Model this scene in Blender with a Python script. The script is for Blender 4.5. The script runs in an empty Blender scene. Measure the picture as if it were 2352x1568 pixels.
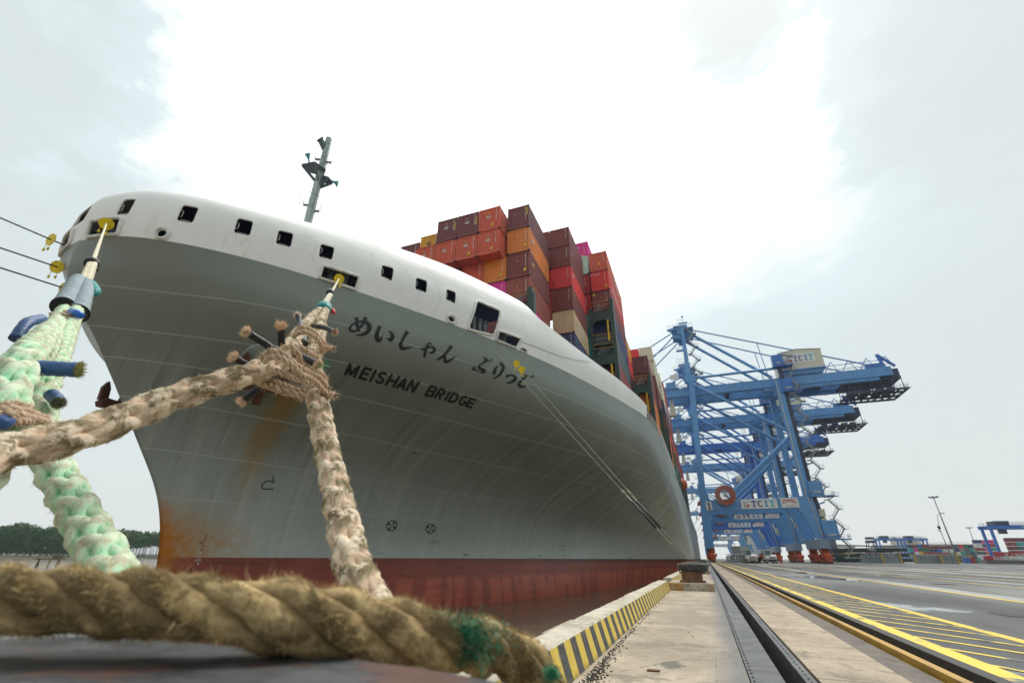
import bpy, bmesh, math, random
from mathutils import Vector, Matrix, noise
from mathutils.bvhtree import BVHTree
from mathutils.geometry import delaunay_2d_cdt
R = math.radians
scene = bpy.context.scene
col = scene.collection
# ---------------------------------------------------------------- camera
CAMZ = 1.05
FPX, CXP, CYP = 1037.0, 1176.0, 784.0          # focal length and centre in a 2352 px wide frame
def _c3(x, y): return Vector((x - CXP, -(y - CYP), -FPX))
_u = Vector((.0094, 1, -493 / FPX)).normalized()
_q = _c3(1622, 1284); _q = (_q - _q.dot(_u) * _u).normalized()
_x = _q.cross(_u)
ROT = Matrix((_x, _q, _u))                      # camera -> world
CAM = Vector((0, 0, CAMZ))
cam_data = bpy.data.cameras.new('camera')
cam = bpy.data.objects.new('camera', cam_data); col.objects.link(cam)
cam.matrix_world = Matrix.Translation(CAM) @ ROT.to_4x4()
cam_data.sensor_width = 36; cam_data.lens = FPX / 2352 * 36
cam_data.clip_start = .02; cam_data.clip_end = 6000
cam_data.dof.use_dof = True; cam_data.dof.focus_distance = 3.4; cam_data.dof.aperture_fstop = 2.8
scene.camera = cam
scene.render.resolution_x = 1024; scene.render.resolution_y = 682
def ray(x, y): return ROT @ _c3(x, y)
def atZ(x, y, z): r = ray(x, y); return CAM + r * ((z - CAMZ) / r.z)
def atX(x, y, v): r = ray(x, y); return CAM + r * (v / r.x)
def atY(x, y, v): r = ray(x, y); return CAM + r * (v / r.y)
def P(x, y, d): return CAM + ray(x, y) * (d / FPX)
def Q(x0, y0, s): return lambda x, y: ((x0 + x / s) / 1.7412, (y0 + y / s) / 1.7412)
# ---------------------------------------------------------------- world and sun
world = bpy.data.worlds.new('World'); scene.world = world; world.use_nodes = True
wn, wl = world.node_tree.nodes, world.node_tree.links; wn.clear()
def wnode(t, **k):
    n = wn.new(t)
    for a, b in k.items(): setattr(n, a, b)
    return n
SUN_EL, SUN_AZ = 62, 20
sky = wnode('ShaderNodeTexSky', sky_type='NISHITA'); sky.sun_disc = False
sky.sun_elevation = R(SUN_EL); sky.sun_rotation = R(SUN_AZ); sky.dust_density = 4
tc = wnode('ShaderNodeTexCoord')
sep = wnode('ShaderNodeSeparateXYZ'); wl.new(tc.outputs['Generated'], sep.inputs[0])
def wmath(op, a, b=None, c=None):
    n = wnode('ShaderNodeMath', operation=op)
    for i, v in enumerate((a, b, c)):
        if v is None: continue
        if isinstance(v, (int, float)): n.inputs[i].default_value = v
        else: wl.new(v, n.inputs[i])
    return n.outputs[0]
nz = wnode('ShaderNodeTexNoise'); nz.inputs['Scale'].default_value = 1.6; nz.inputs['Detail'].default_value = 6; nz.inputs['Roughness'].default_value = .55
mp = wnode('ShaderNodeMapping'); mp.inputs['Scale'].default_value = (1, 1, 2.2); mp.inputs['Location'].default_value = (3.1, .4, .2)
wl.new(tc.outputs['Generated'], mp.inputs[0]); wl.new(mp.outputs[0], nz.inputs['Vector'])
# bright core of the overcast around the hidden sun
core = wnode('ShaderNodeVectorMath', operation='DOT_PRODUCT'); wl.new(tc.outputs['Generated'], core.inputs[0])
cd = ray(1080, 180).normalized(); core.inputs[1].default_value = cd
t = wmath('ADD', wmath('MULTIPLY', wmath('SUBTRACT', nz.outputs['Fac'], .5), .42), core.outputs['Value'])
def cloud(px, py, r0, amt):                        # a darker cloud bank in a given direction
    dn = wnode('ShaderNodeVectorMath', operation='DOT_PRODUCT'); wl.new(tc.outputs['Generated'], dn.inputs[0]); dn.inputs[1].default_value = ray(px, py).normalized()
    f = wmath('DIVIDE', wmath('SUBTRACT', dn.outputs['Value'], math.cos(R(r0))), 1 - math.cos(R(r0)))
    n2 = wnode('ShaderNodeTexNoise'); n2.inputs['Scale'].default_value = 7; n2.inputs['Detail'].default_value = 7; n2.inputs['Roughness'].default_value = .62; wl.new(mp.outputs[0], n2.inputs['Vector'])
    k = wmath('MULTIPLY', wmath('ADD', f, wmath('MULTIPLY', wmath('SUBTRACT', n2.outputs['Fac'], .55), 2.4)), amt); c = wnode('ShaderNodeClamp'); wl.new(k, c.inputs[0]); c.inputs['Max'].default_value = amt
    return c.outputs[0]
for a_ in ((1680, 70, 6, .34), (40, 60, 14, .22), (40, 650, 13, .14), (2300, 1150, 13, .08), (2250, 100, 14, .14)): t = wmath('SUBTRACT', t, cloud(*a_))
rp = wnode('ShaderNodeValToRGB'); wl.new(t, rp.inputs[0])
e = rp.color_ramp.elements
e[0].position = .30; e[0].color = (.345, .375, .38, 1)
e[1].position = 1.0; e[1].color = (2.2, 2.25, 2.25, 1)
for pos, c in ((.50, (.375, .41, .41)), (.66, (.385, .428, .435)), (.76, (.415, .465, .475)), (.84, (.60, .64, .64)), (.91, (1.0, 1.02, 1.02))):
    k = rp.color_ramp.elements.new(pos); k.color = (*c, 1)
hor = wmath('SUBTRACT', 1.0, wmath('MULTIPLY', wmath('ABSOLUTE', sep.outputs[2]), 3.2)); 
horc = wnode('ShaderNodeClamp'); wl.new(hor, horc.inputs[0])
mixh = wnode('ShaderNodeMix', data_type='RGBA'); wl.new(horc.outputs[0], mixh.inputs['Factor'])
wl.new(rp.outputs[0], mixh.inputs[6]); mixh.inputs[7].default_value = (.42, .445, .435, 1)
bgc = wnode('ShaderNodeBackground'); wl.new(mixh.outputs[2], bgc.inputs[0]); bgc.inputs[1].default_value = 1.0
bgs = wnode('ShaderNodeBackground'); wl.new(sky.outputs[0], bgs.inputs[0]); bgs.inputs[1].default_value = .05
mx = wnode('ShaderNodeMixShader'); mx.inputs[0].default_value = .94
wl.new(bgs.outputs[0], mx.inputs[1]); wl.new(bgc.outputs[0], mx.inputs[2])
wo = wnode('ShaderNodeOutputWorld'); wl.new(mx.outputs[0], wo.inputs[0])
sun_data = bpy.data.lights.new('sun', 'SUN'); sun = bpy.data.objects.new('sun', sun_data); col.objects.link(sun)
sun_data.energy = 1.3; sun_data.angle = R(18); sun_data.color = (1, .97, .92)
sd = Vector((math.sin(R(SUN_AZ)) * math.cos(R(SUN_EL)), math.cos(R(SUN_AZ)) * math.cos(R(SUN_EL)), math.sin(R(SUN_EL))))
sun.rotation_euler = sd.to_track_quat('Z', 'Y').to_euler()
scene.view_settings.view_transform = 'Standard'; scene.view_settings.look = 'None'
scene.view_settings.exposure = .98; scene.view_settings.gamma = 1
scene.cycles.max_bounces = 6
scene.cycles.volume_bounces = 0
# ---------------------------------------------------------------- helpers
random.seed(7)
def tag(o, label=None, cat=None, group=None, kind=None):
    if label: o['label'] = label
    if cat: o['category'] = cat
    if group: o['group'] = group
    if kind: o['kind'] = kind
    return o
def empty(name, loc=(0, 0, 0), rz=0, label=None, cat=None, group=None):
    o = bpy.data.objects.new(name, None); col.objects.link(o); o.location = loc; o.rotation_euler = (0, 0, rz)
    o.empty_display_size = .1
    return tag(o, label, cat, group)
def copy_tree(o, parent=None):
    c = o.copy(); col.objects.link(c); c.parent = parent
    for ch in o.children: copy_tree(ch, c)
    return c
class MB:
    def __init__(s): s.v = []; s.f = []; s.a = []
    def add(s, vs, fs):
        b = len(s.v); s.v += [tuple(v) for v in vs]; s.f += [tuple(b + i for i in f) for f in fs]; return s
    def box(s, x0, x1, y0, y1, z0, z1):
        return s.add([(x0, y0, z0), (x1, y0, z0), (x1, y1, z0), (x0, y1, z0), (x0, y0, z1), (x1, y0, z1), (x1, y1, z1), (x0, y1, z1)],
                     [(0, 3, 2, 1), (4, 5, 6, 7), (0, 1, 5, 4), (1, 2, 6, 5), (2, 3, 7, 6), (3, 0, 4, 7)])
    def beam(s, p, q, w, h=None, up=(0, 0, 1)):
        p, q = Vector(p), Vector(q); h = h or w; d = (q - p).normalized(); up = Vector(up)
        if abs(d.dot(up)) > .98: up = Vector((0, 1, 0))
        a = d.cross(up).normalized() * w / 2; b = a.cross(d).normalized() * h / 2
        vs = [p - a - b, p + a - b, p + a + b, p - a + b, q - a - b, q + a - b, q + a + b, q - a + b]
        return s.add(vs, [(0, 3, 2, 1), (4, 5, 6, 7), (0, 1, 5, 4), (1, 2, 6, 5), (2, 3, 7, 6), (3, 0, 4, 7)])
    def tube(s, pts, r, n=6, cap=True, closed=False):
        pts = [Vector(p) for p in pts]; m = len(pts); rs = r if isinstance(r, (list, tuple)) else [r] * m
        d0 = (pts[1] - pts[0]).normalized(); ref = Vector((0, 0, 1)) if abs(d0.z) < .9 else Vector((1, 0, 0))
        a = d0.cross(ref).normalized(); vs = []
        for i, p in enumerate(pts):
            if closed: d = pts[(i + 1) % m] - pts[i - 1]
            else: d = pts[min(i + 1, m - 1)] - pts[max(i - 1, 0)]
            if d.length < 1e-9: d = d0
            d = d.normalized(); a = a - a.dot(d) * d
            a = a.normalized() if a.length > 1e-6 else d.orthogonal().normalized()
            b = d.cross(a)
            for k in range(n):
                th = 2 * math.pi * k / n; vs.append(p + (a * math.cos(th) + b * math.sin(th)) * rs[i])
        fs = []
        for i in range(m if closed else m - 1):
            j = (i + 1) % m
            for k in range(n): fs.append((i * n + k, i * n + (k + 1) % n, j * n + (k + 1) % n, j * n + k))
        if cap and not closed: fs.append(tuple(range(n))[::-1]); fs.append(tuple((m - 1) * n + k for k in range(n)))
        return s.add(vs, fs)
    def prism(s, poly, y0, y1, axis='y'):
        n = len(poly)
        f = {'y': lambda a, b, c: (a, c, b), 'x': lambda a, b, c: (c, a, b), 'z': lambda a, b, c: (a, b, c)}[axis]
        vs = [f(a, b, y0) for a, b in poly] + [f(a, b, y1) for a, b in poly]
        fs = [tuple(range(n)), tuple(range(2 * n - 1, n - 1, -1))] + [(i, i + n, (i + 1) % n + n, (i + 1) % n) for i in range(n)]
        return s.add(vs, fs)
    def disc(s, c, nrm, r, th, n=24, r2=0):
        c = Vector(c); nrm = Vector(nrm).normalized(); a = nrm.orthogonal().normalized(); b = nrm.cross(a); vs = []
        for q in (0, 1):
            for k in range(n):
                t = 2 * math.pi * k / n; vs.append(c + nrm * th * (q - .5) + (a * math.cos(t) + b * math.sin(t)) * r)
        if not r2: return s.add(vs, [tuple(range(n))[::-1], tuple(range(n, 2 * n))] + [(k, (k + 1) % n, n + (k + 1) % n, n + k) for k in range(n)])
        for q in (0, 1):
            for k in range(n):
                t = 2 * math.pi * k / n; vs.append(c + nrm * th * (q - .5) + (a * math.cos(t) + b * math.sin(t)) * r2)
        fs = []
        for k in range(n):
            j = (k + 1) % n
            fs += [(k, j, n + j, n + k), (2 * n + j, 2 * n + k, 3 * n + k, 3 * n + j), (j, k, 2 * n + k, 2 * n + j), (n + k, n + j, 3 * n + j, 3 * n + k)]
        return s.add(vs, fs)
    def build(s, name, m, parent=None, smooth=False, fix=True, angle=None):
        me = bpy.data.meshes.new(name); me.from_pydata(s.v, [], s.f); me.update()
        if fix:
            bm = bmesh.new(); bm.from_mesh(me); bmesh.ops.recalc_face_normals(bm, faces=bm.faces); bm.to_mesh(me); bm.free()
        if smooth or angle:
            me.polygons.foreach_set('use_smooth', [True] * len(me.polygons))
            if angle: me.set_sharp_from_angle(angle=R(angle))
        o = bpy.data.objects.new(name, me); col.objects.link(o); me.materials.append(m)
        if parent: o.parent = parent
        if s.a:
            at = me.attributes.new('crown', 'FLOAT', 'POINT'); at.data.foreach_set('value', s.a + [0.0] * (len(s.v) - len(s.a)))
        return o
def spline(pts, n):
    """Catmull-Rom through pts (vectors), n samples per span"""
    pts = [Vector(p) for p in pts]; out = []
    for i in range(len(pts) - 1):
        p0 = pts[i - 1] if i else pts[0] * 2 - pts[1]; p1, p2 = pts[i], pts[i + 1]; p3 = pts[i + 2] if i + 2 < len(pts) else p2 * 2 - p1
        for k in range(n):
            t = k / n
            out.append(.5 * ((2 * p1) + (p2 - p0) * t + (2 * p0 - 5 * p1 + 4 * p2 - p3) * t * t + (3 * p1 - p0 - 3 * p2 + p3) * t ** 3))
    out.append(pts[-1]); return out
def resample(pts, step):
    out = [pts[0]]; acc = 0
    for a, b in zip(pts, pts[1:]):
        L = (b - a).length; t = step - acc
        while t <= L: out.append(a.lerp(b, t / L)); t += step
        acc = L - (t - step)
    return out
# ---------------------------------------------------------------- materials
class NT:
    def __init__(s, name):
        s.m = bpy.data.materials.new(name); s.m.use_nodes = True; s.n = s.m.node_tree.nodes; s.l = s.m.node_tree.links
        s.b = s.n['Principled BSDF']; s.tc = s.n.new('ShaderNodeTexCoord'); s.obj = s.tc.outputs['Object']
    def node(s, t, **k):
        n = s.n.new(t)
        for a, b in k.items(): setattr(n, a, b)
        return n
    def put(s, sock, v):
        if isinstance(v, bpy.types.NodeSocket): s.l.new(v, sock)
        elif isinstance(v, (tuple, list)) and len(v) == 3 and sock.type == 'RGBA': sock.default_value = (*v, 1)
        else: sock.default_value = v
    def map(s, scale=(1, 1, 1), rot=(0, 0, 0), loc=(0, 0, 0), vec=None):
        m = s.node('ShaderNodeMapping'); s.l.new(vec or s.obj, m.inputs[0])
        m.inputs['Scale'].default_value = scale; m.inputs['Rotation'].default_value = rot; m.inputs['Location'].default_value = loc
        return m.outputs[0]
    def noise(s, scale, detail=4, rough=.55, vec=None, dist=0):
        n = s.node('ShaderNodeTexNoise'); s.l.new(vec or s.obj, n.inputs['Vector'])
        n.inputs['Scale'].default_value = scale; n.inputs['Detail'].default_value = detail; n.inputs['Roughness'].default_value = rough
        n.inputs['Distortion'].default_value = dist
        return n.outputs['Fac']
    def math(s, op, a, b=None, c=None, clamp=False):
        n = s.node('ShaderNodeMath', operation=op, use_clamp=clamp)
        for i, v in enumerate((a, b, c)):
            if v is not None: s.put(n.inputs[i], v)
        return n.outputs[0]
    def ramp(s, f, stops, interp='LINEAR'):
        r = s.node('ShaderNodeValToRGB'); r.color_ramp.interpolation = interp; s.l.new(f, r.inputs[0]); el = r.color_ramp.elements
        el[0].position, el[1].position = stops[0][0], stops[-1][0]
        cc = lambda c: (c, c, c, 1) if isinstance(c, (int, float)) else (*c, 1)
        el[0].color, el[1].color = cc(stops[0][1]), cc(stops[-1][1])
        for p, c in stops[1:-1]: k = el.new(p); k.color = cc(c)
        return r.outputs[0]
    def mix(s, f, a, b, mode='MIX'):
        n = s.node('ShaderNodeMix', data_type='RGBA', blend_type=mode)
        s.put(n.inputs['Factor'], f); s.put(n.inputs[6], a); s.put(n.inputs[7], b); return n.outputs[2]
    def xyz(s, vec=None):
        n = s.node('ShaderNodeSeparateXYZ'); s.l.new(vec or s.obj, n.inputs[0]); return n.outputs
    def bump(s, h, strength=.3, dist=.01):
        n = s.node('ShaderNodeBump'); n.inputs['Strength'].default_value = strength; n.inputs['Distance'].default_value = dist
        s.l.new(h, n.inputs['Height']); s.l.new(n.outputs[0], s.b.inputs['Normal'])
    def base(s, c, rough=.6, metal=0.0, spec=None):
        s.put(s.b.inputs['Base Color'], c); s.put(s.b.inputs['Roughness'], rough); s.put(s.b.inputs['Metallic'], metal)
        if spec is not None: s.b.inputs['Specular IOR Level'].default_value = spec
        return s.m
def mat(name, c, rough=.6, metal=0.0, var=.25, scale=3.0, bump=0, bscale=40, dirt=None, dirtamt=.5):
    t = NT(name); n = t.noise(scale, 5, .6)
    k = t.mix(t.ramp(n, [(.3, 0), (.7, 1)]), tuple(x * (1 - var) for x in c), tuple(min(1, x * (1 + var)) for x in c))
    if dirt:
        n2 = t.noise(scale * .43, 8, .68, vec=t.map((1, 1, .35), loc=(5, 2, 1)))
        k = t.mix(t.math('MULTIPLY', t.ramp(n2, [(.52, 0), (.72, 1)]), dirtamt), k, dirt)
    if bump: t.bump(t.noise(bscale, 4), bump, .01)
    return t.base(k, rough, metal)
RUST = (.16, .05, .015)
M = {}
M['black'] = mat('black_paint', (.012, .012, .014), .5)
M['dark'] = mat('dark_steel', (.03, .032, .035), .6, dirt=RUST, dirtamt=.3)
M['steel'] = mat('bare_steel', (.28, .29, .30), .45, .6, bump=.2)
M['white'] = mat('white_paint', (.72, .72, .68), .5, dirt=(.3, .2, .1), dirtamt=.3)
M['grey'] = mat('grey_paint', (.25, .27, .27), .5)
M['yellow'] = mat('yellow_paint', (.75, .50, .02), .5, dirt=(.2, .12, .02), dirtamt=.4)
M['crane'] = mat('crane_blue', (.10, .29, .58), .45, var=.15, scale=.5, dirt=(.14, .22, .33), dirtamt=.55)
M['crane_royal'] = mat('crane_royal_blue', (.03, .15, .50), .4, var=.15, scale=.5)
M['crane_dark'] = mat('crane_dark_steel', (.035, .05, .09), .6, var=.3)  # dark blue-grey steel for cross ties, lattice and cables
M['crane_pale'] = mat('crane_sill_paint', (.20, .28, .36), .5, var=.15, scale=.6)
M['orange'] = mat('bogie_orange', (.50, .085, .02), .55, dirt=(.06, .03, .02), dirtamt=.7, scale=1.2)
M['beige'] = mat('house_cladding', (.62, .59, .48), .6, var=.06)
M['lgreen'] = mat('lashing_green', (.028, .065, .058), .5, dirt=(.12, .09, .06), dirtamt=.25)
M['red'] = mat('red_paint', (.5, .02, .02), .5)
M['text_dark'] = mat('text_navy', (.02, .035, .12), .5)
M['text_blue'] = mat('text_blue', (.03, .22, .5), .5)
M['text_teal'] = mat('text_teal', (.03, .38, .48), .5)
M['text_red'] = mat('text_red', (.55, .03, .03), .5)
M['glass'] = mat('window_glass', (.05, .09, .10), .1)
def flat_text(s, size, m, parent=None, name='lettering', extrude=.01, align='CENTER', bold=0):
    cu = bpy.data.curves.new(name, 'FONT'); cu.body = s; cu.size = size; cu.align_x = align; cu.align_y = 'CENTER'; cu.extrude = extrude; cu.offset = bold
    tmp = bpy.data.objects.new('tmp', cu); col.objects.link(tmp)
    bpy.context.view_layer.update()
    me = bpy.data.meshes.new_from_object(tmp.evaluated_get(bpy.context.evaluated_depsgraph_get()))
    bpy.data.objects.remove(tmp); bpy.data.curves.remove(cu)
    me.materials.clear(); me.materials.append(m)
    o = bpy.data.objects.new(name, me); col.objects.link(o); o.parent = parent
    return o
# ================================================================ SHIP
CX = -26.4
ZS = 14.8                                          # paint line / sheer
HB = [0, .5, 1, 2, 3, 4.5, 6, 8, 10, 12, 14, 16, 18, 20, 22, 23.5, 24.15]
LV = {
 -6.5: [20, 22, 24, 28.5, 33, 39, 44, 50.5, 58, 67, 77, 88, 100, 113, 127, 139, 150],
 -3.0: [18.6, 20, 22, 26, 30.5, 36.3, 41.3, 47.6, 54.5, 62.3, 72, 82.5, 94, 107, 121, 133, 145],
 1.5: [17.9, 19.2, 20.8, 25, 30, 37, 42.5, 49.5, 57, 63.5, 71, 79, 87.5, 97, 108, 119, 131],
 3.8: [16.8, 17.9, 19.2, 23, 28.7, 35.8, 41.5, 48.5, 55.5, 61.5, 68, 74.5, 81.5, 89.5, 99, 109, 120],
 6.1: [15.1, 15.8, 16.7, 19.9, 25.2, 31.2, 36.5, 42.6, 48.5, 53.5, 58.8, 64.3, 70.5, 77.5, 86.5, 95.5, 106],
 8.4: [13.35, 13.5, 13.9, 15.3, 17.8, 22.0, 26.3, 31.9, 37.0, 42.0, 47, 52, 57.5, 64, 72.5, 81, 92],
 10.1: [11.95, 11.95, 12.0, 12.2, 12.9, 14.6, 17.6, 22.2, 26.6, 31.2, 35.6, 40.2, 45.2, 51.3, 59, 67.5, 80],
 11.35: [10.75, 10.75, 10.78, 10.9, 11.2, 12.1, 13.6, 17, 20.9, 25, 28.9, 33, 37.6, 43.4, 50.5, 59.5, 72],
 13.0: [9.55, 9.58, 9.65, 9.8, 10.1, 10.8, 12.1, 14.6, 17.9, 21.5, 25.2, 29.3, 33.8, 39.4, 46.2, 53.5, 65],
 14.8: [8.88, 8.9, 8.95, 9.1, 9.35, 10.15, 11.4, 13.6, 16.5, 19.8, 23.3, 27.3, 31.9, 37.5, 44.2, 50.2, 60]}
def _rescale():
    global HB
    K = .97; f = pchip(HB, LV[14.8]); out = {z: [v * K for v in ys] if z > 0 else [v * K for v in ys] for z, ys in LV.items() if z < 14}
    out = {1.05 + (z - 1.05) * K: ys for z, ys in out.items()}
    for z_, new in ((12.6415, [9.15, 9.42, 9.74, 10.4, 11.1, 12.1, 13.1, 14.9, 17.5]), (11.041, [10.8, 11.1, 11.45, 12.15, 12.9, 14.0, 15.2, 17.4, 20.5]), (9.8285, [11.8, 12.1, 12.5, 13.35, 14.3, 16.0, 18.1, 21.9, 25.8]),
                    (8.1795, [13.1, 13.5, 14.0, 15.4, 17.2, 20.3, 23.9, 29.6, 35.2]), (5.9485, [14.85, 15.6, 16.6, 19.2, 22.6, 28, 33.2, 40, 46.3]), (3.7175, [16.5, 17.4, 18.6, 22, 26.4, 33, 38.8, 46.2, 53.4])):
        k = min(out, key=lambda q: abs(q - z_)); out[k] = new + out[k][9:]
    HB = [h * K for h in HB]; out[14.8] = [f(h + .8) for h in HB]; return out
LZ = None
def pchip(xs, ys):
    n = len(xs); h = [xs[i + 1] - xs[i] for i in range(n - 1)]; dl = [(ys[i + 1] - ys[i]) / h[i] for i in range(n - 1)]
    m = [0] * n; m[0], m[-1] = dl[0], dl[-1]
    for i in range(1, n - 1):
        if dl[i - 1] * dl[i] > 0:
            w1, w2 = 2 * h[i] + h[i - 1], h[i] + 2 * h[i - 1]; m[i] = (w1 + w2) / (w1 / dl[i - 1] + w2 / dl[i])
    def f(x):
        x = min(max(x, xs[0]), xs[-1]); i = 0
        while i < n - 2 and x > xs[i + 1]: i += 1
        t = (x - xs[i]) / h[i]
        return ((2 * t ** 3 - 3 * t * t + 1) * ys[i] + (t ** 3 - 2 * t * t + t) * h[i] * m[i] + (-2 * t ** 3 + 3 * t * t) * ys[i + 1] + (t ** 3 - t * t) * h[i] * m[i + 1])
    return f
LV = _rescale(); LZ = sorted(LV); HMAX = HB[-1]
colz = [pchip(LZ, [LV[z][k] for z in LZ]) for k in range(len(HB))]
NS = 4                                             # subdivisions per hb interval
cols_hb = []
for k in range(len(HB) - 1): cols_hb += [HB[k] + (HB[k + 1] - HB[k]) * j / NS for j in range(NS)]
cols_hb.append(HB[-1])
def row(z):
    ys = [(sum(colz[k](z + dz) * w for dz, w in ((-.9, .14), (-.45, .22), (0, .28), (.45, .22), (.9, .14))) if -3 < z < 13.2 else colz[k](z)) for k in range(len(HB))]
    f = pchip(HB, ys); r = [f(h) for h in cols_hb]
    return r
YEND = 330
rows_z = [-6.5, -5, -4, -3, -2, -1.2, -.5, .2, .85]
rows_z2 = [.85 + (ZS - .85) * i / 56 for i in range(57)]
def hull_mesh(zs, flip=False):
    mb = MB(); grid = []
    for z in zs:
        ys = row(z); r = []
        for h, y in zip(cols_hb, ys): r.append((h, y, z))
        for t in (.04, .1, .2, .35, .55, .8, 1): r.append((HMAX, ys[-1] + (YEND - ys[-1]) * t, z))
        full = [(CX - h, y, zz) for h, y, zz in r[:0:-1]] + [(CX + h, y, zz) for h, y, zz in r]
        grid.append(full)
    n = len(grid[0]); mb.v = [p for g in grid for p in g]
    mb.f = [(i * n + k, i * n + k + 1, (i + 1) * n + k + 1, (i + 1) * n + k) for i in range(len(grid) - 1) for k in range(n - 1)]
    return mb
ship = empty('container_ship', (CX, 9, -3), label='huge grey hulled container ship with white bow moored along the quay', cat='ship')
bpy.context.view_layer.update()
def sp(o):                                         # parent to the ship keeping world coordinates
    o.parent = ship; o.matrix_parent_inverse = Matrix.Translation(ship.location).inverted(); return o
def rmask(t): return t.ramp(t.noise(.22, 5, .65, vec=t.map(loc=(9, 1, 2))), [(.52, 0), (.60, 1)])
def hull_material():
    t = NT('hull_topside_grey'); x, y, z = t.xyz()
    s = t.math('ADD', t.math('MULTIPLY', x, .38), t.math('MULTIPLY', y, .925))
    cv = t.node('ShaderNodeCombineXYZ'); t.l.new(s, cv.inputs[0]); t.l.new(t.math('MULTIPLY', z, .05), cv.inputs[1])
    st = cv.outputs[0]
    n1 = t.noise(.9, 7, .62, vec=st); n2 = t.noise(3.4, 6, .7, vec=st); big = t.noise(.09, 4, .5)
    c = t.mix(t.ramp(big, [(.3, 0), (.7, 1)]), (.200, .236, .212), (.240, .275, .248))
    zf = t.ramp(t.math('DIVIDE', z, 15), [(.05, 1), (.45, .85), (.62, .5), (.8, .12), (1, 0)])     # streaks grow towards the water
    lo = t.ramp(n1, [(.5, 0), (.66, 1)]); c = t.mix(t.math('MULTIPLY', t.math('MULTIPLY', lo, zf), .6), c, (.40, .42, .36))
    hi = t.ramp(n2, [(.56, 0), (.72, 1)]); c = t.mix(t.math('MULTIPLY', t.math('MULTIPLY', hi, zf), .5), c, (.56, .60, .55))
    dk = t.ramp(t.noise(2.1, 6, .7, vec=t.map((1, 1, 1), loc=(9, 0, 3), vec=st)), [(.54, 0), (.7, 1)])
    zd = t.ramp(t.math('DIVIDE', z, 15), [(.05, .5), (.35, 1), (.62, .9), (.78, .1), (1, 0)]); c = t.mix(t.math('MULTIPLY', t.math('MULTIPLY', dk, zd), .7), c, (.10, .105, .065))
    # pale worn plating low on the bow, lightened further in place of bounced light
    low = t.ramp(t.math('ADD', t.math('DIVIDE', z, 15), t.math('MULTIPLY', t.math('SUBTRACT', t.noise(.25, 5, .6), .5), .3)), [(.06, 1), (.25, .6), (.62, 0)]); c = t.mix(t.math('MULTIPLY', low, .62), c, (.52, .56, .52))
    # rust run-off below the anchor, following the fall of the plating
    ds = t.math('ABSOLUTE', t.math('SUBTRACT', s, ANCH_S)); wv = t.math('ADD', ds, t.math('MULTIPLY', t.noise(1.2, 4, .6), -1.1))
    band = t.ramp(t.math('ADD', wv, .6), [(.35, 1), (1.0, 0)]); zz = t.ramp(t.math('DIVIDE', z, 15), [(.22, 0), (.42, .6), (ANCH_Z / 15 - .05, 1), (ANCH_Z / 15 + .005, 0)])
    c = t.mix(t.math('MULTIPLY', t.math('MULTIPLY', band, zz), .7), c, (.34, .155, .015))
    ye = t.ramp(t.math('ADD', t.math('MULTIPLY', wv, .45), .3), [(.3, 1), (.95, 0)])
    c = t.mix(t.math('MULTIPLY', t.math('MULTIPLY', ye, zz), .4), c, (.16, .14, .03))
    # rusted stem
    hb = t.math('ABSOLUTE', t.math('SUBTRACT', x, CX)); nn = t.noise(2.5, 6, .65)
    zy = t.ramp(t.math('DIVIDE', z, 15), [(.12, 1), (.27, 0)])
    fr = t.ramp(t.math('ADD', t.math('MULTIPLY', hb, .30), t.math('MULTIPLY', nn, .55)), [(.30, 1), (.75, 0)])
    c = t.mix(t.math('MULTIPLY', fr, zy), c, (.42, .17, .012))
    fr2 = t.ramp(t.math('ADD', t.math('MULTIPLY', hb, 1.1), t.math('MULTIPLY', nn, .5)), [(.25, 1), (.62, 0)])
    c = t.mix(t.math('MULTIPLY', fr2, zy), c, (.46, .14, .01))
    # weld seams: raised bead lines along the strakes
    seam = None
    for zl in (12.64, 11.04, 9.83, 8.18, 5.95, 3.72):
        d = t.math('LESS_THAN', t.math('ABSOLUTE', t.math('SUBTRACT', z, zl)), .022)
        seam = d if seam is None else t.math('MAXIMUM', seam, d)
    c = t.mix(t.math('MULTIPLY', seam, .8), c, (.42, .48, .46))
    butt = t.math('LESS_THAN', t.math('ABSOLUTE', t.math('SUBTRACT', t.math('MODULO', t.math('ADD', y, 4.3), 11.0), 5)), .03)
    c = t.mix(t.math('MULTIPLY', butt, .25), c, (.15, .18, .17))
    sf = t.ramp(t.noise(14, 6, .8, vec=t.map((.5, .5, 1.6))), [(.68, 0), (.70, 1)]); c = t.mix(t.math('MULTIPLY', t.math('MULTIPLY', sf, rmask(t)), .5), c, (.45, .47, .44))
    # scrape marks above the boot topping
    sc = t.ramp(t.noise(1.0, 6, .7, vec=t.map((.25, .25, 1.9), loc=(2, 7, 1))), [(.60, 0), (.66, 1)])
    c = t.mix(t.math('MULTIPLY', t.math('MULTIPLY', sc, t.ramp(t.math('DIVIDE', z, 15), [(.09, 1), (.2, 0)])), .7), c, (.07, .09, .08))
    rr_ = t.ramp(t.noise(6.5, 5, .75, vec=t.map((1, 1, 1), loc=(3, 8, 5), vec=st)), [(.66, 0), (.71, 1)]); rm = t.ramp(t.noise(.35, 4, .6, vec=t.map(loc=(4, 4, 4))), [(.50, 0), (.62, 1)])
    c = t.mix(t.math('MULTIPLY', t.math('MULTIPLY', rr_, rm), .6), c, (.24, .13, .05))
    fr_ = t.math('SINE', t.math('MULTIPLY', y, 7.6)); fz = t.math('SINE', t.math('MULTIPLY', z, 5.2))
    h = t.math('ADD', t.math('ADD', t.noise(.55, 3, .5), t.math('MULTIPLY', seam, .12)), t.math('MULTIPLY', t.math('MULTIPLY', fr_, fz), t.math('MULTIPLY', t.noise(.2, 3, .5), .045))); t.bump(h, .38, .12)
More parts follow.
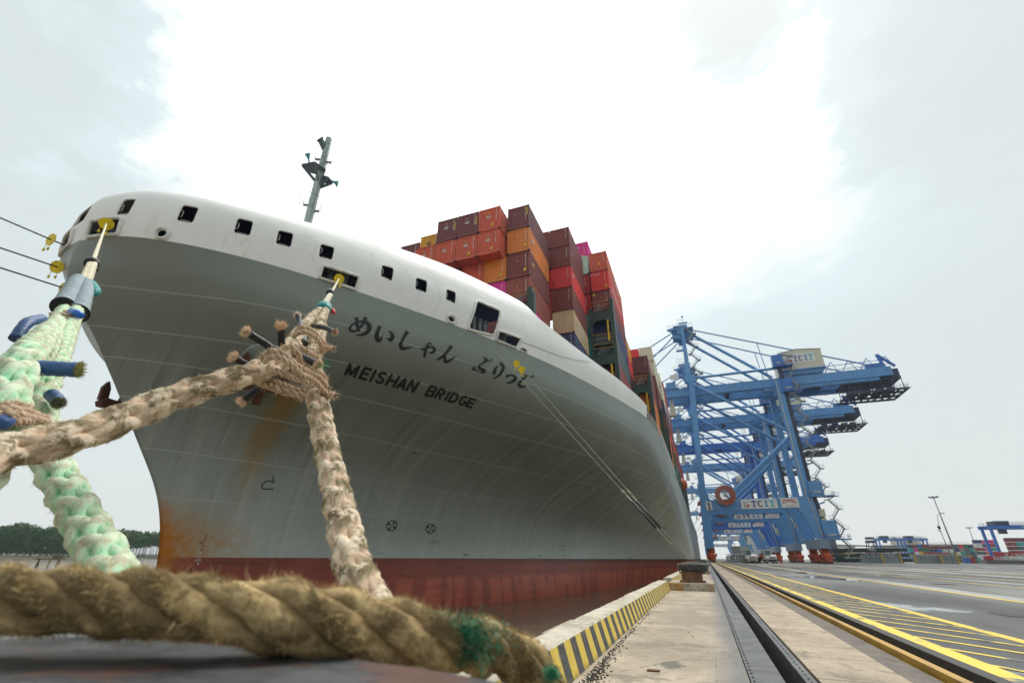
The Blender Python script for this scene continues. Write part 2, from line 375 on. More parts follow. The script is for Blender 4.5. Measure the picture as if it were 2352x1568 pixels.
    return t.base(c, t.ramp(n1, [(.3, .5), (.7, .36)]), 0, .4)
ANCH = atX(628, 878, -21.6)                        # refined after the hull exists
ANCH_S, ANCH_Z = 0.66 * ANCH.x + .75 * ANCH.y, 8.0
# need the hull surface first to know where the anchor sits
_m = hull_mesh(rows_z2); _bv = BVHTree.FromPolygons([Vector(v) for v in _m.v], _m.f)
def hit(px, py):
    loc, nrm, idx, d = _bv.ray_cast(CAM, ray(px, py).normalized())
    if loc is None: return None, None
    if nrm.dot(CAM - loc) < 0: nrm = -nrm
    return loc, nrm
ANCH, ANCH_N = hit(612, 832)
_a2, _ = hit(668, 900)
ANCH_S, ANCH_Z = .38 * _a2.x + .925 * _a2.y, _a2.z + .6
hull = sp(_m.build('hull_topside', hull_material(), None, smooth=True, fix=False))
def red_material():
    t = NT('boot_topping_red'); x, y, z = t.xyz()
    hz = t.noise(.5, 7, .7, vec=t.map((.5, .5, 9)))
    c = t.mix(t.ramp(t.noise(.3, 3), [(.3, 0), (.7, 1)]), (.25, .050, .032), (.33, .070, .043))
    blk = t.node('ShaderNodeTexBrick'); t.l.new(t.map((.55, .55, 1), rot=(R(90), 0, 0)), blk.inputs[0])
    pt = t.ramp(t.noise(.8, 3, .6, vec=t.map((1, 1, .12))), [(.42, .25), (.50, 1)])
    zb = t.ramp(t.math('MULTIPLY_ADD', z, .2, .7), [(.05, .3), (.12, 1), (.52, 1), (.62, 0)])
    c = t.mix(t.math('MULTIPLY', t.math('MULTIPLY', pt, zb), .8), c, (.56, .13, .07))
    c = t.mix(t.math('MULTIPLY', t.ramp(hz, [(.52, 0), (.66, 1)]), .55), c, (.08, .028, .02))
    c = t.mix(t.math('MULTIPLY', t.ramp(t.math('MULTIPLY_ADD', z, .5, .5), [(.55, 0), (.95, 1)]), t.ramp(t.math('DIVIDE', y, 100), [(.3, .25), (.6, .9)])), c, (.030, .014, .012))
    c = t.mix(t.ramp(t.noise(2.2, 6, .75, vec=t.map((.6, .6, 5), loc=(1, 3, 0))), [(.70, 0), (.73, .7)]), c, (.36, .20, .16))
    hb = t.math('ABSOLUTE', t.math('SUBTRACT', x, CX))
    c = t.mix(t.ramp(t.math('ADD', hb, t.math('MULTIPLY', t.noise(2, 5), .8)), [(.45, 1), (1.0, 0)]), c, (.42, .13, .01))
    t.bump(t.noise(1.3, 4), .3, .05)
    return t.base(c, .5)
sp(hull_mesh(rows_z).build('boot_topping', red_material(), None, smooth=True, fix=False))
# ---- sheer curve with arc length
_sy = row(ZS); _half = list(zip(cols_hb, _sy))
_f = pchip(cols_hb, _sy); _dense = [(h, _f(h)) for h in [HMAX * (i / 240.) for i in range(241)]]
_sh = [(-h, y) for h, y in _dense[:0:-1]] + _dense
_al = [0]
for (a0, b0), (a1, b1) in zip(_sh, _sh[1:]): _al.append(_al[-1] + math.hypot(a1 - a0, b1 - b0))
_mid = _al[240]; _al = [v - _mid for v in _al]
import bisect
def sheer(a):
    i = min(max(bisect.bisect(_al, a) - 1, 0), len(_al) - 2); t = (a - _al[i]) / (_al[i + 1] - _al[i])
    x = _sh[i][0] + (_sh[i + 1][0] - _sh[i][0]) * t; y = _sh[i][1] + (_sh[i + 1][1] - _sh[i][1]) * t
    return x, y
def sheer_n(a):
    x0, y0 = sheer(a - .35); x1, y1 = sheer(a + .35); d = math.hypot(x1 - x0, y1 - y0); return (y1 - y0) / d, -(x1 - x0) / d
PROF = [(0, 0), (.6, -.10), (1.3, -.17), (2.1, -.14), (2.9, .04), (3.6, .36), (4.25, .85), (4.8, 1.5), (5.2, 2.4), (5.45, 3.6), (5.6, 5.2), (5.65, 7.5)]
_pb = [0]
for (z0, d0), (z1, d1) in zip(PROF, PROF[1:]): _pb.append(_pb[-1] + math.hypot(z1 - z0, d1 - d0))
def prof(b):
    i = min(max(bisect.bisect(_pb, b) - 1, 0), len(_pb) - 2); t = (b - _pb[i]) / (_pb[i + 1] - _pb[i])
    return PROF[i][0] + (PROF[i + 1][0] - PROF[i][0]) * t, PROF[i][1] + (PROF[i + 1][1] - PROF[i][1]) * t
def sst(x, a, b): t = min(1, max(0, (x - a) / (b - a))); return t * t * (3 - 2 * t)
HTOP = pchip([9, 29.2, 31, 35, 38, 44, 49.6], [5.64, 5.0, 3.75, 2.85, 2.45, 2.0, 1.35])
def Hz(y): return 5.7 if y < 29.0 else HTOP(y)
def W(a, b, off=0):
    x, y = sheer(a); nx, ny = sheer_n(a); dz, d = prof(b); g = 1 - .55 * sst(y, 13, 24)
    d = d * g if d > 0 else d
    kb = 1 - sst(y, 11.5, 19); dz -= kb * .17 * max(0, dz - 2.4); d = d * (1 + .30 * kb) if d > 0 else d
    return Vector((CX + x - nx * (d - off), y - ny * (d - off), ZS + dz))
RT = ROT.transposed()
def proj(p):
    c = RT @ (Vector(p) - CAM); return CXP + FPX * c.x / -c.z, CYP - FPX * c.y / -c.z
AMAX = _al[-1]
_A = [a for a in _al if True]
A49 = next(a for a, (x, y) in zip(_al, _sh) if x > 0 and y > 49.5)
_g = []
for i in range(160):
    a = -14 + (A49 + 14) * i / 159
    for j in range(20):
        b = 6.6 * j / 19; p = W(a, b); _g.append((a, b, *proj(p)))
def ab(px, py):
    best = min(_g, key=lambda q: (q[2] - px) ** 2 + (q[3] - py) ** 2 + (400 if q[1] > 5.8 else 0)); a, b = best[:2]
    for _ in range(8):
        u, v = proj(W(a, b)); ua, va = proj(W(a + .02, b)); ub, vb = proj(W(a, b + .02))
        j11, j21, j12, j22 = (ua - u) / .02, (va - v) / .02, (ub - u) / .02, (vb - v) / .02; det = j11 * j22 - j12 * j21
        if abs(det) < 1e-6: break
        eu, ev = px - u, py - v; da, db = (eu * j22 - ev * j12) / det, (j11 * ev - j21 * eu) / det
        a += max(-.5, min(.5, da)); b = min(6.5, max(.0, b + max(-.4, min(.4, db))))
    return a, b
z1, z2, z3, cr4 = Q(0, 700, 2.24), Q(700, 500, 2.24), Q(1500, 700, 2.24), Q(1800, 1100, 3.92)
def rquad(c, r=.18, n=4, bmin=.06):
    """rounded quad in shell coordinates from four pixel corners TL TR BR BL"""
    A = [ab(*p) for p in c]; out = []
    cs = [(0, 1), (1, 1), (1, 0), (0, 0)]
    for (cx, cy), (sx, sy), t0 in zip(cs, ((1, -1), (-1, -1), (-1, 1), (1, 1)), (180, 90, 0, 270)):
        for k in range(n + 1):
            th = R(t0 - 90 * k / n); ox, oy = cx + sx * r + r * math.cos(th), cy + sy * r + r * math.sin(th)
            out.append((ox, oy))
    # three sub-points on each long side keep the hole curved with the plating
    res = []
    for i, p in enumerate(out):
        q = out[(i + 1) % len(out)]; m = 4 if math.dist(p, q) > .4 else 1
        for k in range(m): res.append((p[0] + (q[0] - p[0]) * k / m, p[1] + (q[1] - p[1]) * k / m))
    TL, TR, BR, BL = A
    f = lambda u, v: ((TL[0] * (1 - u) + TR[0] * u) * v + (BL[0] * (1 - u) + BR[0] * u) * (1 - v), max(bmin, (TL[1] * (1 - u) + TR[1] * u) * v + (BL[1] * (1 - u) + BR[1] * u) * (1 - v)))
    return [f(u, v) for u, v in res]
def roval(cx, cy, hx, hy, q, n=20, sa=1):
    a0, b0 = ab(*q(cx, cy)); a1, _ = ab(*q(cx + hx, cy)); _, b1 = ab(*q(cx, cy - hy)); ra, rb = abs(a1 - a0), abs(b1 - b0)
    return [(a0 + ra * math.cos(2 * math.pi * k / n), max(.06, b0 + rb * math.sin(2 * math.pi * k / n))) for k in range(n)], (a0, b0, ra, rb)
wins = [[z1(655, 352), z1(822, 280), z1(752, 400), z1(612, 455)],
        [z1(1085, 240), z1(1210, 232), z1(1150, 360), z1(1035, 358)],
        [z1(1615, 275), z1(1762, 298), z1(1725, 425), z1(1576, 405)],
        [z2(565, 830), z2(702, 862), z2(670, 992), z2(524, 962)],
        [z2(930, 938), z2(1062, 970), z2(1035, 1095), z2(902, 1062)],
        [z2(1308, 1060), z2(1430, 1095), z2(1406, 1208), z2(1287, 1180)],
        [z2(1855, 1250), z2(1960, 1280), z2(1942, 1398), z2(1843, 1352)],
        [z3(368, 915), z3(466, 945), z3(460, 1055), z3(360, 1022)],
        [z3(640, 1018), z3(724, 1048), z3(718, 1152), z3(635, 1115)]]
chocks = [[z1(548, 575), z1(604, 515), z1(645, 638), z1(575, 740)],
          [z1(750, 435), z1(1050, 405), z1(1058, 560), z1(785, 590)],
          [z2(1322, 1258), z2(1655, 1360), z2(1610, 1490), z2(1285, 1390)],
          [z3(905, 1125), z3(1118, 1215), z3(1062, 1440), z3(822, 1385)],
          [z3(1105, 1392), z3(1308, 1465), z3(1258, 1556), z3(1078, 1500)]]
def a_at(px, py, b):
    return min([(-8 + i * .02) for i in range(800)], key=lambda a: math.dist(proj(W(a, b)), (px, py)))
def bowquad(c, b0, b1, r):
    a1, a0 = a_at(*c[2], b0), a_at(*c[3], b0); out = []
    for (cx, cy), (sx, sy), t0 in zip([(0, 1), (1, 1), (1, 0), (0, 0)], ((1, -1), (-1, -1), (-1, 1), (1, 1)), (180, 90, 0, 270)):
        for k in range(5): th = R(t0 - 90 * k / 4); out.append((a0 + (a1 - a0) * (cx + sx * r + r * math.cos(th)), b0 + (b1 - b0) * (cy + sy * r + r * math.sin(th))))
    res = []
    for i, p in enumerate(out):
        q = out[(i + 1) % len(out)]; m = 5 if math.dist(p, q) > .4 else 1
        for k in range(m): res.append((p[0] + (q[0] - p[0]) * k / m, p[1] + (q[1] - p[1]) * k / m))
    return res
holes = [bowquad(w, 1.2, 2.25, .16) for w in wins[:3]] + [rquad(w, .16) for w in wins[3:]] + [bowquad(c, .07, .98, .1) for c in chocks[:2]] + [rquad(c, .1) for c in chocks[2:]]
print('BOW', [(round(h[0][0], 2), round(h[12][0], 2)) for h in holes])
ovals = [roval(1450, 523, 42, 35, z1), roval(683, 1290, 30, 24, z3), roval(1150, 1188, 58, 50, cr4)]
holes += [o[0] for o in ovals]
# ---- CDT of the shell with the openings cut out
def inpoly(p, poly):
    x, y = p; c = False; j = len(poly) - 1
    for i in range(len(poly)):
        xi, yi = poly[i]; xj, yj = poly[j]
        if (yi > y) != (yj > y) and x < (xj - xi) * (y - yi) / (yj - yi) + xi: c = not c
        j = i
    return c
vs2, ed2 = [], []
def ring(poly, closed=True):
    b = len(vs2); vs2.extend(Vector(p) for p in poly); n = len(poly)
    ed2.extend((b + i, b + (i + 1) % n) for i in range(n if closed else n - 1))
for h in holes: ring(h)
AMIN = -A49
top = []
def bz(z):                                         # profile arc at a given height
    for i in range(len(PROF) - 1):
        if PROF[i][0] <= z <= PROF[i + 1][0]: return _pb[i] + (_pb[i + 1] - _pb[i]) * (z - PROF[i][0]) / (PROF[i + 1][0] - PROF[i][0])
    return _pb[-1]
na = 190
As = [AMIN + (A49 - AMIN) * i / na for i in range(na + 1)]
BMAX = _pb[-1]
def btop(a): y = sheer(a)[1]; return BMAX if y < 29.0 else min(BMAX, bz(Hz(y)))
topl = [(a, btop(a)) for a in As]
a29 = next(a for a in As if a > 0 and sheer(a)[1] > 29.0)
ring([(a, 0) for a in As] + topl[::-1])
def near_hole(p):
    for h in holes:
        for q in h:
            if (q[0] - p[0]) ** 2 + (q[1] - p[1]) ** 2 < .012: return True
    return False
nb = 22
for a in As:
    bt = btop(a)
    for j in range(1, nb):
        b = BMAX * (j / nb) ** .9
        if b < bt - .08 and not near_hole((a, b)) and not any(inpoly((a, b), h) for h in holes): vs2.append(Vector((a, b)))
r = delaunay_2d_cdt(vs2, ed2, [], 0, 1e-5)
V2, F2 = r[0], r[2]
mb = MB(); mb.v = [tuple(W(v.x, v.y)) for v in V2]
for f in F2:
    c = ((V2[f[0]].x + V2[f[1]].x + V2[f[2]].x) / 3, (V2[f[0]].y + V2[f[1]].y + V2[f[2]].y) / 3)
    if c[1] > btop(c[0]) or any(inpoly(c, h) for h in holes): continue
    mb.f.append(tuple(f))
def shell_material():
    t = NT('bow_shell_white'); x, y, z = t.xyz()
    c = t.mix(t.ramp(t.noise(.25, 4), [(.3, 0), (.7, 1)]), (.80, .80, .76), (.86, .86, .83))
    st = t.noise(1.6, 6, .7, vec=t.map((1, 1, .13)))
    zb = t.ramp(t.math('MULTIPLY', t.math('SUBTRACT', z, 14.5), .2), [(.05, .5), (.28, 1), (.36, .1), (1, .05)])
    fine = t.noise(5.5, 5, .7, vec=t.map((1, 1, .05), loc=(3, 3, 3)))
    c = t.mix(t.math('MULTIPLY', t.math('MULTIPLY', t.ramp(fine, [(.63, 0), (.70, 1)]), zb), .75), c, (.46, .30, .12))
    c = t.mix(t.math('MULTIPLY', t.ramp(st, [(.56, 0), (.72, 1)]), .30), c, (.52, .46, .34))
    pj = t.math('LESS_THAN', t.math('ABSOLUTE', t.math('SUBTRACT', t.math('MODULO', t.math('ADD', y, t.math('MULTIPLY', x, -.8)), 6.0), 3)), .02)
    c = t.mix(t.math('MULTIPLY', pj, .3), c, (.45, .45, .42))
    seam = t.math('LESS_THAN', t.math('ABSOLUTE', t.math('SUBTRACT', z, 18.3)), .012)
    c = t.mix(t.math('MULTIPLY', seam, .35), c, (.4, .4, .38))
    t.bump(t.noise(.8, 4, .6, vec=t.map((1, 1, 4))), .25, .05)
    return t.base(c, .42)
shell = sp(mb.build('bow_shell', shell_material(), None, smooth=True, fix=True))
me = shell.data
if sum(p.area * p.normal.dot(p.center - Vector((CX, 34, 15))) for p in me.polygons) < 0: me.flip_normals()
md = shell.modifiers.new('thick', 'SOLIDIFY'); md.thickness = .07; md.offset = -1
md2 = shell.modifiers.new('split', 'EDGE_SPLIT'); md2.split_angle = R(40)
# rubbed frames, hand grips, inner structure
def ringtube(poly, off, r, name, m, n=6):
    b = MB(); b.tube([W(p[0], p[1], off) for p in poly], r, n, closed=True); return sp(b.build(name, m, None, smooth=True))
for h in holes[9:14]: ringtube(h, .04, .085, 'chock_frame', M['white'], 8)
for i in range(2):
    a0, b0, ra, rb = ovals[i][1]
    b = MB(); n = 28; segs = []
    for s_, o_, rr in ((1.02, -.08, 1), (1.15, .10, 1), (1.55, .12, 1), (1.85, .01, 1)):
        segs.append([W(a0 + ra * s_ * math.cos(2 * math.pi * k / n) + (.05 if s_ > 1.2 else 0), max(.02, b0 - (.08 if s_ > 1.2 else 0) * rb + rb * s_ * math.sin(2 * math.pi * k / n)), o_) for k in range(n)])
    vs = [p for s_ in segs for p in s_]; fs = [(q * n + k, q * n + (k + 1) % n, (q + 1) * n + (k + 1) % n, (q + 1) * n + k) for q in range(3) for k in range(n)]
    b.add(vs, fs); sp(b.build('panama_lead', M['white'], None, smooth=True))
ringtube(holes[-1], .03, .05, 'chock_frame', M['white'])
for w in holes[:9]:
    n = len(w); xs = [p[0] for p in w]; ys = [p[1] for p in w]; a0, a1, b0, b1 = min(xs), max(xs), min(ys), max(ys); am = (a0 + a1) / 2
    b = MB()
    b.tube([W(am - .2, b0 + .02, -.06), W(am - .19, b0 + .11, -.07), W(am + .19, b0 + .11, -.07), W(am + .2, b0 + .02, -.06)], .013, 5)
    s_ = .14 if am < 20 else -.14; ax = (a0 if s_ > 0 else a1)
    b.tube([W(ax + s_ * .1, b0 + .3, -.07), W(ax + s_ * .9, b0 + .32, -.07), W(ax + s_ * .9, b0 + .66, -.07), W(ax + s_ * .1, b0 + .68, -.07)], .013, 5)
    sp(b.build('hand_grip', M['white'], None))
# forecastle deck, deckhead and back bulkhead close the space behind the openings
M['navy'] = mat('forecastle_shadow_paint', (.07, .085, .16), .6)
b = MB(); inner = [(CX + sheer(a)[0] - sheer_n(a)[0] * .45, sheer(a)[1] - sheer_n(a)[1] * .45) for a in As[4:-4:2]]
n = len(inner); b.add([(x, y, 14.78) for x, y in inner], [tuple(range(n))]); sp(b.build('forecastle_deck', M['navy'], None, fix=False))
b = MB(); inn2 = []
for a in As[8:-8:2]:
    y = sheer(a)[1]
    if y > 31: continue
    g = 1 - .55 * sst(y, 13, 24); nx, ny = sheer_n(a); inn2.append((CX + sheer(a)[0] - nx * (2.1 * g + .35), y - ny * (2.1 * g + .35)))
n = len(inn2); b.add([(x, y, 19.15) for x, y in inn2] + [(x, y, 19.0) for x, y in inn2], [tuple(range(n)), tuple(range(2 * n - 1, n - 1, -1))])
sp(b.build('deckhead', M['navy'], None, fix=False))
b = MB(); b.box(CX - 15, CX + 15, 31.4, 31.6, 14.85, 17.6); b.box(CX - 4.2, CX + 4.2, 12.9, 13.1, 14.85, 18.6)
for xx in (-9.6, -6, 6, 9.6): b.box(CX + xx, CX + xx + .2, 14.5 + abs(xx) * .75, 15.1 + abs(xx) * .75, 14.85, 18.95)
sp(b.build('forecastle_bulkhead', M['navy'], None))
# roller fairleads standing in the chocks
M['roller'] = mat('fairlead_paint', (.10, .125, .13), .5)
for hi, offs in ((10, (.22, .42, .62, .8)), (11, (.30, .52, .70)), (12, (.30, .5, .68)), (13, (.28, .52)), (9, (.4, .7))):
    w = holes[hi]; xs = [p[0] for p in w]; a0, a1 = min(xs), max(xs)
    for k, o_ in enumerate(offs):
        b = MB(); p = W(a0 + (a1 - a0) * o_, .1, -.55); nx, ny = sheer_n(a0 + (a1 - a0) * o_); hgt = 1.25
        b.tube([p + Vector((0, 0, -.1)), p + Vector((0, 0, hgt))], .20, 12)
        b.tube([p + Vector((0, 0, hgt)), p + Vector((0, 0, hgt + .08))], .27, 12)
        sp(b.build('fairlead_roller', M['roller'], None))
for hi in (10, 11, 12, 13):
    w = holes[hi]; xs = [p[0] for p in w]; ys = [p[1] for p in w]; a0, a1 = min(xs), max(xs)
    b = MB()
    for bb in (.35, .7, 1.05): b.tube([W(a0 + .05, bb, -.25), W(a0 + .6, bb, -.3)], .018, 4); b.tube([W(a1 - .6, bb, -.3), W(a1 - .05, bb, -.25)], .018, 4)
    for aa in (a0 + .3, a0 + .55, a1 - .3, a1 - .55): b.tube([W(aa, .1, -.28), W(aa, 1.15, -.28)], .018, 4)
    sp(b.build('chock_grating', M['dark'], None))
# main deck and deck-edge rail

b = MB(); pts = []
for i in range(40):
    y = 49.8 + i * 2.0
    x = (CX + _f2) if False else None
_fs = {}
def edge(y):
    for (h0, y0), (h1, y1) in zip(_dense, _dense[1:]):
        if y0 <= y <= y1: return CX + h0 + (h1 - h0) * (y - y0) / (y1 - y0)
    return CX + HMAX
for k, zz in enumerate((.35, .7, 1.05)):
    b.tube([(edge(y) - .06, y, ZS + zz) for y in [49.7 + i * 1.5 for i in range(30)]], .03, 4)
for i in range(30): y = 49.7 + i * 1.5; b.tube([(edge(y) - .06, y, ZS), (edge(y) - .06, y, ZS + 1.08)], .035, 4)
sp(b.build('deck_rail', M['white'], None))
b = MB(); ys_ = [31.8 + i * 3 for i in range(20)] + [100, 150, YEND]; rt_ = [(edge(y) - .35, y) for y in ys_]; lf_ = [(2 * CX - x, y) for x, y in rt_]
b.prism(rt_ + lf_[::-1], 14.3, 14.5, 'z'); sp(b.build('main_deck', M['lgreen'], None))
# deck cable hanging outside the shell
b = MB(); b.tube([W(*ab(*cr4(1110, 1045)), .03)] + [W(*ab(*cr4(x, y)), .03) for x, y in ((1300, 1110), (1500, 1190), (1700, 1265), (1950, 1330), (2180, 1360))], .015, 4)
sp(b.build('hanging_cable', M['dark'], None))
# ---- anchors
def anchor(pos, nrm, name='anchor'):
    rt = empty(name); mtx = nrm.to_track_quat('Z', 'Y').to_matrix().to_4x4()
    b = MB(); b.disc((0, 0, .0), (0, 0, 1), 1.25, .5, 28); o = b.build('anchor_bolster', M['hullpaint'], rt, angle=30)
    b = MB(); b.prism([(-1.15, -.1), (-.95, -.45), (.95, -.45), (1.15, -.1), (.75, .35), (-.75, .35)], -.2, .5, 'z')
    for s in (-1, 1): b.prism([(s * .45, .2), (s * 1.15, .1), (s * 1.25, 1.15), (s * .95, 1.75), (s * .62, 1.2)], .15, .45, 'z')
    b.prism([(-.22, -1.6), (.22, -1.6), (.25, .2), (-.25, .2)], 0, .3, 'z')
    o = b.build('anchor_fluke', M['rusty'], rt); o.location = (0, -.9, .35)
    rt.matrix_world = Matrix.Translation(pos) @ mtx; return rt
M['hullpaint'] = mat('hull_fitting_grey', (.30, .36, .35), .5, dirt=(.25, .12, .03), dirtamt=.3)
M['rusty'] = mat('rusty_anchor', (.10, .045, .025), .75, dirt=(.28, .10, .02), dirtamt=.8, scale=2)
def hull_rotate(o, pos, mtx): o.matrix_world = Matrix.Translation(pos) @ mtx
an = anchor(ANCH, ANCH_N); mw = an.matrix_world.copy(); an.parent = ship; an.matrix_world = mw
pn = Vector((-.96, -.2, .05)).normalized(); pp = atX(279, 906, -27.7)
bpy.context.view_layer.update()
an2 = copy_tree(an); an2.parent = ship
for ch in list(an2.children):
    if ch.name.startswith('anchor_bolster'): bpy.data.objects.remove(ch)
an2.matrix_world = Matrix.Translation(pp) @ pn.to_track_quat('Z', 'Y').to_matrix().to_4x4() @ Matrix.Scale(.62, 4)
# ---- painted lettering: strokes traced on the plating
M['hulltext'] = mat('black_hull_lettering', (.012, .013, .014), .5)
def on_hull(px, py, off=.02):
    l, n = hit(px, py)
    return l + n * off if l is not None else None
T = Q(1350, 1230, 2.767)
def stroke(mb, pts, ws, tr=T, k=.70):
    """variable width brush stroke in picture units, laid onto the hull"""
    v = [Vector((x, y, 0)) for x, y in pts]
    sp_ = spline(v, 7) if len(v) > 2 else [v[0].lerp(v[1], i / 6) for i in range(7)]
    n = len(sp_); wf = pchip(list(range(len(ws))), ws) if len(ws) > 2 else (lambda t: ws[0] + (ws[-1] - ws[0]) * t)
    L, Rr, = [], []
    for i, p in enumerate(sp_):
        d = (sp_[min(i + 1, n - 1)] - sp_[max(i - 1, 0)]).normalized(); nn = Vector((-d.y, d.x, 0)); w = wf(i / (n - 1) * (len(ws) - 1)) * k
        a, c = on_hull(*tr(*(p + nn * w).xy)), on_hull(*tr(*(p - nn * w).xy))
        if a is None or c is None: return
        L.append(a); Rr.append(c)
    mb.add(L + Rr, [(i, i + 1, n + i + 1, n + i) for i in range(n - 1)])
KANA = [
 [([(208, 108), (212, 160), (222, 215), (238, 264)], [34, 22, 26, 20]),
  ([(312, 106), (275, 185), (220, 245), (165, 262), (135, 240), (150, 200), (200, 168), (262, 152), (318, 165), (350, 208), (338, 258), (290, 292), (240, 304), (188, 296)], [34, 22, 16, 16, 20, 16, 14, 18, 30, 38, 32, 26, 14, 3])],
 [([(470, 204), (448, 250), (432, 300), (438, 345), (460, 364), (482, 338), (508, 292)], [30, 28, 36, 36, 30, 16, 3]),
  ([(565, 256), (598, 285), (606, 322), (588, 356), (562, 345), (538, 328)], [6, 22, 34, 30, 16, 4])],
 [([(772, 262), (742, 312), (712, 368), (696, 412), (712, 448), (765, 448), (832, 434)], [38, 24, 22, 30, 30, 20, 3])],
 [([(906, 455), (958, 458), (1005, 440), (1045, 436), (1072, 462), (1058, 490), (1015, 498)], [4, 20, 14, 18, 26, 24, 8]),
  ([(995, 400), (1018, 392), (1040, 410)], [14, 12, 10]), ([(975, 405), (1005, 425), (1028, 440)], [6, 14, 8]),
  ([(1000, 395), (978, 450), (967, 505), (955, 552)], [8, 20, 24, 16])],
 [([(1262, 422), (1210, 490), (1152, 545), (1102, 577)], [32, 22, 20, 14]),
  ([(1108, 572), (1165, 535), (1190, 528), (1185, 570), (1200, 598), (1240, 585), (1280, 557), (1314, 532)], [12, 14, 18, 24, 26, 20, 12, 3])],
 [([(1614, 548), (1642, 578), (1625, 602), (1588, 618)], [8, 28, 22, 8]),
  ([(1592, 622), (1560, 655), (1590, 676), (1622, 695), (1612, 715), (1572, 704)], [14, 18, 26, 26, 20, 6]),
  ([(1486, 684), (1510, 664), (1534, 645)], [20, 14, 3]), ([(1492, 684), (1538, 690), (1566, 708)], [14, 10, 8]),
  ([(1670, 574), (1686, 600)], [6, 18]), ([(1700, 564), (1714, 584)], [6, 16])],
 [([(1768, 640), (1742, 682), (1726, 720), (1742, 724), (1762, 690)], [10, 20, 22, 12, 4]),
  ([(1798, 608), (1830, 650), (1820, 700), (1780, 752), (1708, 794)], [24, 28, 26, 18, 3])],
 [([(1860, 758), (1908, 748), (1950, 756), (1964, 786), (1935, 814), (1885, 832), (1856, 836)], [26, 16, 20, 30, 24, 12, 3])],
 [([(2092, 735), (2058, 780), (2020, 818), (2004, 850), (2025, 872), (2062, 870), (2098, 858)], [36, 22, 20, 24, 22, 14, 3]),
  ([(2132, 752), (2146, 778)], [6, 18]), ([(2160, 743), (2174, 766)], [6, 16])]]
for g in KANA:
    mb = MB()
    for pts, ws in g: stroke(mb, pts, ws)
    sp(mb.build('kana_character', M['hulltext'], None, fix=False))
# block letters: strokes in a unit cell mapped between the base line and cap line
BASE = [(70, 742), (775, 922), (1480, 1110)]; CAP = [(128, 611), (850, 800), (1535, 1012)]
def bl(x, v):
    t = (x - 70) / 1410
    def q(P_): a, b_, c = P_; return ((1 - t) * (1 - 2 * t) * a[0] + 4 * t * (1 - t) * b_[0] + t * (2 * t - 1) * c[0], (1 - t) * (1 - 2 * t) * a[1] + 4 * t * (1 - t) * b_[1] + t * (2 * t - 1) * c[1])
    p, c = q(BASE), q(CAP); return (p[0] + (c[0] - p[0]) * v, p[1] + (c[1] - p[1]) * v)
def arc(cx, cy, rx, ry, a0, a1, n=8): return [(cx + rx * math.cos(R(a0 + (a1 - a0) * i / n)), cy + ry * math.sin(R(a0 + (a1 - a0) * i / n))) for i in range(n + 1)]
SW = .17
def GL(ch):
    s = SW / 2; e = .10                            # e: half stroke as a share of the letter width
    V = lambda x: [(x, 0), (x, 1)]
    Hh = lambda y, a=0, b=1: [(a, y), (b, y)]
    return {'M': [V(e), V(1 - e), [(e + .02, .96), (.5, .12)], [(.5, .12), (1 - e - .02, .96)]],
     'E': [V(e + .03), Hh(1 - s), Hh(.5, 0, .9), Hh(s)], 'I': [[(.5, 0), (.5, 1)]],
     'H': [V(e), V(1 - e), Hh(.5)], 'N': [V(e), V(1 - e), [(e, .97), (1 - e, .03)]],
     'A': [[(.08, 0), (.5, .95)], [(.5, .95), (.92, 0)], Hh(.3, .2, .8)],
     'S': [arc(.5, .72, .38, .20, 20, 180) + arc(.5, .72, .38, .2, 190, 255, 4) + arc(.5, .28, .38, .2, 75, -180)],
     'B': [V(e), Hh(1 - s, 0, .6), Hh(.52, 0, .6), Hh(s, 0, .6), arc(.6, .73, .3, .185, 90, -90), arc(.6, .27, .32, .195, 90, -90)],
     'R': [V(e), Hh(1 - s, 0, .6), Hh(.47, 0, .6), arc(.6, .7, .3, .215, 90, -90), [(.5, .47), (.88, 0)]],
     'D': [V(e), Hh(1 - s, 0, .5), Hh(s, 0, .5), arc(.48, .5, .42, .415, 90, -90, 10)],
     'G': [arc(.5, .5, .4, .415, 45, 330, 14) + [(.9, .42)], Hh(.44, .52, .98)]}[ch]
for ch, x0, x1 in (('M', 70, 192), ('E', 228, 318), ('I', 342, 374), ('S', 404, 490), ('H', 520, 622), ('A', 640, 728), ('N', 748, 838),
                   ('B', 957, 1045), ('R', 1064, 1140), ('I', 1168, 1196), ('D', 1214, 1296), ('G', 1322, 1402), ('E', 1408, 1482)):
    mb = MB()
    for seg in GL(ch):
        w = 21.5 * (1 - .18 * (x0 - 70) / 1410)
        if ch in 'SDBGR' and len(seg) > 4: pass
        stroke(mb, [bl(x0 + (x1 - x0) * u, v) for u, v in seg], [w] * max(2, len(seg)) if len(seg) > 2 else [w, w])
    sp(mb.build('painted_letter', M['hulltext'], None, fix=False))
def hull_text(s, px, py, size, m, name='draft_mark'):
    o = flat_text(s, size, m, None, name, .004); l, n = hit(px, py)
    if l is None:
        l = atX(px, py, -25.6); n = Vector((1, -.25, 0)).normalized()
    o.matrix_world = Matrix.Translation(l + n * .03) @ n.to_track_quat('Z', 'Y').to_matrix().to_4x4(); mw = o.matrix_world.copy(); o.parent = ship; o.matrix_world = mw
D = Q(0, 2100, 2.138)
_bvr = hull_mesh(rows_z); _bv2 = BVHTree.FromPolygons([Vector(v) for v in _m.v + _bvr.v], _m.f + [tuple(i + len(_m.v) for i in f) for f in _bvr.f])
_bv = _bv2
for s, x, y, w in (('4', 1760, 86, 0), ('2', 1750, 116, 0), ('16', 1720, 146, 0), ('8', 1735, 172, 0), ('6', 1725, 207, 0), ('4', 1716, 237, 1), ('2', 1706, 267, 1), ('15M', 1688, 297, 1), ('8', 1692, 327, 1)):
    hull_text(s, *D(x, y), .17, M['white'] if w else M['hulltext'])
mb = MB()
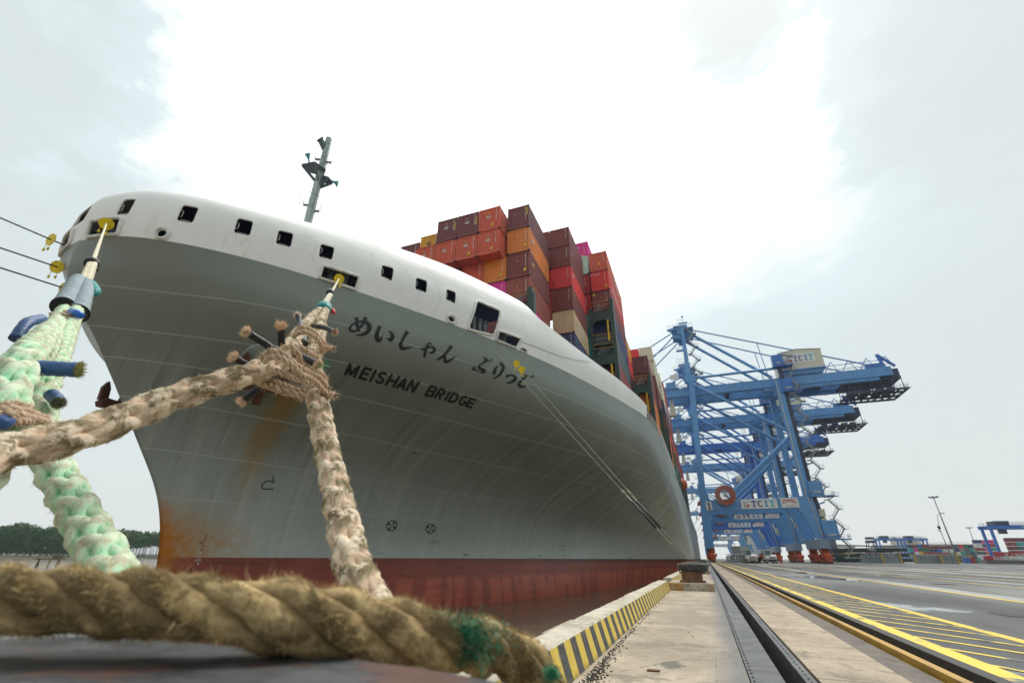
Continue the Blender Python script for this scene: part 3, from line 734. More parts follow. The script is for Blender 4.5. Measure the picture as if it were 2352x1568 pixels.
for cx, cy, rx, ry in ((1566, 942, 48, 46), (1932, 970, 43, 41)):       # bow thruster marks
    cr = Q(900, 1700, 2.352); sl = -.45
    f = lambda a, k=1: (cx + rx * k * math.cos(a) * 1.0, cy + ry * k * math.sin(a) + sl * rx * k * math.cos(a) * .35)
    stroke(mb, [f(2 * math.pi * i / 24) for i in range(25)], [6] * 25, cr)
    for a in (20, 110, 200, 290):
        a = R(a + 20); c0 = (cx, cy); p1, p2 = f(a - .22, .9), f(a + .22, .9)
        q = [on_hull(*cr(*c0)), on_hull(*cr(*p1)), on_hull(*cr(*p2))]
        if None not in q: mb.add(q, [(0, 1, 2)])
cr = Q(900, 1700, 2.352)
stroke(mb, [(448, 474), (456, 538)], [7, 7], cr); stroke(mb, [(456, 538), (420, 522), (380, 528), (345, 565), (362, 594), (410, 598), (458, 600)], [7] * 7, cr)
stroke(mb, [(1752, 256), (1778, 258), (1806, 262)], [5, 5, 5], cr)
sp(mb.build('hull_symbol', M['hulltext'], None, fix=False))
# ---- foremast
mast = empty('foremast'); mast.location = (CX, 21.15, 19.45); mast.scale = (.68, .68, .97)
mast.parent = ship; mast.matrix_parent_inverse = Matrix.Translation(ship.location).inverted()
M['mast'] = mat('mast_grey_green', (.34, .42, .38), .5); M['mastd'] = mat('mast_platform_dark', (.09, .12, .13), .6)
b = MB(); b.tube([(0, 0, 0), (0, 0, 12)], .46, 16); b.tube([(0, 0, 12), (0, 0, 16.3)], .41, 16); b.build('mast_tube', M['mast'], mast, angle=40)
LE = lambda l, e, z: (l * .63 + e * .78, l * .78 - e * .63, z)
def mastplat(P_, z, zb):
    b = MB(); n = len(P_); vs = [LE(l, e, z) for l, e in P_] + [LE(l, e, z + .1) for l, e in P_] + [LE(.25 * (1 if P_[0][0] > 0 else -1), .1, zb), LE(.1 * (1 if P_[0][0] > 0 else -1), .3, zb)]
    b.add(vs, [tuple(range(n, 2 * n)), tuple(range(n))[::-1]] + [(i, (i + 1) % n, n + (i + 1) % n, n + i) for i in range(n)]); b.v = b.v[:2 * n]; b.build('platform', M['mastd'], mast)
    for l, e in P_[:3]:
        b = MB(); b.beam(LE(l * .95, e * .95, z), LE(.2, .1, zb), .09, .3); b.build('platform_bracket', M['mastd'], mast)
    b = MB(); q = [LE(l, e, z + .95) for l, e in P_[:3]]; b.tube(q, .02, 4); [b.tube([LE(l, e, z + .1), LE(l, e, z + .95)], .02, 4) for l, e in P_[:3]]; b.build('platform_rail', M['mastd'], mast)
mastplat([(-2.3, .2), (-.9, 1.5), (.5, .9), (.2, -.5), (-1.0, -.7)], 12.0, 10.5)
mastplat([(.3, .8), (1.1, .8), (1.7, .1), (.4, -.8)], 11.3, 10.2)
b = MB(); b.tube([LE(-.2, 0, 14.9), LE(-1.0, .2, 15.7)], .36, 12); b.disc(LE(-1.0, .2, 15.7), LE(-.7, .3, .6), .5, .14, 20); b.build('mast_lamp', M['mastd'], mast)
M['horn'] = mat('horn_teal', (.05, .28, .27), .4)
for p, d in ((LE(-1.5, .7, 12.25), LE(-.5, .3, .9)), (LE(1.45, .1, 11.5), LE(1, .2, -.2))):
    b = MB(); p = Vector(p); d = Vector(d).normalized() * .9; b.tube([p, p + d * .3, p + d * .7, p + d * .95], [.09, .11, .22, .40], 14); b.tube([p + Vector((0, 0, -.2)), p + Vector((0, 0, .1))], .1, 8)
    b.build('horn', M['horn'], mast, smooth=True)
b = MB()
for cx, cy, z0, s in ((-.9, -.5, 8.2, 1), (.95, .4, 7.6, 1), (-1.0, -.5, 13.6, 1), (1.0, .4, 13.3, 1)):
    b.beam((0, 0, z0), (cx, cy, z0), .08, .2)
    for k in range(5): b.tube([(cx * .55 + .75 * math.cos(t) * (.5 + .12 * k), cy * .55 + .75 * math.sin(t) * (.5 + .12 * k), z0 - .1 + .12 * k) for t in [R(q * 30) for q in range(12)]], .014, 3, closed=True)
    b.tube([(cx, cy, z0), (cx * 1.1, cy * 1.1, z0 + .9)], .025, 4)
for k in range(40): b.tube([(.42, -.18, 1 + k * .37), (.62, .1, 1 + k * .37)], .012, 3)
b.tube([(.42, -.18, 0), (.42, -.18, 16)], .022, 4); b.tube([(.62, .1, 0), (.62, .1, 16)], .022, 4)
for z0 in (8.8, 9.2): b.tube([(-1.3, -.7, z0 - 1), (-1.5, -.8, z0 + .8)], .02, 4)
for p in ((-2.2, -1.6, 7.2), (-.9, -1.5, 8.0), (.4, -1.2, 8.0), (2.3, .5, 7.6)): b.tube([(p[0], p[1], p[2]), (p[0], p[1], p[2] + .95)], .02, 4)
b.tube([(-2.2, -1.6, 8.15), (-.9, -1.5, 8.95), (.4, -1.2, 8.95), (2.3, .5, 8.5)], .022, 4)
b.build('ladder_and_rails', M['mastd'], mast)
b = MB(); b.tube([Vector((-.2, 0, 9.5)), atX(660, 459, CX + 2) - Vector(mast.location)], .018, 4); b.tube([Vector((.5, 0, 9.5)), W(*ab(805, 508), .05) - Vector(mast.location)], .018, 4)
b.build('stay_wire', M['grey'], mast)
# ================================================================ CONTAINERS
def cmat(name, c, w=.5):
    t = NT('container_' + name); n = t.noise(.35, 5, .6); 
    oi = t.node('ShaderNodeObjectInfo'); rnd = oi.outputs['Random']
    k = t.mix(t.ramp(n, [(.3, 0), (.7, 1)]), tuple(x * .86 for x in c), tuple(x * 1.12 + .004 for x in c))
    k = t.mix(t.math('MULTIPLY', rnd, .16), k, (.26, .16, .14))
    wm = t.node('ShaderNodeMapping'); t.l.new(t.obj, wm.inputs[0]); cv = t.node('ShaderNodeCombineXYZ'); t.l.new(t.math('MULTIPLY', rnd, 50), cv.inputs[0]); t.l.new(cv.outputs[0], wm.inputs['Location'])
    wm.inputs['Scale'].default_value = (1, 1, .22)
    st = t.noise(1.9, 6, .72, vec=wm.outputs[0]); k = t.mix(t.math('MULTIPLY', t.ramp(st, [(.57, 0), (.68, 1)]), w), k, (.09, .035, .02))
    wm2 = t.node('ShaderNodeMapping'); t.l.new(wm.outputs[0], wm2.inputs[0]); wm2.inputs['Scale'].default_value = (3, 3, 6)
    k = t.mix(t.math('MULTIPLY', t.ramp(t.noise(1.6, 6, .7, vec=wm2.outputs[0]), [(.62, 0), (.66, 1)]), w), k, (.05, .03, .025))
    return t.base(k, .5, 0, .4)
CC = {'maroon': (0.258, 0.066, 0.06), 'plum': (0.23, 0.075, 0.077), 'red_orange': (0.719, 0.133, 0.07), 'orange': (0.82, 0.266, 0.055), 'amber': (0.82, 0.423, 0.046), 'red': (0.812, 0.055, 0.055), 'brick': (0.39, 0.094, 0.07), 'magenta': (0.82, 0.046, 0.344), 'beige': (0.734, 0.547, 0.329), 'navy': (0.044, 0.077, 0.195), 'slate': (0.11, 0.173, 0.195), 'teal': (0.046, 0.469, 0.39), 'green': (0.046, 0.204, 0.11), 'cream': (0.82, 0.82, 0.656), 'grey': (0.344, 0.39, 0.375), 'white': (0.82, 0.82, 0.82), 'blue': (0.046, 0.204, 0.594), 'crimson': (0.469, 0.031, 0.039), 'sage': (0.516, 0.656, 0.562)}
CM = {k: cmat(k, v) for k, v in CC.items()}
M['castd'] = mat('container_frame_dark', (.07, .04, .035), .7)
M['num'] = mat('container_white_marking', (.62, .60, .55), .6)
def corr(mb, p0, ux, L, Hh, depth, pitch, nrm):
    """corrugated sheet: p0 lower corner, ux unit direction, nrm outward"""
    p0, ux, nrm = Vector(p0), Vector(ux), Vector(nrm); n = max(1, round(L / pitch)); pt = L / n; prof_ = []
    for i in range(n): prof_ += [(i * pt, 0), (i * pt + pt * .32, 0), (i * pt + pt * .46, -depth), (i * pt + pt * .86, -depth)]
    prof_.append((L, 0)); lo = [p0 + ux * a + nrm * b_ for a, b_ in prof_]; m = len(lo)
    mb.add(lo + [p + Vector((0, 0, Hh)) for p in lo], [(i, i + 1, m + i + 1, m + i) for i in range(m - 1)])
_cproto = {}
def cont_meshes(L, Wd, Hh, simple=False):
    key = (round(L, 2), round(Wd, 2), round(Hh, 2), simple)
    if key in _cproto: return _cproto[key]
    w = Wd / 2; m0 = CM['maroon']; parts = {}
    f = MB(); e = .10
    for x in (-w, w - e):
        for y in (0, L - e): f.box(x, x + e, y, y + e, .02, Hh - .02)
        f.box(x + .001, x + .08, e, L - e, .03, .17); f.box(x + .001, x + .08, e, L - e, Hh - .12, Hh - .03)
    for y in (0, L - .09): f.box(-w + e, w - e, y, y + .09, .03, .20); f.box(-w + e, w - e, y, y + .09, Hh - .13, Hh - .03)
    f.box(-w + .07, w - .07, .06, L - .06, Hh - .06, Hh - .04); f.box(-w + .07, w - .07, .06, L - .06, .1, .14)
    o = f.build('frame', m0); parts['frame'] = o.data; bpy.data.objects.remove(o)
    if simple:
        g = MB(); corr(g, (-w + e, .03, .2), (1, 0, 0), Wd - 2 * e, Hh - .33, .06, .24, (0, -1, 0)); corr(g, (w - .03, e, .17), (0, 1, 0), L - 2 * e, Hh - .29, .045, .28, (1, 0, 0))
        g.box(-w + .04, w - .08, .08, L - .05, .18, Hh - .1)
        o = g.build('panels', m0, fix=False); parts['panels'] = o.data; bpy.data.objects.remove(o)
    else:
        for nm, a in (('end_wall', ((-w + e, .025, .2), (1, 0, 0), Wd - 2 * e, Hh - .33, .07, .235, (0, -1, 0))), ('side_wall', ((w - .02, e, .17), (0, 1, 0), L - 2 * e, Hh - .29, .065, .28, (1, 0, 0))),
                      ('far_side_wall', ((-w + .02, e, .17), (0, 1, 0), L - 2 * e, Hh - .29, .045, .28, (-1, 0, 0))), ('rear_wall', ((-w + e, L - .025, .2), (1, 0, 0), Wd - 2 * e, Hh - .33, .05, .235, (0, 1, 0)))):
            g = MB(); corr(g, *a); o = g.build(nm, m0, fix=False); parts[nm] = o.data; bpy.data.objects.remove(o)
        g = MB()
        for x in (-w - .004, w - .174):
            for y in (-.004, L - .174):
                for z in (0, Hh - .12): g.box(x, x + .178, y, y + .178, z, z + .12)
        o = g.build('corner_casting', M['castd']); parts['corner_casting'] = o.data; bpy.data.objects.remove(o)
    _cproto[key] = parts; return parts
def container(x, y, z, L, Wd, Hh, colr, label, group, rz=0, simple=False, marks=None):
    parts = cont_meshes(L, Wd, Hh, simple)
    nm = 'shipping_container'
    root = bpy.data.objects.new(nm, parts['frame']); col.objects.link(root); root.location = (x, y, z); root.rotation_euler = (0, 0, rz)
    tag(root, label, 'container', group); root.material_slots[0].link = 'OBJECT'; root.material_slots[0].material = CM[colr]
    for k, me_ in parts.items():
        if k == 'frame': continue
        nmk = {'far_side_wall': 'side_wall', 'rear_wall': 'end_wall'}.get(k, k)
        o = bpy.data.objects.new(nmk, me_); col.objects.link(o); o.parent = root
        if k != 'corner_casting': o.material_slots[0].link = 'OBJECT'; o.material_slots[0].material = CM[colr]
    w = Wd / 2
    for mk in marks or []:
        if mk[0] == 'front':
            o = flat_text(mk[1], mk[2], mk[5] if len(mk) > 5 else M['num'], root, 'marking', .004, bold=.012 if len(mk[1]) < 4 else 0); o.rotation_euler = (R(90), 0, 0); o.location = (mk[3], -.012, mk[4])
        elif mk[0] == 'side':
            o = flat_text(mk[1], mk[2], mk[5] if len(mk) > 5 else M['num'], root, 'marking', .004, bold=.02); o.rotation_euler = (R(90), 0, R(90)); o.location = (w + .012, mk[3], mk[4])
        elif mk[0] == 'code':
            g = MB(); rr = random.Random(len(label))
            for k in range(11):
                if k in (4,): continue
                g.box(mk[1] - .035, mk[1] + .035 + rr.random() * .02, -.014, -.004, mk[2] - k * .135, mk[2] - k * .135 + .085)
            g.build('code_marking', M['num'], root)
        elif mk[0] == 'plate':
            g = MB(); g.box(mk[1] - .13, mk[1] + .13, -.016, -.004, mk[2] - .17, mk[2] + .17); g.build('yellow_placard', M['yellow'], root)
        elif mk[0] == 'tri':
            g = MB(); g.prism([(mk[1] - .1, mk[2]), (mk[1] + .1, mk[2]), (mk[1], mk[2] + .18)], -.016, -.004); g.build('warning_triangle', M['yellow'], root)
        elif mk[0] == 'stripe':
            g = MB(); g.box(mk[1] - .05, mk[1] + .05, -.016, -.004, mk[2] - .5, mk[2]); g.box(mk[1] - .05, mk[1] + .05, -.016, -.004, mk[2] + .1, mk[2] + .45); g.build('hazard_strip', M['yellow'], root)
    return root
ORD = ['top', 'second from top', 'third from top', 'fourth from top', 'fifth from top', 'sixth from top', 'seventh from top', 'eighth from top', 'ninth from top', 'tenth from top']
COLN = ['quayside column', 'second column from the quay', 'third column from the quay', 'fourth column from the quay', 'fifth column from the quay', 'sixth column from the quay']
GR = 'containers stacked on the ship deck'
BAYN = ['frontmost stack', 'second stack from the bow', 'third stack from the bow', 'fourth stack from the bow', 'fifth stack from the bow', 'sixth stack from the bow', 'seventh stack from the bow', 'eighth stack from the bow', 'ninth stack from the bow', 'tenth stack', 'eleventh stack', 'twelfth stack', 'thirteenth stack']
def nice(c): return c.replace('_', '-')
def lab(c, t, cn, bay): return f"{nice(c)} container, {ORD[t]}, {COLN[cn]}, {BAYN[bay]}"
C45 = lambda x=.0, z=1.75: [('front', '45', .52, x, z), ('tri', x, z + .42), ('code', .85, 2.55)]
CD = [('code', .8, 2.55)]
Y_ = M['yellow']
# bay 1
for t, (c, mk) in enumerate([('plum', [('tri', -.4, 1.9), ('stripe', 1.0, 2.1), ('side', '7', .6, .9, 1.8, M['text_blue'])] + CD), ('orange', [('tri', -.1, 1.9), ('plate', .75, .7), ('side', '24', .9, 1.0, 1.7)] + CD),
                             ('maroon', [('tri', -.1, 1.85), ('plate', .72, .75), ('side', '45', .6, 1.1, 1.8, Y_)] + CD), ('brick', [('tri', -.1, 1.8), ('side', '45', .6, 1.1, 1.8, Y_)] + CD), ('magenta', []), ('maroon', [])]):
    container(-13.25, 35.3, 35.15 - 3.03 * (t + 1), 6.75, 2.44, 2.93, c, lab(c, t, 0, 0), GR, marks=mk)
for cn, cs in enumerate([['red_orange', 'red_orange'], ['plum', 'red_orange'], ['plum', 'red_orange'], ['amber', 'red_orange']], 1):
    for t, c in enumerate(cs):
        mk = [('front', '45', .55, -.1, 1.7, M['text_dark'] if c == 'amber' else M['num']), ('tri', -.1, 2.2)] + CD + ([('plate', .35, .6)] if c == 'red_orange' and cn < 3 else []) + ([('stripe', 1.0, 1.7)] if c == 'plum' else [])
        dz = -.9 if c == 'amber' else 0
        container(-13.25 - 2.53 * cn - .25, 34.0 + (.7 if c == 'amber' else 0), 34.75 - 3.03 * (t + 1) + (dz if t == 0 else dz), 8.0, 2.44, 2.93, c, lab(c, t, cn, 0), GR, marks=mk)
for cn, cs in ((1, ['orange', 'magenta', 'maroon']), (2, ['red_orange', 'red']), (3, ['maroon']), (4, ['red_orange'])):
    for t, c in enumerate(cs): container(-13.25 - 2.53 * cn, 35.3, 35.15 - 3.03 * (t + 3), 6.75, 2.44, 2.93, c, lab(c, t + 2, cn, 0), GR, marks=[('tri', -.1, 1.9), ('plate', .6, .7)] + CD if cn == 1 else CD)
for t, c in enumerate(['plum', 'red_orange']): container(-13.25 - 2.53 * 5 - .3, 34.7, 33.2 - 3.03 * (t + 1), 7.2, 2.44, 2.93, c, lab(c, t, 5, 0), GR, marks=CD)
# bay 2
zt = 37.8
for t, (c, h, mk) in enumerate([('maroon', 2.8, [('code', .8, 2.4), ('side', '45', .5, .7, 2.0, Y_)]), ('maroon', 2.95, CD + [('side', '7', .5, .9, 2.0)]), ('red', 2.9, CD + [('side', '24', .8, 1.0, 1.9)]), ('maroon', 2.98, CD + [('side', '7', .5, .9, 2.1, Y_)]),
                                ('beige', 2.9, [('side', 'UASC', 1.5, 3.4, 1.25), ('front', 'UASC', .32, 0, 2.45)]), ('navy', 2.9, CD), ('maroon', 2.9, [])]):
    zt -= h; container(-10.95, 43.5, zt, 7.4, 2.44, h - .08, c, lab(c, t, 0, 1), GR, marks=mk)
zt = 37.8
for t, (c, h) in enumerate([('maroon', 2.8), ('brick', 2.95), ('red', 2.9)]): zt -= h; container(-13.48, 43.5, zt, 7.4, 2.44, h - .08, c, lab(c, t, 1, 1), GR)
# bay 3
zt = 40.05
for t, (c, mk) in enumerate([('red_orange', [('plate', .1, 1.1), ('code', .7, 2.7), ('side', 'HAMBURG', 1.1, 8, 1.5, M['num'])]), ('red', [('code', .7, 2.7), ('plate', .8, .6), ('front', 'HAMBURG', .28, -.6, 2.6), ('side', 'HAMBURG SUD', 1.2, 6.6, 1.5)]),
                             ('maroon', [('code', .7, 2.7), ('plate', -.9, 2.6), ('tri', 0, 2.0)]), ('navy', [('code', .7, 2.7), ('side', 'CMA', .9, 1.6, 2.0)]), ('slate', []), ('brick', [('tri', 0, 1.6)]), ('maroon', [('plate', -.6, 2.3), ('tri', .4, 1.6)]), ('brick', [])]):
    zt -= 3.18; L = 13.7
    if t == 3: cc = 'navy'
    container(-7.95, 53.0, zt, L, 2.44, 3.08, c, lab(c, t, 0, 2), GR, marks=mk)
zt = 40.05 + 3.1
for t, c in enumerate(['magenta', 'sage', 'crimson', 'crimson', 'teal', 'teal', 'maroon']):
    zt -= 3.18; container(-10.6, 53.0 + (0 if t else 1.0), zt, 13.7, 2.44, 3.08, c, lab(c, t, 1, 2), GR, marks=[('code', .6, 2.5)] + ([('front', '45', .5, -.3, 2.2), ('plate', .4, .6)] if t == 0 else []))
# bay 4, 5 and the long run of stacks towards the stern
zt = 30.6
for t, c in enumerate(['plum', 'maroon', 'orange', 'orange']): zt -= 3.1; container(-5.25, 70.0, zt, 12.2, 2.44, 3.0, c, lab(c, t, 0, 3), GR, marks=CD)
zt = 37.3
for t, c in enumerate(['amber', 'red', 'maroon']): zt -= 3.1; container(-8.9, 76.5, zt, 6.1, 2.44, 3.0, c, lab(c, t, 1, 3), GR)
rr = random.Random(5)
FAR = [(83.5, -5.05, 38.0, ['cream', 'cream', 'maroon', 'maroon', 'brick', 'maroon', 'green', 'slate']), (97.0, -4.75, 37.4, ['cream', 'cream', 'navy', 'maroon', 'orange', 'orange', 'green', 'green']),
       (110.6, -4.7, 40.2, ['crimson', 'red', 'grey', 'maroon', 'red', 'green', 'teal', 'green', 'maroon']), (124.2, -4.7, 37, ['maroon', 'brick', 'slate', 'red', 'red', 'green', 'green', 'slate']),
       (140, -4.7, 31, ['maroon', 'maroon', 'green', 'slate', 'navy', 'maroon']), (154, -4.7, 34, ['maroon', 'brick', 'maroon', 'red', 'green', 'slate', 'white']), (168, -4.7, 29, ['red', 'green', 'maroon', 'green', 'cream']),
       (184, -4.7, 32, ['maroon', 'slate', 'brick', 'green', 'red', 'maroon']), (198, -4.7, 30, ['brick', 'maroon', 'green', 'slate', 'maroon']), (214, -4.7, 28, ['maroon', 'slate', 'grey', 'red'])]
for bi, (y, x, ztop, cs) in enumerate(FAR):
    zt = ztop
    for t, c in enumerate(cs):
        zt -= 3.05
        if zt < 14.4: break
        container(x, y, zt, 12.2, 2.44, 2.95, c, lab(c, t, 0, bi + 4 if bi + 4 < 13 else 12) if bi < 9 else lab(c, t, 0, 12) + ', farthest aft', GR, simple=bi > 3)
    for t, c in enumerate([rr.choice(['maroon', 'amber', 'red', 'brick']) for _ in range(2)]):
        if bi < 3: container(x - 2.53, y + .1, ztop - 3.05 * (t + 1) - .05, 12.2, 2.44, 2.95, c, lab(c, t, 1, bi + 4), GR, simple=True)
# ---- lashing bridges
def lashing(x0, x1, y, z0, z1, zdeck, label):
    rt = empty('lashing_bridge', ((x0 + x1) / 2, y, zdeck), 0); w = (x1 - x0) / 2; H0, H1 = z0 - zdeck, z1 - zdeck
    rt.parent = ship; rt.matrix_parent_inverse = Matrix.Translation(ship.location).inverted()
    b = MB(); b.box(-w, -w + .42, 0, .9, 0, H1 + .9); b.build('post', M['lgreen'], rt); b = MB(); b.box(w - .5, w, 0, .9, 0, H1 + 2.0); b.build('post', M['lgreen'], rt)
    lev = []; z = H1
    while z > 1: lev.append(z); z -= 6.1
    for k, z in enumerate(lev):
        b = MB(); b.box(-w + .42, w - .5, .003, .85, z - 1.0, z + .25)
        if k == 0:
            for s in (-1, 1): b.prism([(s * (w - .45), z - 1.0), (s * (w - .95), z - 1.0), (s * (w - .45), z - 1.5)], .003, .85)
        b.build('cross_beam', M['lgreen'], rt); b = MB(); b.box(-w + .42, w - .5, .003, .85, z - 4.5, z - 4.1); b.build('walkway_beam', M['lgreen'], rt)
        for zz in (z - 3.6, z - 3.0, z + 1.2, z + 1.75):
            b = MB(); b.tube([(-w + .3, -.06, zz), (w - .3, -.06, zz)], .035, 5); b.build('guard_rail', M['railo'], rt)
        b = MB(); b.box(w - .95, w - .75, -.1, .05, z - 4.0, z - 1.1); b.build('ladder', M['yellow'], rt)
        b = MB()
        rl = random.Random(3)
        for q in range(9): xx = rl.uniform(-w + .5, w - 1.2); b.tube([(xx, -.05, z + .3), (xx + rl.uniform(.4, 1.3), -.05, z + rl.uniform(.8, 1.6))], .03, 4)
        b.build('lashing_rod', M['steel'], rt)
M['railo'] = mat('orange_guard_rail', (.6, .30, .05), .5)
lashing(-9.55, -6.35, 51.6, 0, 29.4, 14.5, '')
lashing(-6.7, -3.9, 69.0, 0, 25.0, 14.5, '')
lashing(-14.2, -11.7, 34.9, 0, 22.4, 14.5, '')
for y in (82.5, 96.2, 109.8, 123.4, 139.2, 153.2, 167.2, 183.2, 197.2):
    b = MB(); b.box(-4.0, -3.3, y - .4, y + .4, 14.5, 25 if y < 130 else 23); b.box(-8, -4, y - .4, y + .4, 22, 23); sp(b.build('lashing_bridge', M['lgreen'], None))
# bulwark post with beacon beside the first stack
b = MB(); b.box(-11.72, -11.4, 34.6, 35.2, 17.5, 23.6); sp(b.build('stack_guide_post', M['lgreen'], None))
# gangway boat and accommodation hints aft
b = MB(); b.tube([(-3.4, 146.5, 21), (-3.4, 148, 21), (-3.4, 151.5, 21), (-3.4, 153, 21)], [.3, 1.5, 1.5, .4], 12); sp(b.build('lifeboat', M['orange'], None, smooth=True))
b = MB()
for k in range(5): b.tube([(-3.0, 260 + k * 1.1, 14.6), (-2.9, 245 + k * 1.1, -2.2)], .07, 4)
sp(b.build('pilot_ladder', M['dark'], None))
# ================================================================ WATER, QUAY, GROUND
def water_material():
    t = NT('brown_river_water'); n = t.noise(.35, 5, .6); n2 = t.noise(2.6, 4, .6, vec=t.map((1, .6, 1)))
    t.bump(t.math('ADD', n2, t.math('MULTIPLY', n, .8)), .5, .10)
    return t.base((.19, .14, .09), .14, 0, .5)
b = MB(); b.add([(-3000, -1500, -2.9), (3000, -1500, -2.9), (3000, 4000, -2.9), (-3000, 4000, -2.9)], [(0, 1, 2, 3)])
tag(b.build('water', water_material(), fix=False), kind='structure')
def concrete(name, c1, c2, st, scale=1.0, wet=True):
    t = NT(name); x, y, z = t.xyz(); n = t.noise(1.3 * scale, 8, .65); n2 = t.noise(.55 * scale, 5, .6, vec=t.map((1, .45, 1), loc=(3, 1, 0)))
    c = t.mix(t.ramp(n, [(.35, 0), (.65, 1)]), c1, c2)
    c = t.mix(t.math('MULTIPLY', t.ramp(n2, [(.42, 0), (.62, 1)]), .8), c, st); c = t.mix(t.math('MULTIPLY', t.ramp(t.noise(.9, 9, .75, vec=t.map((1, 1.6, 1), loc=(8, 2, 0))), [(.54, 0), (.60, .75)]), 1.0), c, tuple(v * .7 for v in st))
    c = t.mix(t.math('MULTIPLY', t.ramp(t.noise(9, 8, .8), [(.56, 0), (.64, 1)]), .55), c, tuple(v * .5 for v in st)); c = t.mix(t.math('MULTIPLY', t.ramp(t.noise(45, 4, .8), [(.60, 0), (.66, 1)]), .7), c, tuple(v * .35 for v in st))
    c = t.mix(t.ramp(t.noise(38, 3, .6), [(.3, 0), (.7, .25)]), c, (.5, .45, .36))
    return t, c, x, y, z, n
t, c, x, y, z, n = concrete('apron_concrete', (.30, .24, .165), (.47, .385, .275), (.17, .135, .085))
edge_ = t.ramp(t.math('ADD', x, t.math('MULTIPLY', t.noise(1.1, 6, .65), .55)), [(.12, 0), (.42, 1)])
c = t.mix(t.math('MULTIPLY', edge_, .8), c, (.13, .127, .12))
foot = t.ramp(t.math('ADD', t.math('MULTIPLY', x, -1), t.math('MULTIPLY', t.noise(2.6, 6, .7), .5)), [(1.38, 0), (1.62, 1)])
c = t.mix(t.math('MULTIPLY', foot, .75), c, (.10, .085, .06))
oil = t.ramp(t.math('ADD', t.math('SQRT', t.math('ADD', t.math('POWER', t.math('MULTIPLY', t.math('SUBTRACT', x, -.52), 2.2), 2), t.math('POWER', t.math('MULTIPLY', t.math('SUBTRACT', y, 6.15), 1.6), 2))), t.math('MULTIPLY', t.noise(7, 5, .7), .75)), [(.62, 1), (.68, 0)])
c = t.mix(t.math('MULTIPLY', oil, .8), c, (.07, .065, .055))
vo = t.node('ShaderNodeTexVoronoi', feature='DISTANCE_TO_EDGE'); t.l.new(t.map((.9, .55, 1)), vo.inputs['Vector']); vo.inputs['Scale'].default_value = .8
wv_ = t.math('ADD', vo.outputs['Distance'], t.math('MULTIPLY', t.math('SUBTRACT', t.noise(6, 5, .7), .5), .05))
crk = t.math('MULTIPLY', t.math('LESS_THAN', t.math('ABSOLUTE', wv_), .0035), t.ramp(t.noise(.7, 4, .6, vec=t.map(loc=(5, 5, 5))), [(.48, 0), (.55, 1)]))
c = t.mix(t.math('MULTIPLY', crk, .85), c, (.05, .04, .03))
sp_ = t.ramp(t.noise(4.2, 8, .78, vec=t.map(loc=(2, 6, 0))), [(.57, 0), (.61, 1)]); c = t.mix(t.math('MULTIPLY', sp_, .45), c, (.16, .13, .09))
t.bump(t.math('SUBTRACT', t.noise(14, 6, .7), crk), .45, .012)
M['apron'] = t.base(c, t.math('SUBTRACT', .75, t.math('MULTIPLY', edge_, .35)))
t, c, x, y, z, n = concrete('paver_concrete', (.28, .215, .14), (.42, .33, .22), (.14, .11, .07))
jt = t.math('LESS_THAN', t.math('MODULO', t.math('ADD', y, 50), 1.22), .03)
c = t.mix(t.math('MULTIPLY', jt, .8), c, (.05, .045, .035)); c = t.mix(t.math('MULTIPLY', t.ramp(t.noise(3.0, 9, .8, vec=t.map((1, .6, 1), loc=(1, 9, 0))), [(.54, 0), (.59, 1)]), .5), c, (.13, .10, .07)); t.bump(t.math('ADD', t.noise(14, 6, .7), t.math('MULTIPLY', jt, -2)), .4, .01)
M['paver'] = t.base(c, .75)
def asphalt():
    t = NT('wet_asphalt'); x, y, z = t.xyz(); n = t.noise(.22, 6, .6, vec=t.map((1, .35, 1))); f = t.noise(22, 5, .7)
    c = t.mix(t.ramp(f, [(.3, 0), (.7, 1)]), (.020, .020, .020), (.054, .054, .051))
    c = t.mix(t.math('MULTIPLY', t.ramp(n, [(.45, 0), (.62, 1)]), .55), c, (.15, .15, .14))
    tm = t.ramp(t.noise(.9, 6, .65, vec=t.map((2.2, .035, 1), loc=(6, 1, 0))), [(.50, 0), (.62, 1)]); c = t.mix(t.math('MULTIPLY', tm, .6), c, (.022, .022, .022))
    bl = t.ramp(t.noise(.06, 4, .5, vec=t.map((1, .25, 1), loc=(4, 8, 0))), [(.48, 0), (.56, 1)])
    c = t.mix(t.math('MULTIPLY', bl, .5), c, (.26, .255, .235))
    wet = t.ramp(t.noise(.30, 5, .55, vec=t.map((1, .42, 1), loc=(11.3, 2.4, 0))), [(.60, 0), (.635, 1)])
    damp = t.ramp(t.noise(.30, 5, .55, vec=t.map((1, .42, 1), loc=(11.3, 2.4, 0))), [(.50, 0), (.62, 1)])
    c = t.mix(t.math('MULTIPLY', damp, .45), c, (.045, .045, .045)); c = t.mix(wet, c, (.05, .05, .052))
    bn = t.node('ShaderNodeBump'); t.l.new(t.math('MULTIPLY', f, t.math('SUBTRACT', 1.0, wet)), bn.inputs['Height']); bn.inputs['Strength'].default_value = .4; bn.inputs['Distance'].default_value = .008
    t.l.new(bn.outputs[0], t.b.inputs['Normal'])
    return t.base(c, t.math('SUBTRACT', t.math('SUBTRACT', .62, t.math('MULTIPLY', damp, .2)), t.math('MULTIPLY', wet, .40)), 0, .32)
M['asphalt'] = asphalt()
YN = -6
b = MB(); b.box(-1.42, .215, YN, 900, -.6, 0); tag(b.build('quay_apron', M['apron']), kind='structure')
b = MB(); b.box(-1.95, -1.425, YN, 900, -8, -.02); tag(b.build('quay_wall', M['apron']), kind='structure')
b = MB(); b.box(-1.42, 2.6, YN, 900, -8, -.62); tag(b.build('quay_foundation', M['apron']), kind='structure')
b = MB(); b.box(.845, 1.66, YN, 900, -.6, -.004); tag(b.build('paver_strip', M['paver']), kind='structure')
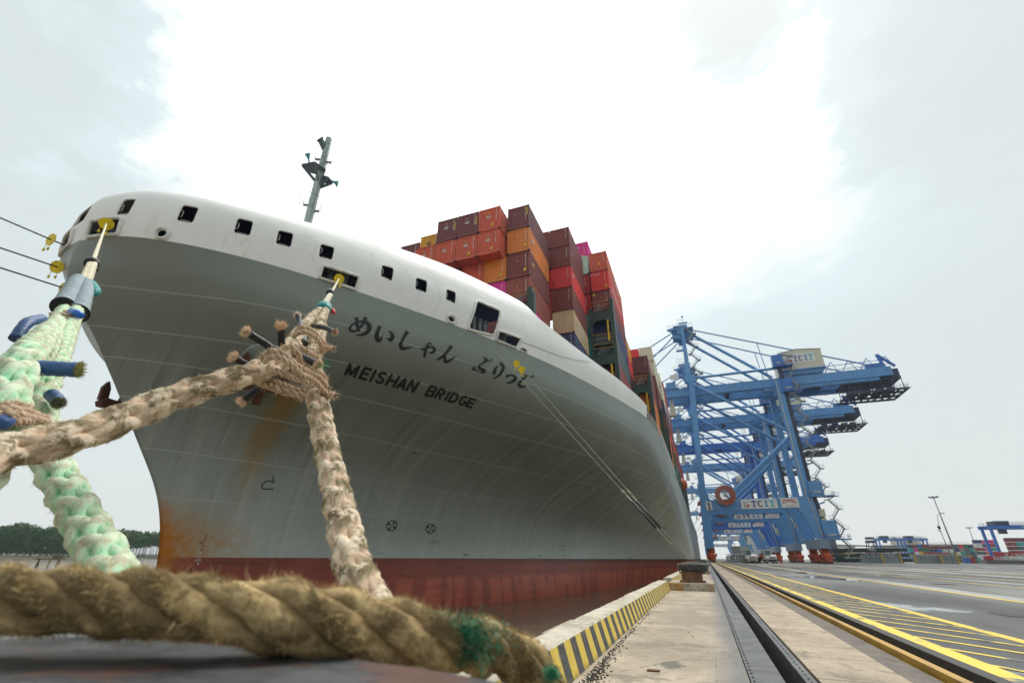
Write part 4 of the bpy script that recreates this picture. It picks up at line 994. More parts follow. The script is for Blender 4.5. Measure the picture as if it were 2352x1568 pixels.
b = MB(); b.box(1.66, 1.96, YN, 900, -.6, -.012); b.box(2.14, 2.30, YN, 900, -.6, -.08); b.box(1.96, 2.14, YN, 900, -.6, -.15); tag(b.build('rail_bed', mat('rail_bed_concrete', (.13, .11, .09), .8, dirt=(.05, .03, .02), dirtamt=.7, scale=5)), kind='structure')
b = MB(); b.box(2.46, 1500, -300, 2500, -.6, -.006); tag(b.build('ground', M['asphalt']), kind='structure')
M['plate'] = mat('worn_steel_plate', (.095, .095, .097), .5, .25, scale=4, var=.4, dirt=(.30, .29, .27), dirtamt=.6, bump=.15)
b = MB(); b.box(.225, .52, YN, 300, -.12, .012)
pl = b.build('trench_cover_plate', M['plate']); tag(pl, 'grey riveted steel plate strip running along the concrete apron', 'steel plate')
b = MB()
for k in range(260): yy = 3.6 + k * .17; b.box(.245, .262, yy, yy + .055, .012, .020)
b.build('bolt_row', M['dark'], pl)
b = MB(); b.box(.52, .70, YN, 300, -.6, -.55); b.box(.705, .80, YN, 300, -.55, .010); b.box(.69, .705, YN, 300, -.55, .03)
tr = b.build('trench_edge_beam', M['plate']); tag(tr, 'steel edge beam on the landward side of the dark cable trench', 'steel beam')
b = MB()
for k in range(260): yy = 3.6 + k * .17; b.box(.745, .758, yy, yy + .05, .010, .017)
b.build('bolt_row', M['dark'], tr)
t = NT('yellow_rail_flange'); n = t.noise(3, 7, .7, vec=t.map((1, .25, 1)))
M['yrail'] = t.base(t.mix(t.ramp(n, [(.45, 0), (.7, 1)]), (.44, .25, .03), (.12, .06, .02)), .5)
b = MB(); b.box(1.985, 2.105, YN, 500, -.15, -.03); b.box(2.0, 2.09, YN, 500, -.03, .055); o = b.build('crane_rail', M['yrail']); tag(o, 'yellow painted crane rail running along the quay', 'rail')
b = MB(); b.box(2.31, 2.455, YN, 500, -.3, .05); o = b.build('rubber_trench_belt', mat('black_trench_belt', (.035, .034, .03), .7, bump=.3)); tag(o, 'black belt edge beside the yellow crane rail', 'trench cover')
b = MB(); b.box(31.9, 32.1, 0, 500, -.1, .02); o = b.build('crane_rail', M['dark']); tag(o, 'dark landside crane rail set in the asphalt', 'rail')
def paint(name, c, cut=.5):
    t = NT(name); n = t.noise(1.7, 8, .72, vec=t.map((1, .5, 1)))
    k = t.mix(t.ramp(n, [(cut, 0), (cut + .07, 1)]), c, (.11, .11, .10)); return t.base(k, .55)
M['line'] = paint('road_line_yellow', (.68, .47, .03), .57); M['lineworn'] = paint('worn_line_yellow', (.72, .52, .04), .52)
b = MB(); b.box(4.02, 4.20, -4, 400, -.005, .0); b.box(8.1, 8.3, -4, 400, -.005, .0)
for x0 in (12.6, 17.0, 21.5, 26): b.box(x0, x0 + .16, -4, 400, -.005, 0)
tag(b.build('road_lines', M['line']), kind='structure')
b = MB(); b.box(2.54, 2.80, -4, 300, -.005, .0)
for k in range(100):
    y0 = 3.6 + k * 1.12; b.add([(2.80, y0 + 1.7, -.001), (2.80, y0 + 1.86, -.001), (4.0, y0 + .16, -.001), (4.0, y0, -.001)], [(0, 3, 2, 1)])
tag(b.build('hatched_road_markings', M['lineworn'], fix=False), kind='structure')
b = MB(); 
for x0, x1, seed in ((8.35, 9.1, 1), (14, 14.9, 2), (20, 21.4, 3)): b.box(x0, x1, 6, 120, -.0052, -.002)
t = NT('washed_white_streak'); n = t.noise(.5, 7, .7, vec=t.map((2.2, .12, 1)))
tag(b.build('road_wear', t.base(t.mix(t.ramp(n, [(.46, 0), (.6, 1)]), (.10, .10, .095), (.36, .36, .34)), t.ramp(n, [(.4, .5), (.6, .25)]))), kind='structure')
# ---- kerb
t = NT('kerb_concrete'); n = t.noise(3, 8, .7)
c = t.mix(t.ramp(n, [(.35, 0), (.65, 1)]), (.38, .34, .26), (.56, .51, .41)); x, y, z = t.xyz()
c = t.mix(t.math('MULTIPLY', t.ramp(t.noise(2.2, 8, .75), [(.50, 0), (.60, 1)]), .75), c, (.30, .26, .18)); c = t.mix(t.math('MULTIPLY', t.ramp(t.noise(20, 6, .8), [(.58, 0), (.64, 1)]), .6), c, (.12, .10, .08))
n3 = t.noise(6, 8, .8); c = t.mix(t.math('MULTIPLY', t.ramp(n3, [(.6, 0), (.68, 1)]), .5), c, (.62, .46, .06)); t.bump(n3, .5, .012); M['kerbc'] = t.base(c, .8)
t = NT('kerb_hazard_paint'); x, y, z = t.xyz(); w = t.math('MODULO', t.math('ADD', t.math('ADD', y, 20), t.math('MULTIPLY', z, -.12)), .46)
s = t.math('LESS_THAN', w, .23); n = t.noise(9, 8, .78); ch = t.math('MAXIMUM', t.ramp(t.noise(7, 9, .85, vec=t.map((1, 1, .6))), [(.57, 0), (.60, 1)]), t.ramp(t.noise(34, 5, .8, vec=t.map((1, 1, .35))), [(.62, 0), (.66, 1)]))
yel = t.mix(t.ramp(n, [(.35, 0), (.7, 1)]), (.62, .42, .04), (.72, .54, .10)); blk = t.mix(t.ramp(n, [(.4, 0), (.75, 1)]), (.035, .035, .035), (.11, .105, .10))
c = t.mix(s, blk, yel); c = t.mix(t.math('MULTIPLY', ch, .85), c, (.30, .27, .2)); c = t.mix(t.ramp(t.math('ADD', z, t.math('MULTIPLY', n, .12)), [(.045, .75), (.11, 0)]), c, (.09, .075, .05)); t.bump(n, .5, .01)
M['kerbs'] = t.base(c, .65)
def kerb(y0, y1, label):
    rt = empty('quay_kerb', (-1.5, y0, 0), 0, label, 'kerb', 'striped kerbs on the quay edge')
    rng = random.Random(int(y0)); N = max(8, int((y1 - y0) / .12)); b = MB(); f = MB(); P_ = []
    for i in range(N + 1):
        y = (y1 - y0) * i / N; j = rng.uniform(-.008, .008)
        P_.append([(-.27, y, -.02), (-.27 + j, y, .285 + j), (-.225, y, .315 + j * .6), (.045 + j, y, .315 + j * .5), (.075, y, .295), (.175, y, 0)])
    m = 5; vs = [p for r_ in P_ for p in r_[:5]]; b.add(vs, [(i * m + k, i * m + k + 1, (i + 1) * m + k + 1, (i + 1) * m + k) for i in range(N) for k in range(4)])
    b.add(P_[0], [tuple(range(6))]); b.add(P_[-1], [tuple(range(5, -1, -1))]); b.build('kerb_body', M['kerbc'], rt)
    vs = [p for r_ in P_ for p in r_[4:]]; f.add(vs, [(i * 2, i * 2 + 1, i * 2 + 3, i * 2 + 2) for i in range(N)]); f.build('striped_face', M['kerbs'], rt)
kerb(1.6, 19.2, 'yellow and black striped concrete kerb nearest the camera, ending at the far bollard')
kerb(21.9, 39.5, 'distant striped kerb continuing beyond the rusty bollard'); 
for k in range(2, 8): kerb(21.9 + 20.2 * (k - 1), 39.5 + 20.2 * (k - 1), f'faraway striped kerb, {["", "", "second", "third", "fourth", "fifth", "sixth", "seventh"][k]} one past the rusty bollard')
# ---- fenders
for k, (y, l) in enumerate(((9.2, 1.9), (18.2, 2.2), (26, 2), (38, 2), (50, 2), (62, 2))):
    rt = empty('fender', (-2.35, y, 0), 0, ['black fender panel below the kerb, nearest', 'black fender panel halfway along the near kerb', 'black fender by the far bollard', 'first distant fender past the bollard', 'second distant fender past the bollard', 'third distant fender past the bollard'][k], 'fender', 'fenders on the quay wall')
    b = MB(); b.box(-.3, -.12, -l / 2, l / 2, -2.6, -.1); b.build('face_panel', M['black'], rt); b = MB(); b.box(-.33, -.08, -l / 2, l / 2, -.098, -.07); b.build('top_edge', M['apron'], rt)
    b = MB(); b.tube([(-.12, 0, -1), (.38, 0, -1)], .35, 14); b.build('rubber_cone', M['dark'], rt)
# ---- bollards
t = NT('rusty_bollard_iron'); n = t.noise(5, 8, .7); x, y, z = t.xyz()
c = t.mix(t.ramp(n, [(.35, 0), (.65, 1)]), (.13, .055, .03), (.24, .11, .06)); c = t.mix(t.ramp(t.noise(2, 5, .6, vec=t.map((1, 1, .3))), [(.55, 0), (.68, .7)]), c, (.05, .035, .03)); t.bump(n, .5, .01); M['bolr'] = t.base(c, .7)
t = NT('bollard_head_paint'); n = t.noise(7, 9, .75); c = t.mix(t.ramp(n, [(.4, 0), (.62, 1)]), (.018, .018, .019), (.075, .078, .08))
c = t.mix(t.ramp(t.noise(4.5, 8, .7, vec=t.map(loc=(2, 2, 2))), [(.54, 0), (.62, .6)]), c, (.13, .05, .028)); c = t.mix(t.ramp(t.noise(4, 6, .7, vec=t.map(loc=(7, 1, 2))), [(.66, 0), (.69, .6)]), c, (.5, .5, .48)); t.bump(n, .4, .01); M['bolh'] = t.base(c, t.ramp(n, [(.3, .55), (.7, .8)]), 0, .3)
t = NT('stained_plinth_concrete'); x, y, z = t.xyz(); n = t.noise(4, 8, .7); c = t.mix(t.ramp(n, [(.35, 0), (.65, 1)]), (.26, .24, .19), (.46, .42, .34)); c = t.mix(t.math('MULTIPLY', t.ramp(t.noise(3.0, 5, .6, vec=t.map((1, 1, .2), loc=(1.2, 0, 0))), [(.50, 0), (.60, 1)]), .8), c, (.42, .20, .03)); c = t.mix(t.ramp(t.noise(9, 8, .8), [(.55, 0), (.62, .8)]), c, (.08, .075, .06)); t.bump(n, .5, .02); M['plinth'] = t.base(c, .85)
def bollard(y, label, near=False):
    rt = empty('bollard', (-.58, y, 0), 0, label, 'bollard', 'mooring bollards along the quay')
    b = MB()
    if not near: b.box(-.82, .72, -.9, 1.9, 0, .24)
    else: b.box(-.9, .5, -.6, .32, 0, .24)
    b.build('concrete_plinth', M['plinth'], rt, angle=30)
    b = MB(); b.tube([(0, 0, .24), (0, 0, .27), (0, 0, .30), (0, 0, .66)], [.46, .46, .37, .36], 36); b.build('shaft', M['bolr'], rt, angle=30)
    pts = []; n = 40
    sx0, sx1, sy = (.40, .60, .42)
    for k in range(n):
        t_ = 2 * math.pi * k / n; cx, cy = math.cos(t_), math.sin(t_); e = .62
        xx = math.copysign(abs(cx) ** e, cx) * (sx1 if cx > 0 else sx0); yy = math.copysign(abs(cy) ** e, cy) * sy; pts.append((xx, yy))
    rings = [(.86, .60), (1, .64), (1, .80), (.96, .845), (.86, .86)]; b = MB(); vs = [(x_ * s, y_ * s, zz) for s, zz in rings for x_, y_ in pts]
    fs = [(r_ * n + k, r_ * n + (k + 1) % n, (r_ + 1) * n + (k + 1) % n, (r_ + 1) * n + k) for r_ in range(4) for k in range(n)] + [tuple(range(n))[::-1], tuple(4 * n + k for k in range(n))]
    b.add(vs, fs); b.build('head', M['bolh'], rt, angle=50)
    b = MB()
    for k in range(6): a = R(60 * k + 15); b.tube([(.43 * math.cos(a), .43 * math.sin(a), .24), (.43 * math.cos(a), .43 * math.sin(a), .31)], .03, 6)
    b.build('anchor_bolt', M['dark'], rt)
    return rt
bollard(20.1, 'rusty brown mooring bollard with dark flat head on a concrete plinth, mid picture')
nb_ = bollard(.33, 'dark scuffed bollard head right under the camera carrying the thick ropes', True)
nb_.location = (-.64, .27, .072)
for ch in nb_.children:
    if ch.name.startswith('head'): ch.scale = (1.15, .82, 1)
for k in range(1, 5): bollard(20.1 + 20.2 * k, f'{["", "first", "second", "third", "fourth"][k]} distant bollard beyond the rusty brown one')
M['cover'] = mat('access_cover_steel', (.07, .065, .06), .6, .3, scale=5, dirt=(.16, .1, .06), dirtamt=.5)
for x_, y_, l_ in ((6.2, 14.5, 'small steel access cover in the asphalt nearest the camera'), (10.6, 31, 'steel access cover in the asphalt beyond the second yellow line'), (5.6, 46, 'distant steel access cover in the asphalt')):
    b = MB(); b.box(-.42, .42, -.42, .42, -.05, .004); o = b.build('access_cover', M['cover']); o.location = (x_, y_, 0); tag(o, l_, 'access cover', 'steel access covers in the road')
    g = MB(); [g.box(-.36 + k * .12, -.33 + k * .12, -.36, .36, .004, .010) for k in range(7)]; g.build('cover_rib', M['cover'], o)
# debris along the kerb foot
b = MB(); rg = random.Random(11)
for k in range(900):
    y = 4.2 + abs(rg.gauss(0, 1.3)) * (1 if k % 3 else 4); x = -1.30 + abs(rg.gauss(0, .07 if k % 3 else .04)) + max(0, .16 - (y - 4.3) * .05) * rg.random(); s = rg.uniform(.003, .011)
    b.box(x, x + s * 1.6, y, y + s * 1.3, .0, s)
tag(b.build('gravel', mat('dark_grit', (.055, .05, .042), .9)), 'dark grit gathered along the foot of the striped kerb', 'gravel', kind='stuff')
b = MB(); b.add([(-.02, 0, 0), (.10, .01, 0), (.11, .05, .004), (-.01, .055, .003), (-.02, 0, .012), (.10, .01, .012), (.11, .05, .016), (-.01, .055, .015)], [(0, 3, 2, 1), (4, 5, 6, 7), (0, 1, 5, 4), (1, 2, 6, 5), (2, 3, 7, 6), (3, 0, 4, 7)])
o = b.build('rust_flake', M['rusty']); o.location = atZ(1490, 1541, .002); tag(o, 'small brown scrap lying on the pale apron near the kerb', 'debris')
# ================================================================ CRANES
def tcit_sign(rt, x0, x1, z0, z1, y, fullw=True):
    w, h = x1 - x0, z1 - z0; b = MB(); b.box(x0, x1, y - .12, y - .02, z0, z1); bd = b.build('sign_board', M['white'], rt)
    yy = y - .14; cz = (z0 + z1) / 2
    for ch, u, m in (('T', .36, 'text_navy2'), ('C', .53, 'text_dark'), ('I', .70, 'text_blue'), ('T', .86, 'text_teal')):
        g = MB(); cx = x0 + w * u; hw, hh, s = w * .072, h * .34, w * .036
        if ch == 'T':
            g.box(cx - hw, cx + hw, yy, yy + .02, cz + hh - s * .9, cz + hh); g.box(cx - s * .6, cx + s * .6, yy - .001, yy + .02, cz - hh, cz + hh - s * .9); g.box(cx - s * 1.3, cx + s * 1.3, yy - .002, yy + .02, cz - hh, cz - hh + s * .55)
            for q in (-1, 1): g.box(cx + q * (hw - s * .25) - s * .25, cx + q * (hw - s * .25) + s * .25, yy - .003, yy + .02, cz + hh - s * 1.7, cz + hh - s * .9)
        elif ch == 'I':
            g.box(cx - s * .65, cx + s * .65, yy, yy + .02, cz - hh + s * .6, cz + hh - s * .6)
            for q in (-1, 1): g.box(cx - hw * .75, cx + hw * .75, yy, yy + .02, cz + q * (hh - s * .3) - s * .3, cz + q * (hh - s * .3) + s * .3)
        else:
            n = 14; P1 = [(cx + hw * math.cos(R(a)), cz + hh * math.sin(R(a))) for a in [40 + 280 * k / n for k in range(n + 1)]]; P2 = [(cx + (hw - s * 1.1) * math.cos(R(a)), cz + (hh - s * .8) * math.sin(R(a))) for a in [40 + 280 * k / n for k in range(n + 1)]]
            for k in range(n): g.prism([P1[k], P1[k + 1], P2[k + 1], P2[k]], yy, yy + .02)
        g.build('letter', M[m], bd)
    g = MB(); lx = x0 + w * .13                     # small crane emblem with a red disc
    g.box(lx - w * .07, lx + w * .08, yy, yy + .02, cz + h * .24, cz + h * .28); g.box(lx - w * .05, lx - w * .04, yy, yy + .02, cz - h * .3, cz + h * .24); g.box(lx - w * .01, lx, yy, yy + .02, cz - h * .3, cz + h * .24); g.box(lx - w * .05, lx, yy - .002, yy + .02, cz - h * .02, cz + h * .02); g.box(lx - w * .07, lx + w * .08, yy, yy + .02, cz - h * .34, cz - h * .30)
    g.build('emblem', M['text_dark'], bd)
    g = MB(); g.disc((lx + w * .06, yy, cz - h * .16), (0, 1, 0), h * .15, .03, 20, h * .05); g.build('emblem', M['text_red'], bd)
M['text_navy2'] = mat('text_violet_blue', (.07, .05, .33), .5)
M['cream'] = mat('cream_cable_duct', (.55, .53, .42), .6)
M['reelr'] = mat('reel_orange_red', (.42, .09, .04), .6)
def stairs(mb, x, y, z0, z1, step=2.75):
    z = z0; s = 1
    while z < z1:
        zz = min(z + step, z1)
        for dy in (0, .8):
            mb.beam((x, y + dy, z), (x + 2.1 * s, y + dy, zz), .14, .26)
            mb.beam((x, y + dy, z + 1), (x + 2.1 * s, y + dy, zz + 1), .07, .07)
        k = 0
        while k < 9: u = k / 9; mb.box(x + 2.1 * s * u - .14, x + 2.1 * s * u + .14, y, y + .8, z + (zz - z) * u, z + (zz - z) * u + .07); k += 1
        x2 = x + 2.1 * s; mb.box(min(x2, x2 + s * .9), max(x2, x2 + s * .9), y - .5, y + 1.6, zz - .12, zz)
        for dz in (.55, 1.05): mb.tube([(x2 + s * .9, y - .5, zz + dz), (x2 + s * .9, y + 1.6, zz + dz)], .04, 3); mb.tube([(x2, y - .5, zz + dz), (x2 + s * .9, y - .5, zz + dz)], .04, 3)
        for q in (0, .9): mb.tube([(x2 + s * q, y - .5, zz), (x2 + s * q, y - .5, zz + 1.05)], .04, 3)
        x = x2; s = -s; z = zz
def rail(mb, p, q, h=1.1, n=8, r=.035):
    p, q = Vector(p), Vector(q); up = Vector((0, 0, 1))
    for d in (.55, h): mb.tube([p + up * d, q + up * d], r, 3)
    for i in range(n + 1): c = p.lerp(q, i / n); mb.tube([c, c + up * h], r, 3)
def bogie(rt, x, y):
    e = empty('bogie', (x, y, 0)); e.parent = rt
    b = MB(); b.prism([(-1.2, 3.9), (1.2, 3.9), (1.6, 2.9), (.6, 2.6), (-.6, 2.6), (-1.6, 2.9)], -1.0, 1.0, 'x')
    for s in (-1, 1): b.prism([(s * .4, 2.75), (s * 2.4, 2.75), (s * 3.6, 1.7), (s * 3.2, 1.35), (s * 1.6, 1.9), (s * .4, 1.5)], -.8, .8, 'x'); b.box(-.95, .95, s * 3.3 - .2, s * 3.3 + .2, .9, 2.0); b.box(-.95, .95, s * 1.2 - .2, s * 1.2 + .2, .9, 2.3); b.box(-1.35, -.95, s * 2.2 - .6, s * 2.2 + .6, 1.5, 2.4); b.box(.95, 1.35, s * 2.2 - .6, s * 2.2 + .6, 1.5, 2.4)
    for s in (-1, 1):
        for c in (.6, 1.9, 3.0, 4.2): b.box(-.72, .72, s * c - .42, s * c + .42, .35, 1.15)
        b.box(-.6, .6, s * 4.9 - .25, s * 4.9 + .25, .4, 1.0)
    b.build('bogie_frame', M['orange'], e)
    for s in (-1, 1):
        for c in (.6, 1.9, 3.0, 4.2): g = MB(); g.disc((0, s * c, .33), (1, 0, 0), .33, 1.3, 16); g.build('wheel', M['dark'], e)
def crane(Y, number):
    rt = empty('ship_to_shore_crane', (2.0, Y, 0), 0)
    Bm = lambda name, m, f, **k: (lambda b: (f(b), b.build(name, M[m], rt, **k))[1])(MB())
    D_ = 17.5
    for y in (0, D_):
        y0, y1 = y - .8, y + .8
        Bm('waterside_leg', 'crane', lambda b: (b.prism([(-1.7, 6.3), (1.0, 6.3), (1.35, 14.6), (2.6, 15.4), (2.6, 18.2), (1.9, 18.9), (1.25, 22), (2.2, 40), (3.6, 60.5), (1.6, 60.5), (-.7, 24), (-1.3, 15)], y0, y1), b.box(.2, 4.2, y0 - .01, y1 + .01, 59.5, 62.5)))
        Bm('landside_leg', 'crane', lambda b: (b.prism([(29.2, 56), (31.1, 56), (31.1, 18), (32.6, 6.6), (29.7, 6.6), (27.6, 13.6), (26.6, 15.1), (26.6, 18.4), (29.1, 18.9)], y0, y1),))
        Bm('portal_beam', 'crane', lambda b: b.box(1.9, 27, y0 + .05, y1 - .05, 15.2, 18.4))
        Bm('mast', 'crane', lambda b: b.beam((2.2, y, 62), (2.6, y + (-.0 if y == 0 else 0) + (3.0 if y == 0 else -3.0), 84), 1.25, 1.25))
        Bm('diagonal_brace', 'crane', lambda b: b.tube([(3.3, y, 58.5), (29.6, y, 39.2)], .52, 12), angle=40)
        Bm('diagonal_brace', 'crane', lambda b: b.tube([(29.8, y, 37.6), (8.2, y, 19.5)], .55, 12), angle=40)
        Bm('horizontal_brace', 'crane', lambda b: b.tube([(3.4, y, 61.2), (30.5, y, 61.4)], .5, 12), angle=40)
        Bm('backstay', 'crane', lambda b: b.tube([(3.4, 3.5 if y == 0 else 14, 82.5), (29.5, 3.5 if y == 0 else 14, 59.2)], .55, 10), angle=40)
        Bm('backstay', 'crane', lambda b: (b.tube([(3.4, 4.5 if y == 0 else 13, 84), (61, 3.5 if y == 0 else 14, 59)], .26, 8), b.tube([(27.5, 4.2 if y == 0 else 13.4, 73.4), (28.6, 4.2 if y == 0 else 13.4, 59)], .15, 6)), angle=40)
        for xb in (-26, -46): Bm('forestay', 'crane', lambda b: b.tube([(1.4, 4 if y == 0 else 13.5, 83 if xb == -26 else 84), (xb, 3.5 if y == 0 else 14, 58.6)], .24, 8), angle=40)
    for x0, x1 in ((-1.5, .9), (29.8, 32.4)): Bm('sill_beam', 'crane_pale' if x0 > 0 else 'crane', lambda b: b.box(x0, x1, -2.2, D_ + 2.2, 3.9, 6.5))
    for x in (0, 31): Bm('upper_cross_beam', 'crane', lambda b: b.box(x + (1.0 if x == 0 else -1.0), x + (3.4 if x == 0 else .5), .8, D_ - .8, 59.6 if x == 0 else 54.6, 61.8 if x == 0 else 57))
    for x in (0, 31):
        for y in (.6, D_ - .6): bogie(rt, x, y)
    for y in (3.5, 14):
        Bm('girder', 'crane', lambda b: (b.box(-52, 64, y - .7, y + .7, 55.9, 58.7), b.box(26, 60, y - .72, y + .72, 54.4, 55.9), b.box(-52, 64, y - 1.1, y + 1.1, 55.5, 55.9)))
        def f(b): rail(b, (-52, y - .9, 58.7), (60, y - .9, 58.7), 1.1, 60)
        Bm('walkway_rail', 'steel', f)
        def f2(b):
            y_ = y
            for k in range(4):
                x = 45.5 + k * 5.2; b.tube([(x, y_, 58.7), (x + 2.6, y_, 62.6)], .13, 5); b.tube([(x + 2.6, y_, 62.6), (x + 4.2, y_, 58.7)], .10, 5)
            b.tube([(46, y_, 61.2), (64, y_, 61.4)], .12, 5); b.tube([(46, y_, 59.6), (64, y_, 59.7)], .10, 5)
        Bm('rear_truss', 'crane_royal', f2)
    [Bm('girder_cross_tie', 'crane_dark', lambda b: b.box(x, x + 1.2, 4.2, 13.3, 56.3, 58.3)) for x in (-50, -38, -26, -14, 2, 14, 30, 44)]; Bm('rear_cross_box', 'crane_dark', lambda b: (b.box(50, 66, 3.6, 13.9, 54.6, 55.3), b.box(58, 66.2, 4.3, 13.2, 55.3, 58.2)))
    def lowp(b):
        [b.box(49.5, 66.5, y_, y_ + .5, 50.4, 51.0) for y_ in (2.2, 6, 10.5, 14.8)]; [b.box(x_, x_ + .35, 2.2, 15.3, 50.5, 50.9) for x_ in range(50, 67, 2)]
        for x in (51, 54, 57, 60, 63, 65.5):
            for y in (2.8, 14.7): b.tube([(x, y, 51), (x, y, 54.6)], .12, 4)
        rail(b, (49.5, 2.2, 51), (66.5, 2.2, 51), 1.1, 16, .05); rail(b, (66.5, 2.2, 51), (66.5, 15.3, 51), 1.1, 10, .05); rail(b, (49.5, 15.3, 51), (66.5, 15.3, 51), 1.1, 16, .05)
        for x in (52, 55.5, 59, 62): b.box(x, x + 1.8, 5, 12, 51.0, 52.3)
        b.prism([(66.5, 51.0), (67.6, 51.2), (66.5, 50.4)], 3, 14)
    Bm('spreader_maintenance_platform', 'crane_dark', lowp)
    Bm('rear_post', 'crane_royal', lambda b: (b.beam((62.6, 3.5, 58.7), (61.6, 3.5, 63.4), .9, .7), b.beam((61.6, 3.5, 63.4), (65.5, 3.5, 58.7), .8, .6), b.box(57.5, 62.4, 2.8, 4.4, 58.7, 60.2)))
    Bm('rear_post', 'crane_royal', lambda b: b.beam((62.6, 14, 58.7), (61.6, 14, 62.8), .6, .5))
    hs = empty('machinery_house', (32.9, 2.4, 59.9)); hs.parent = rt
    b = MB(); b.prism([(0, 1.2), (13.2, 1.2), (13.2, 7.6), (5.8, 8.5), (0, 7.5)], 0, 12.6); b.build('house_wall', M['beige'], hs)
    b = MB(); b.prism([(-.15, 7.55), (5.8, 8.56), (13.35, 7.66), (13.35, 7.8), (5.8, 8.72), (-.15, 7.7)], -.15, 12.8); b.build('house_roof', M['grey'], hs)
    b = MB(); b.box(-.3, 13.4, -.1, 12.7, .8, 1.2); b.prism([(0, .8), (13.2, .8), (12, -.8), (1, -.8)], .4, 12.2); b.build('house_base', M['crane'], hs)
    tcit_sign(hs, 1.6, 11.0, 3.4, 6.7, 0)
    tcit_sign(rt, 11.1, 21.4, 15.35, 18.2, -.78)
    b = MB(); b.box(22.4, 27.3, -.9, -.8, 15.5, 18.3); bd = b.build('sign_board', M['white'], rt)
    g = MB(); xx = 22.95
    for ch in 'ZPMC':
        s = .16; L_ = {'Z': [((0, 1), (1, 1)), ((1, 1), (0, 0)), ((0, 0), (1, 0))], 'P': [((0, 0), (0, 1)), ((0, 1), (1, 1)), ((1, 1), (1, .5)), ((1, .5), (0, .5))], 'M': [((0, 0), (0, 1)), ((0, 1), (1, 1)), ((.5, 1), (.5, 0)), ((1, 1), (1, 0))], 'C': [((1, 1), (0, 1)), ((0, 1), (0, 0)), ((0, 0), (1, 0))]}[ch]
        for (a0, b0), (a1, b1) in L_: g.beam((xx + a0 * .85, -.92, 16.85 + b0 * .95), (xx + a1 * .85, -.92, 16.85 + b1 * .95), .02, s * 1.3, up=(0, 1, 0)) if False else g.tube([(xx + a0 * .82, -.91, 16.85 + b0 * .95), (xx + a1 * .82, -.91, 16.85 + b1 * .95)], .09, 4)
        xx += 1.08
    for k in range(5): g.box(23.6 + k * .55, 23.98 + k * .55, -.93, -.9, 16.12, 16.16); g.box(23.77 + k * .55, 23.82 + k * .55, -.93, -.9, 15.85, 16.3); g.box(23.62 + k * .55, 23.95 + k * .55, -.93, -.9, 15.84, 15.88)
    g.build('sign_lettering', M['text_red'], bd)
    b = MB(); b.box(.6, 2.35, -.93, -.82, 15.2, 17.9); nbd = b.build('number_board', M['white'], rt)
    g = MB(); g.prism([(1.3, 15.5), (1.72, 15.5), (1.72, 17.65), (1.45, 17.65), (.98, 17.2), (1.05, 17.05), (1.3, 17.15)], -.97, -.94); g.box(1.0, 2.0, -.98, -.94, 15.4, 15.62); g.build('number', M['black'], nbd)
    rl = empty('cable_reel', (6.9, -1.7, 19.6)); rl.parent = rt
    b = MB(); b.disc((0, 0, 0), (0, 1, 0), 3.05, .45, 44, 1.55); b.build('cable_winding', M['reelr'], rl)
    b = MB()
    for k in range(36): a = R(10 * k); b.tube([(.35 * math.cos(a), -.28, .35 * math.sin(a)), (3.2 * math.cos(a), -.28, 3.2 * math.sin(a))], .045, 3)
    b.disc((0, 0, 0), (0, 1, 0), 3.22, .1, 44, 3.12); b.disc((0, -.1, 0), (0, 1, 0), .5, .7, 14); b.build('reel_spokes', M['steel'], rl)
    b = MB(); b.beam((.2, .3, 0), (1.6, .9, -1.6), .5); b.box(-.5, 2.3, .4, 1.7, -1.7, -1.1); b.build('reel_bracket', M['crane'], rl)
    b = MB(); b.tube([(-1.2, -1.0, 17.2), (-5.0, -1, 13.0)], .06, 4); b.prism([(-2.1, 16.6), (-.9, 16.8), (-1.1, 18.2), (-1.9, 17.6)], -1.2, -.9); b.build('warning_flag', M['reelr'], rt)
    # landside leg services
    Bm('cable_duct', 'cream', lambda b: (b.tube([(29.5, -.95, 57), (29.8, -.95, 19)], .13, 5), b.tube([(30.0, -.95, 18.5), (31.4, -.95, 7)], .13, 5)))
    Bm('elevator_mast', 'crane_dark', lambda b: (b.box(31.2, 32.3, -.5, .6, 18.6, 66), b.beam((31.9, .05, 18.6), (33.4, .05, 6.8), 1.1, 1.1), [b.box(31.0, 32.5, -.65, .75, 20 + k * 2.1, 20.25 + k * 2.1) for k in range(21)]))
    for x, z0, w_, h_ in ((30.4, 61.8, 3.2, 4.0), (31.2, 52.6, 3.4, 4.2), (31.4, 18.7, 3.6, 4.2), (32.2, 6.6, 3.8, 5.0)):
        Bm('equipment_cabin', 'crane_royal' if z0 > 50 else 'crane', lambda b: (b.box(x - .4, x - .4 + w_, -1.6, 1.2, z0, z0 + h_), b.box(x - .8, x + w_ + 2.2, -1.9, 1.6, z0 - .35, z0 - .02)))
        Bm('cabin_vent', 'white', lambda b: b.box(x + .6, x + w_ - 1.2, -1.66, -1.6, z0 + .8, z0 + 1.2))
        Bm('platform_rail', 'steel', lambda b: (rail(b, (x - .8, -1.9, z0 - .02), (x + w_ + 2.2, -1.9, z0 - .02), 1.1, 8, .045), rail(b, (x + w_ + 2.2, -1.9, z0 - .02), (x + w_ + 2.2, 1.6, z0 - .02), 1.1, 4, .045)))
    Bm('elevator_car', 'cream', lambda b: (b.box(32.0, 33.5, -1.5, .3, 12.6, 14.8), b.box(32.1, 33.4, -1.5, .3, 11.0, 12.2)))
    Bm('stair_tower', 'steel', lambda b: (stairs(b, 35.4, -.6, 6.5, 18.5), stairs(b, 33.6, -.6, 18.5, 66), stairs(b, 36.0, -.4, 1.2, 6.5, 2.65)))
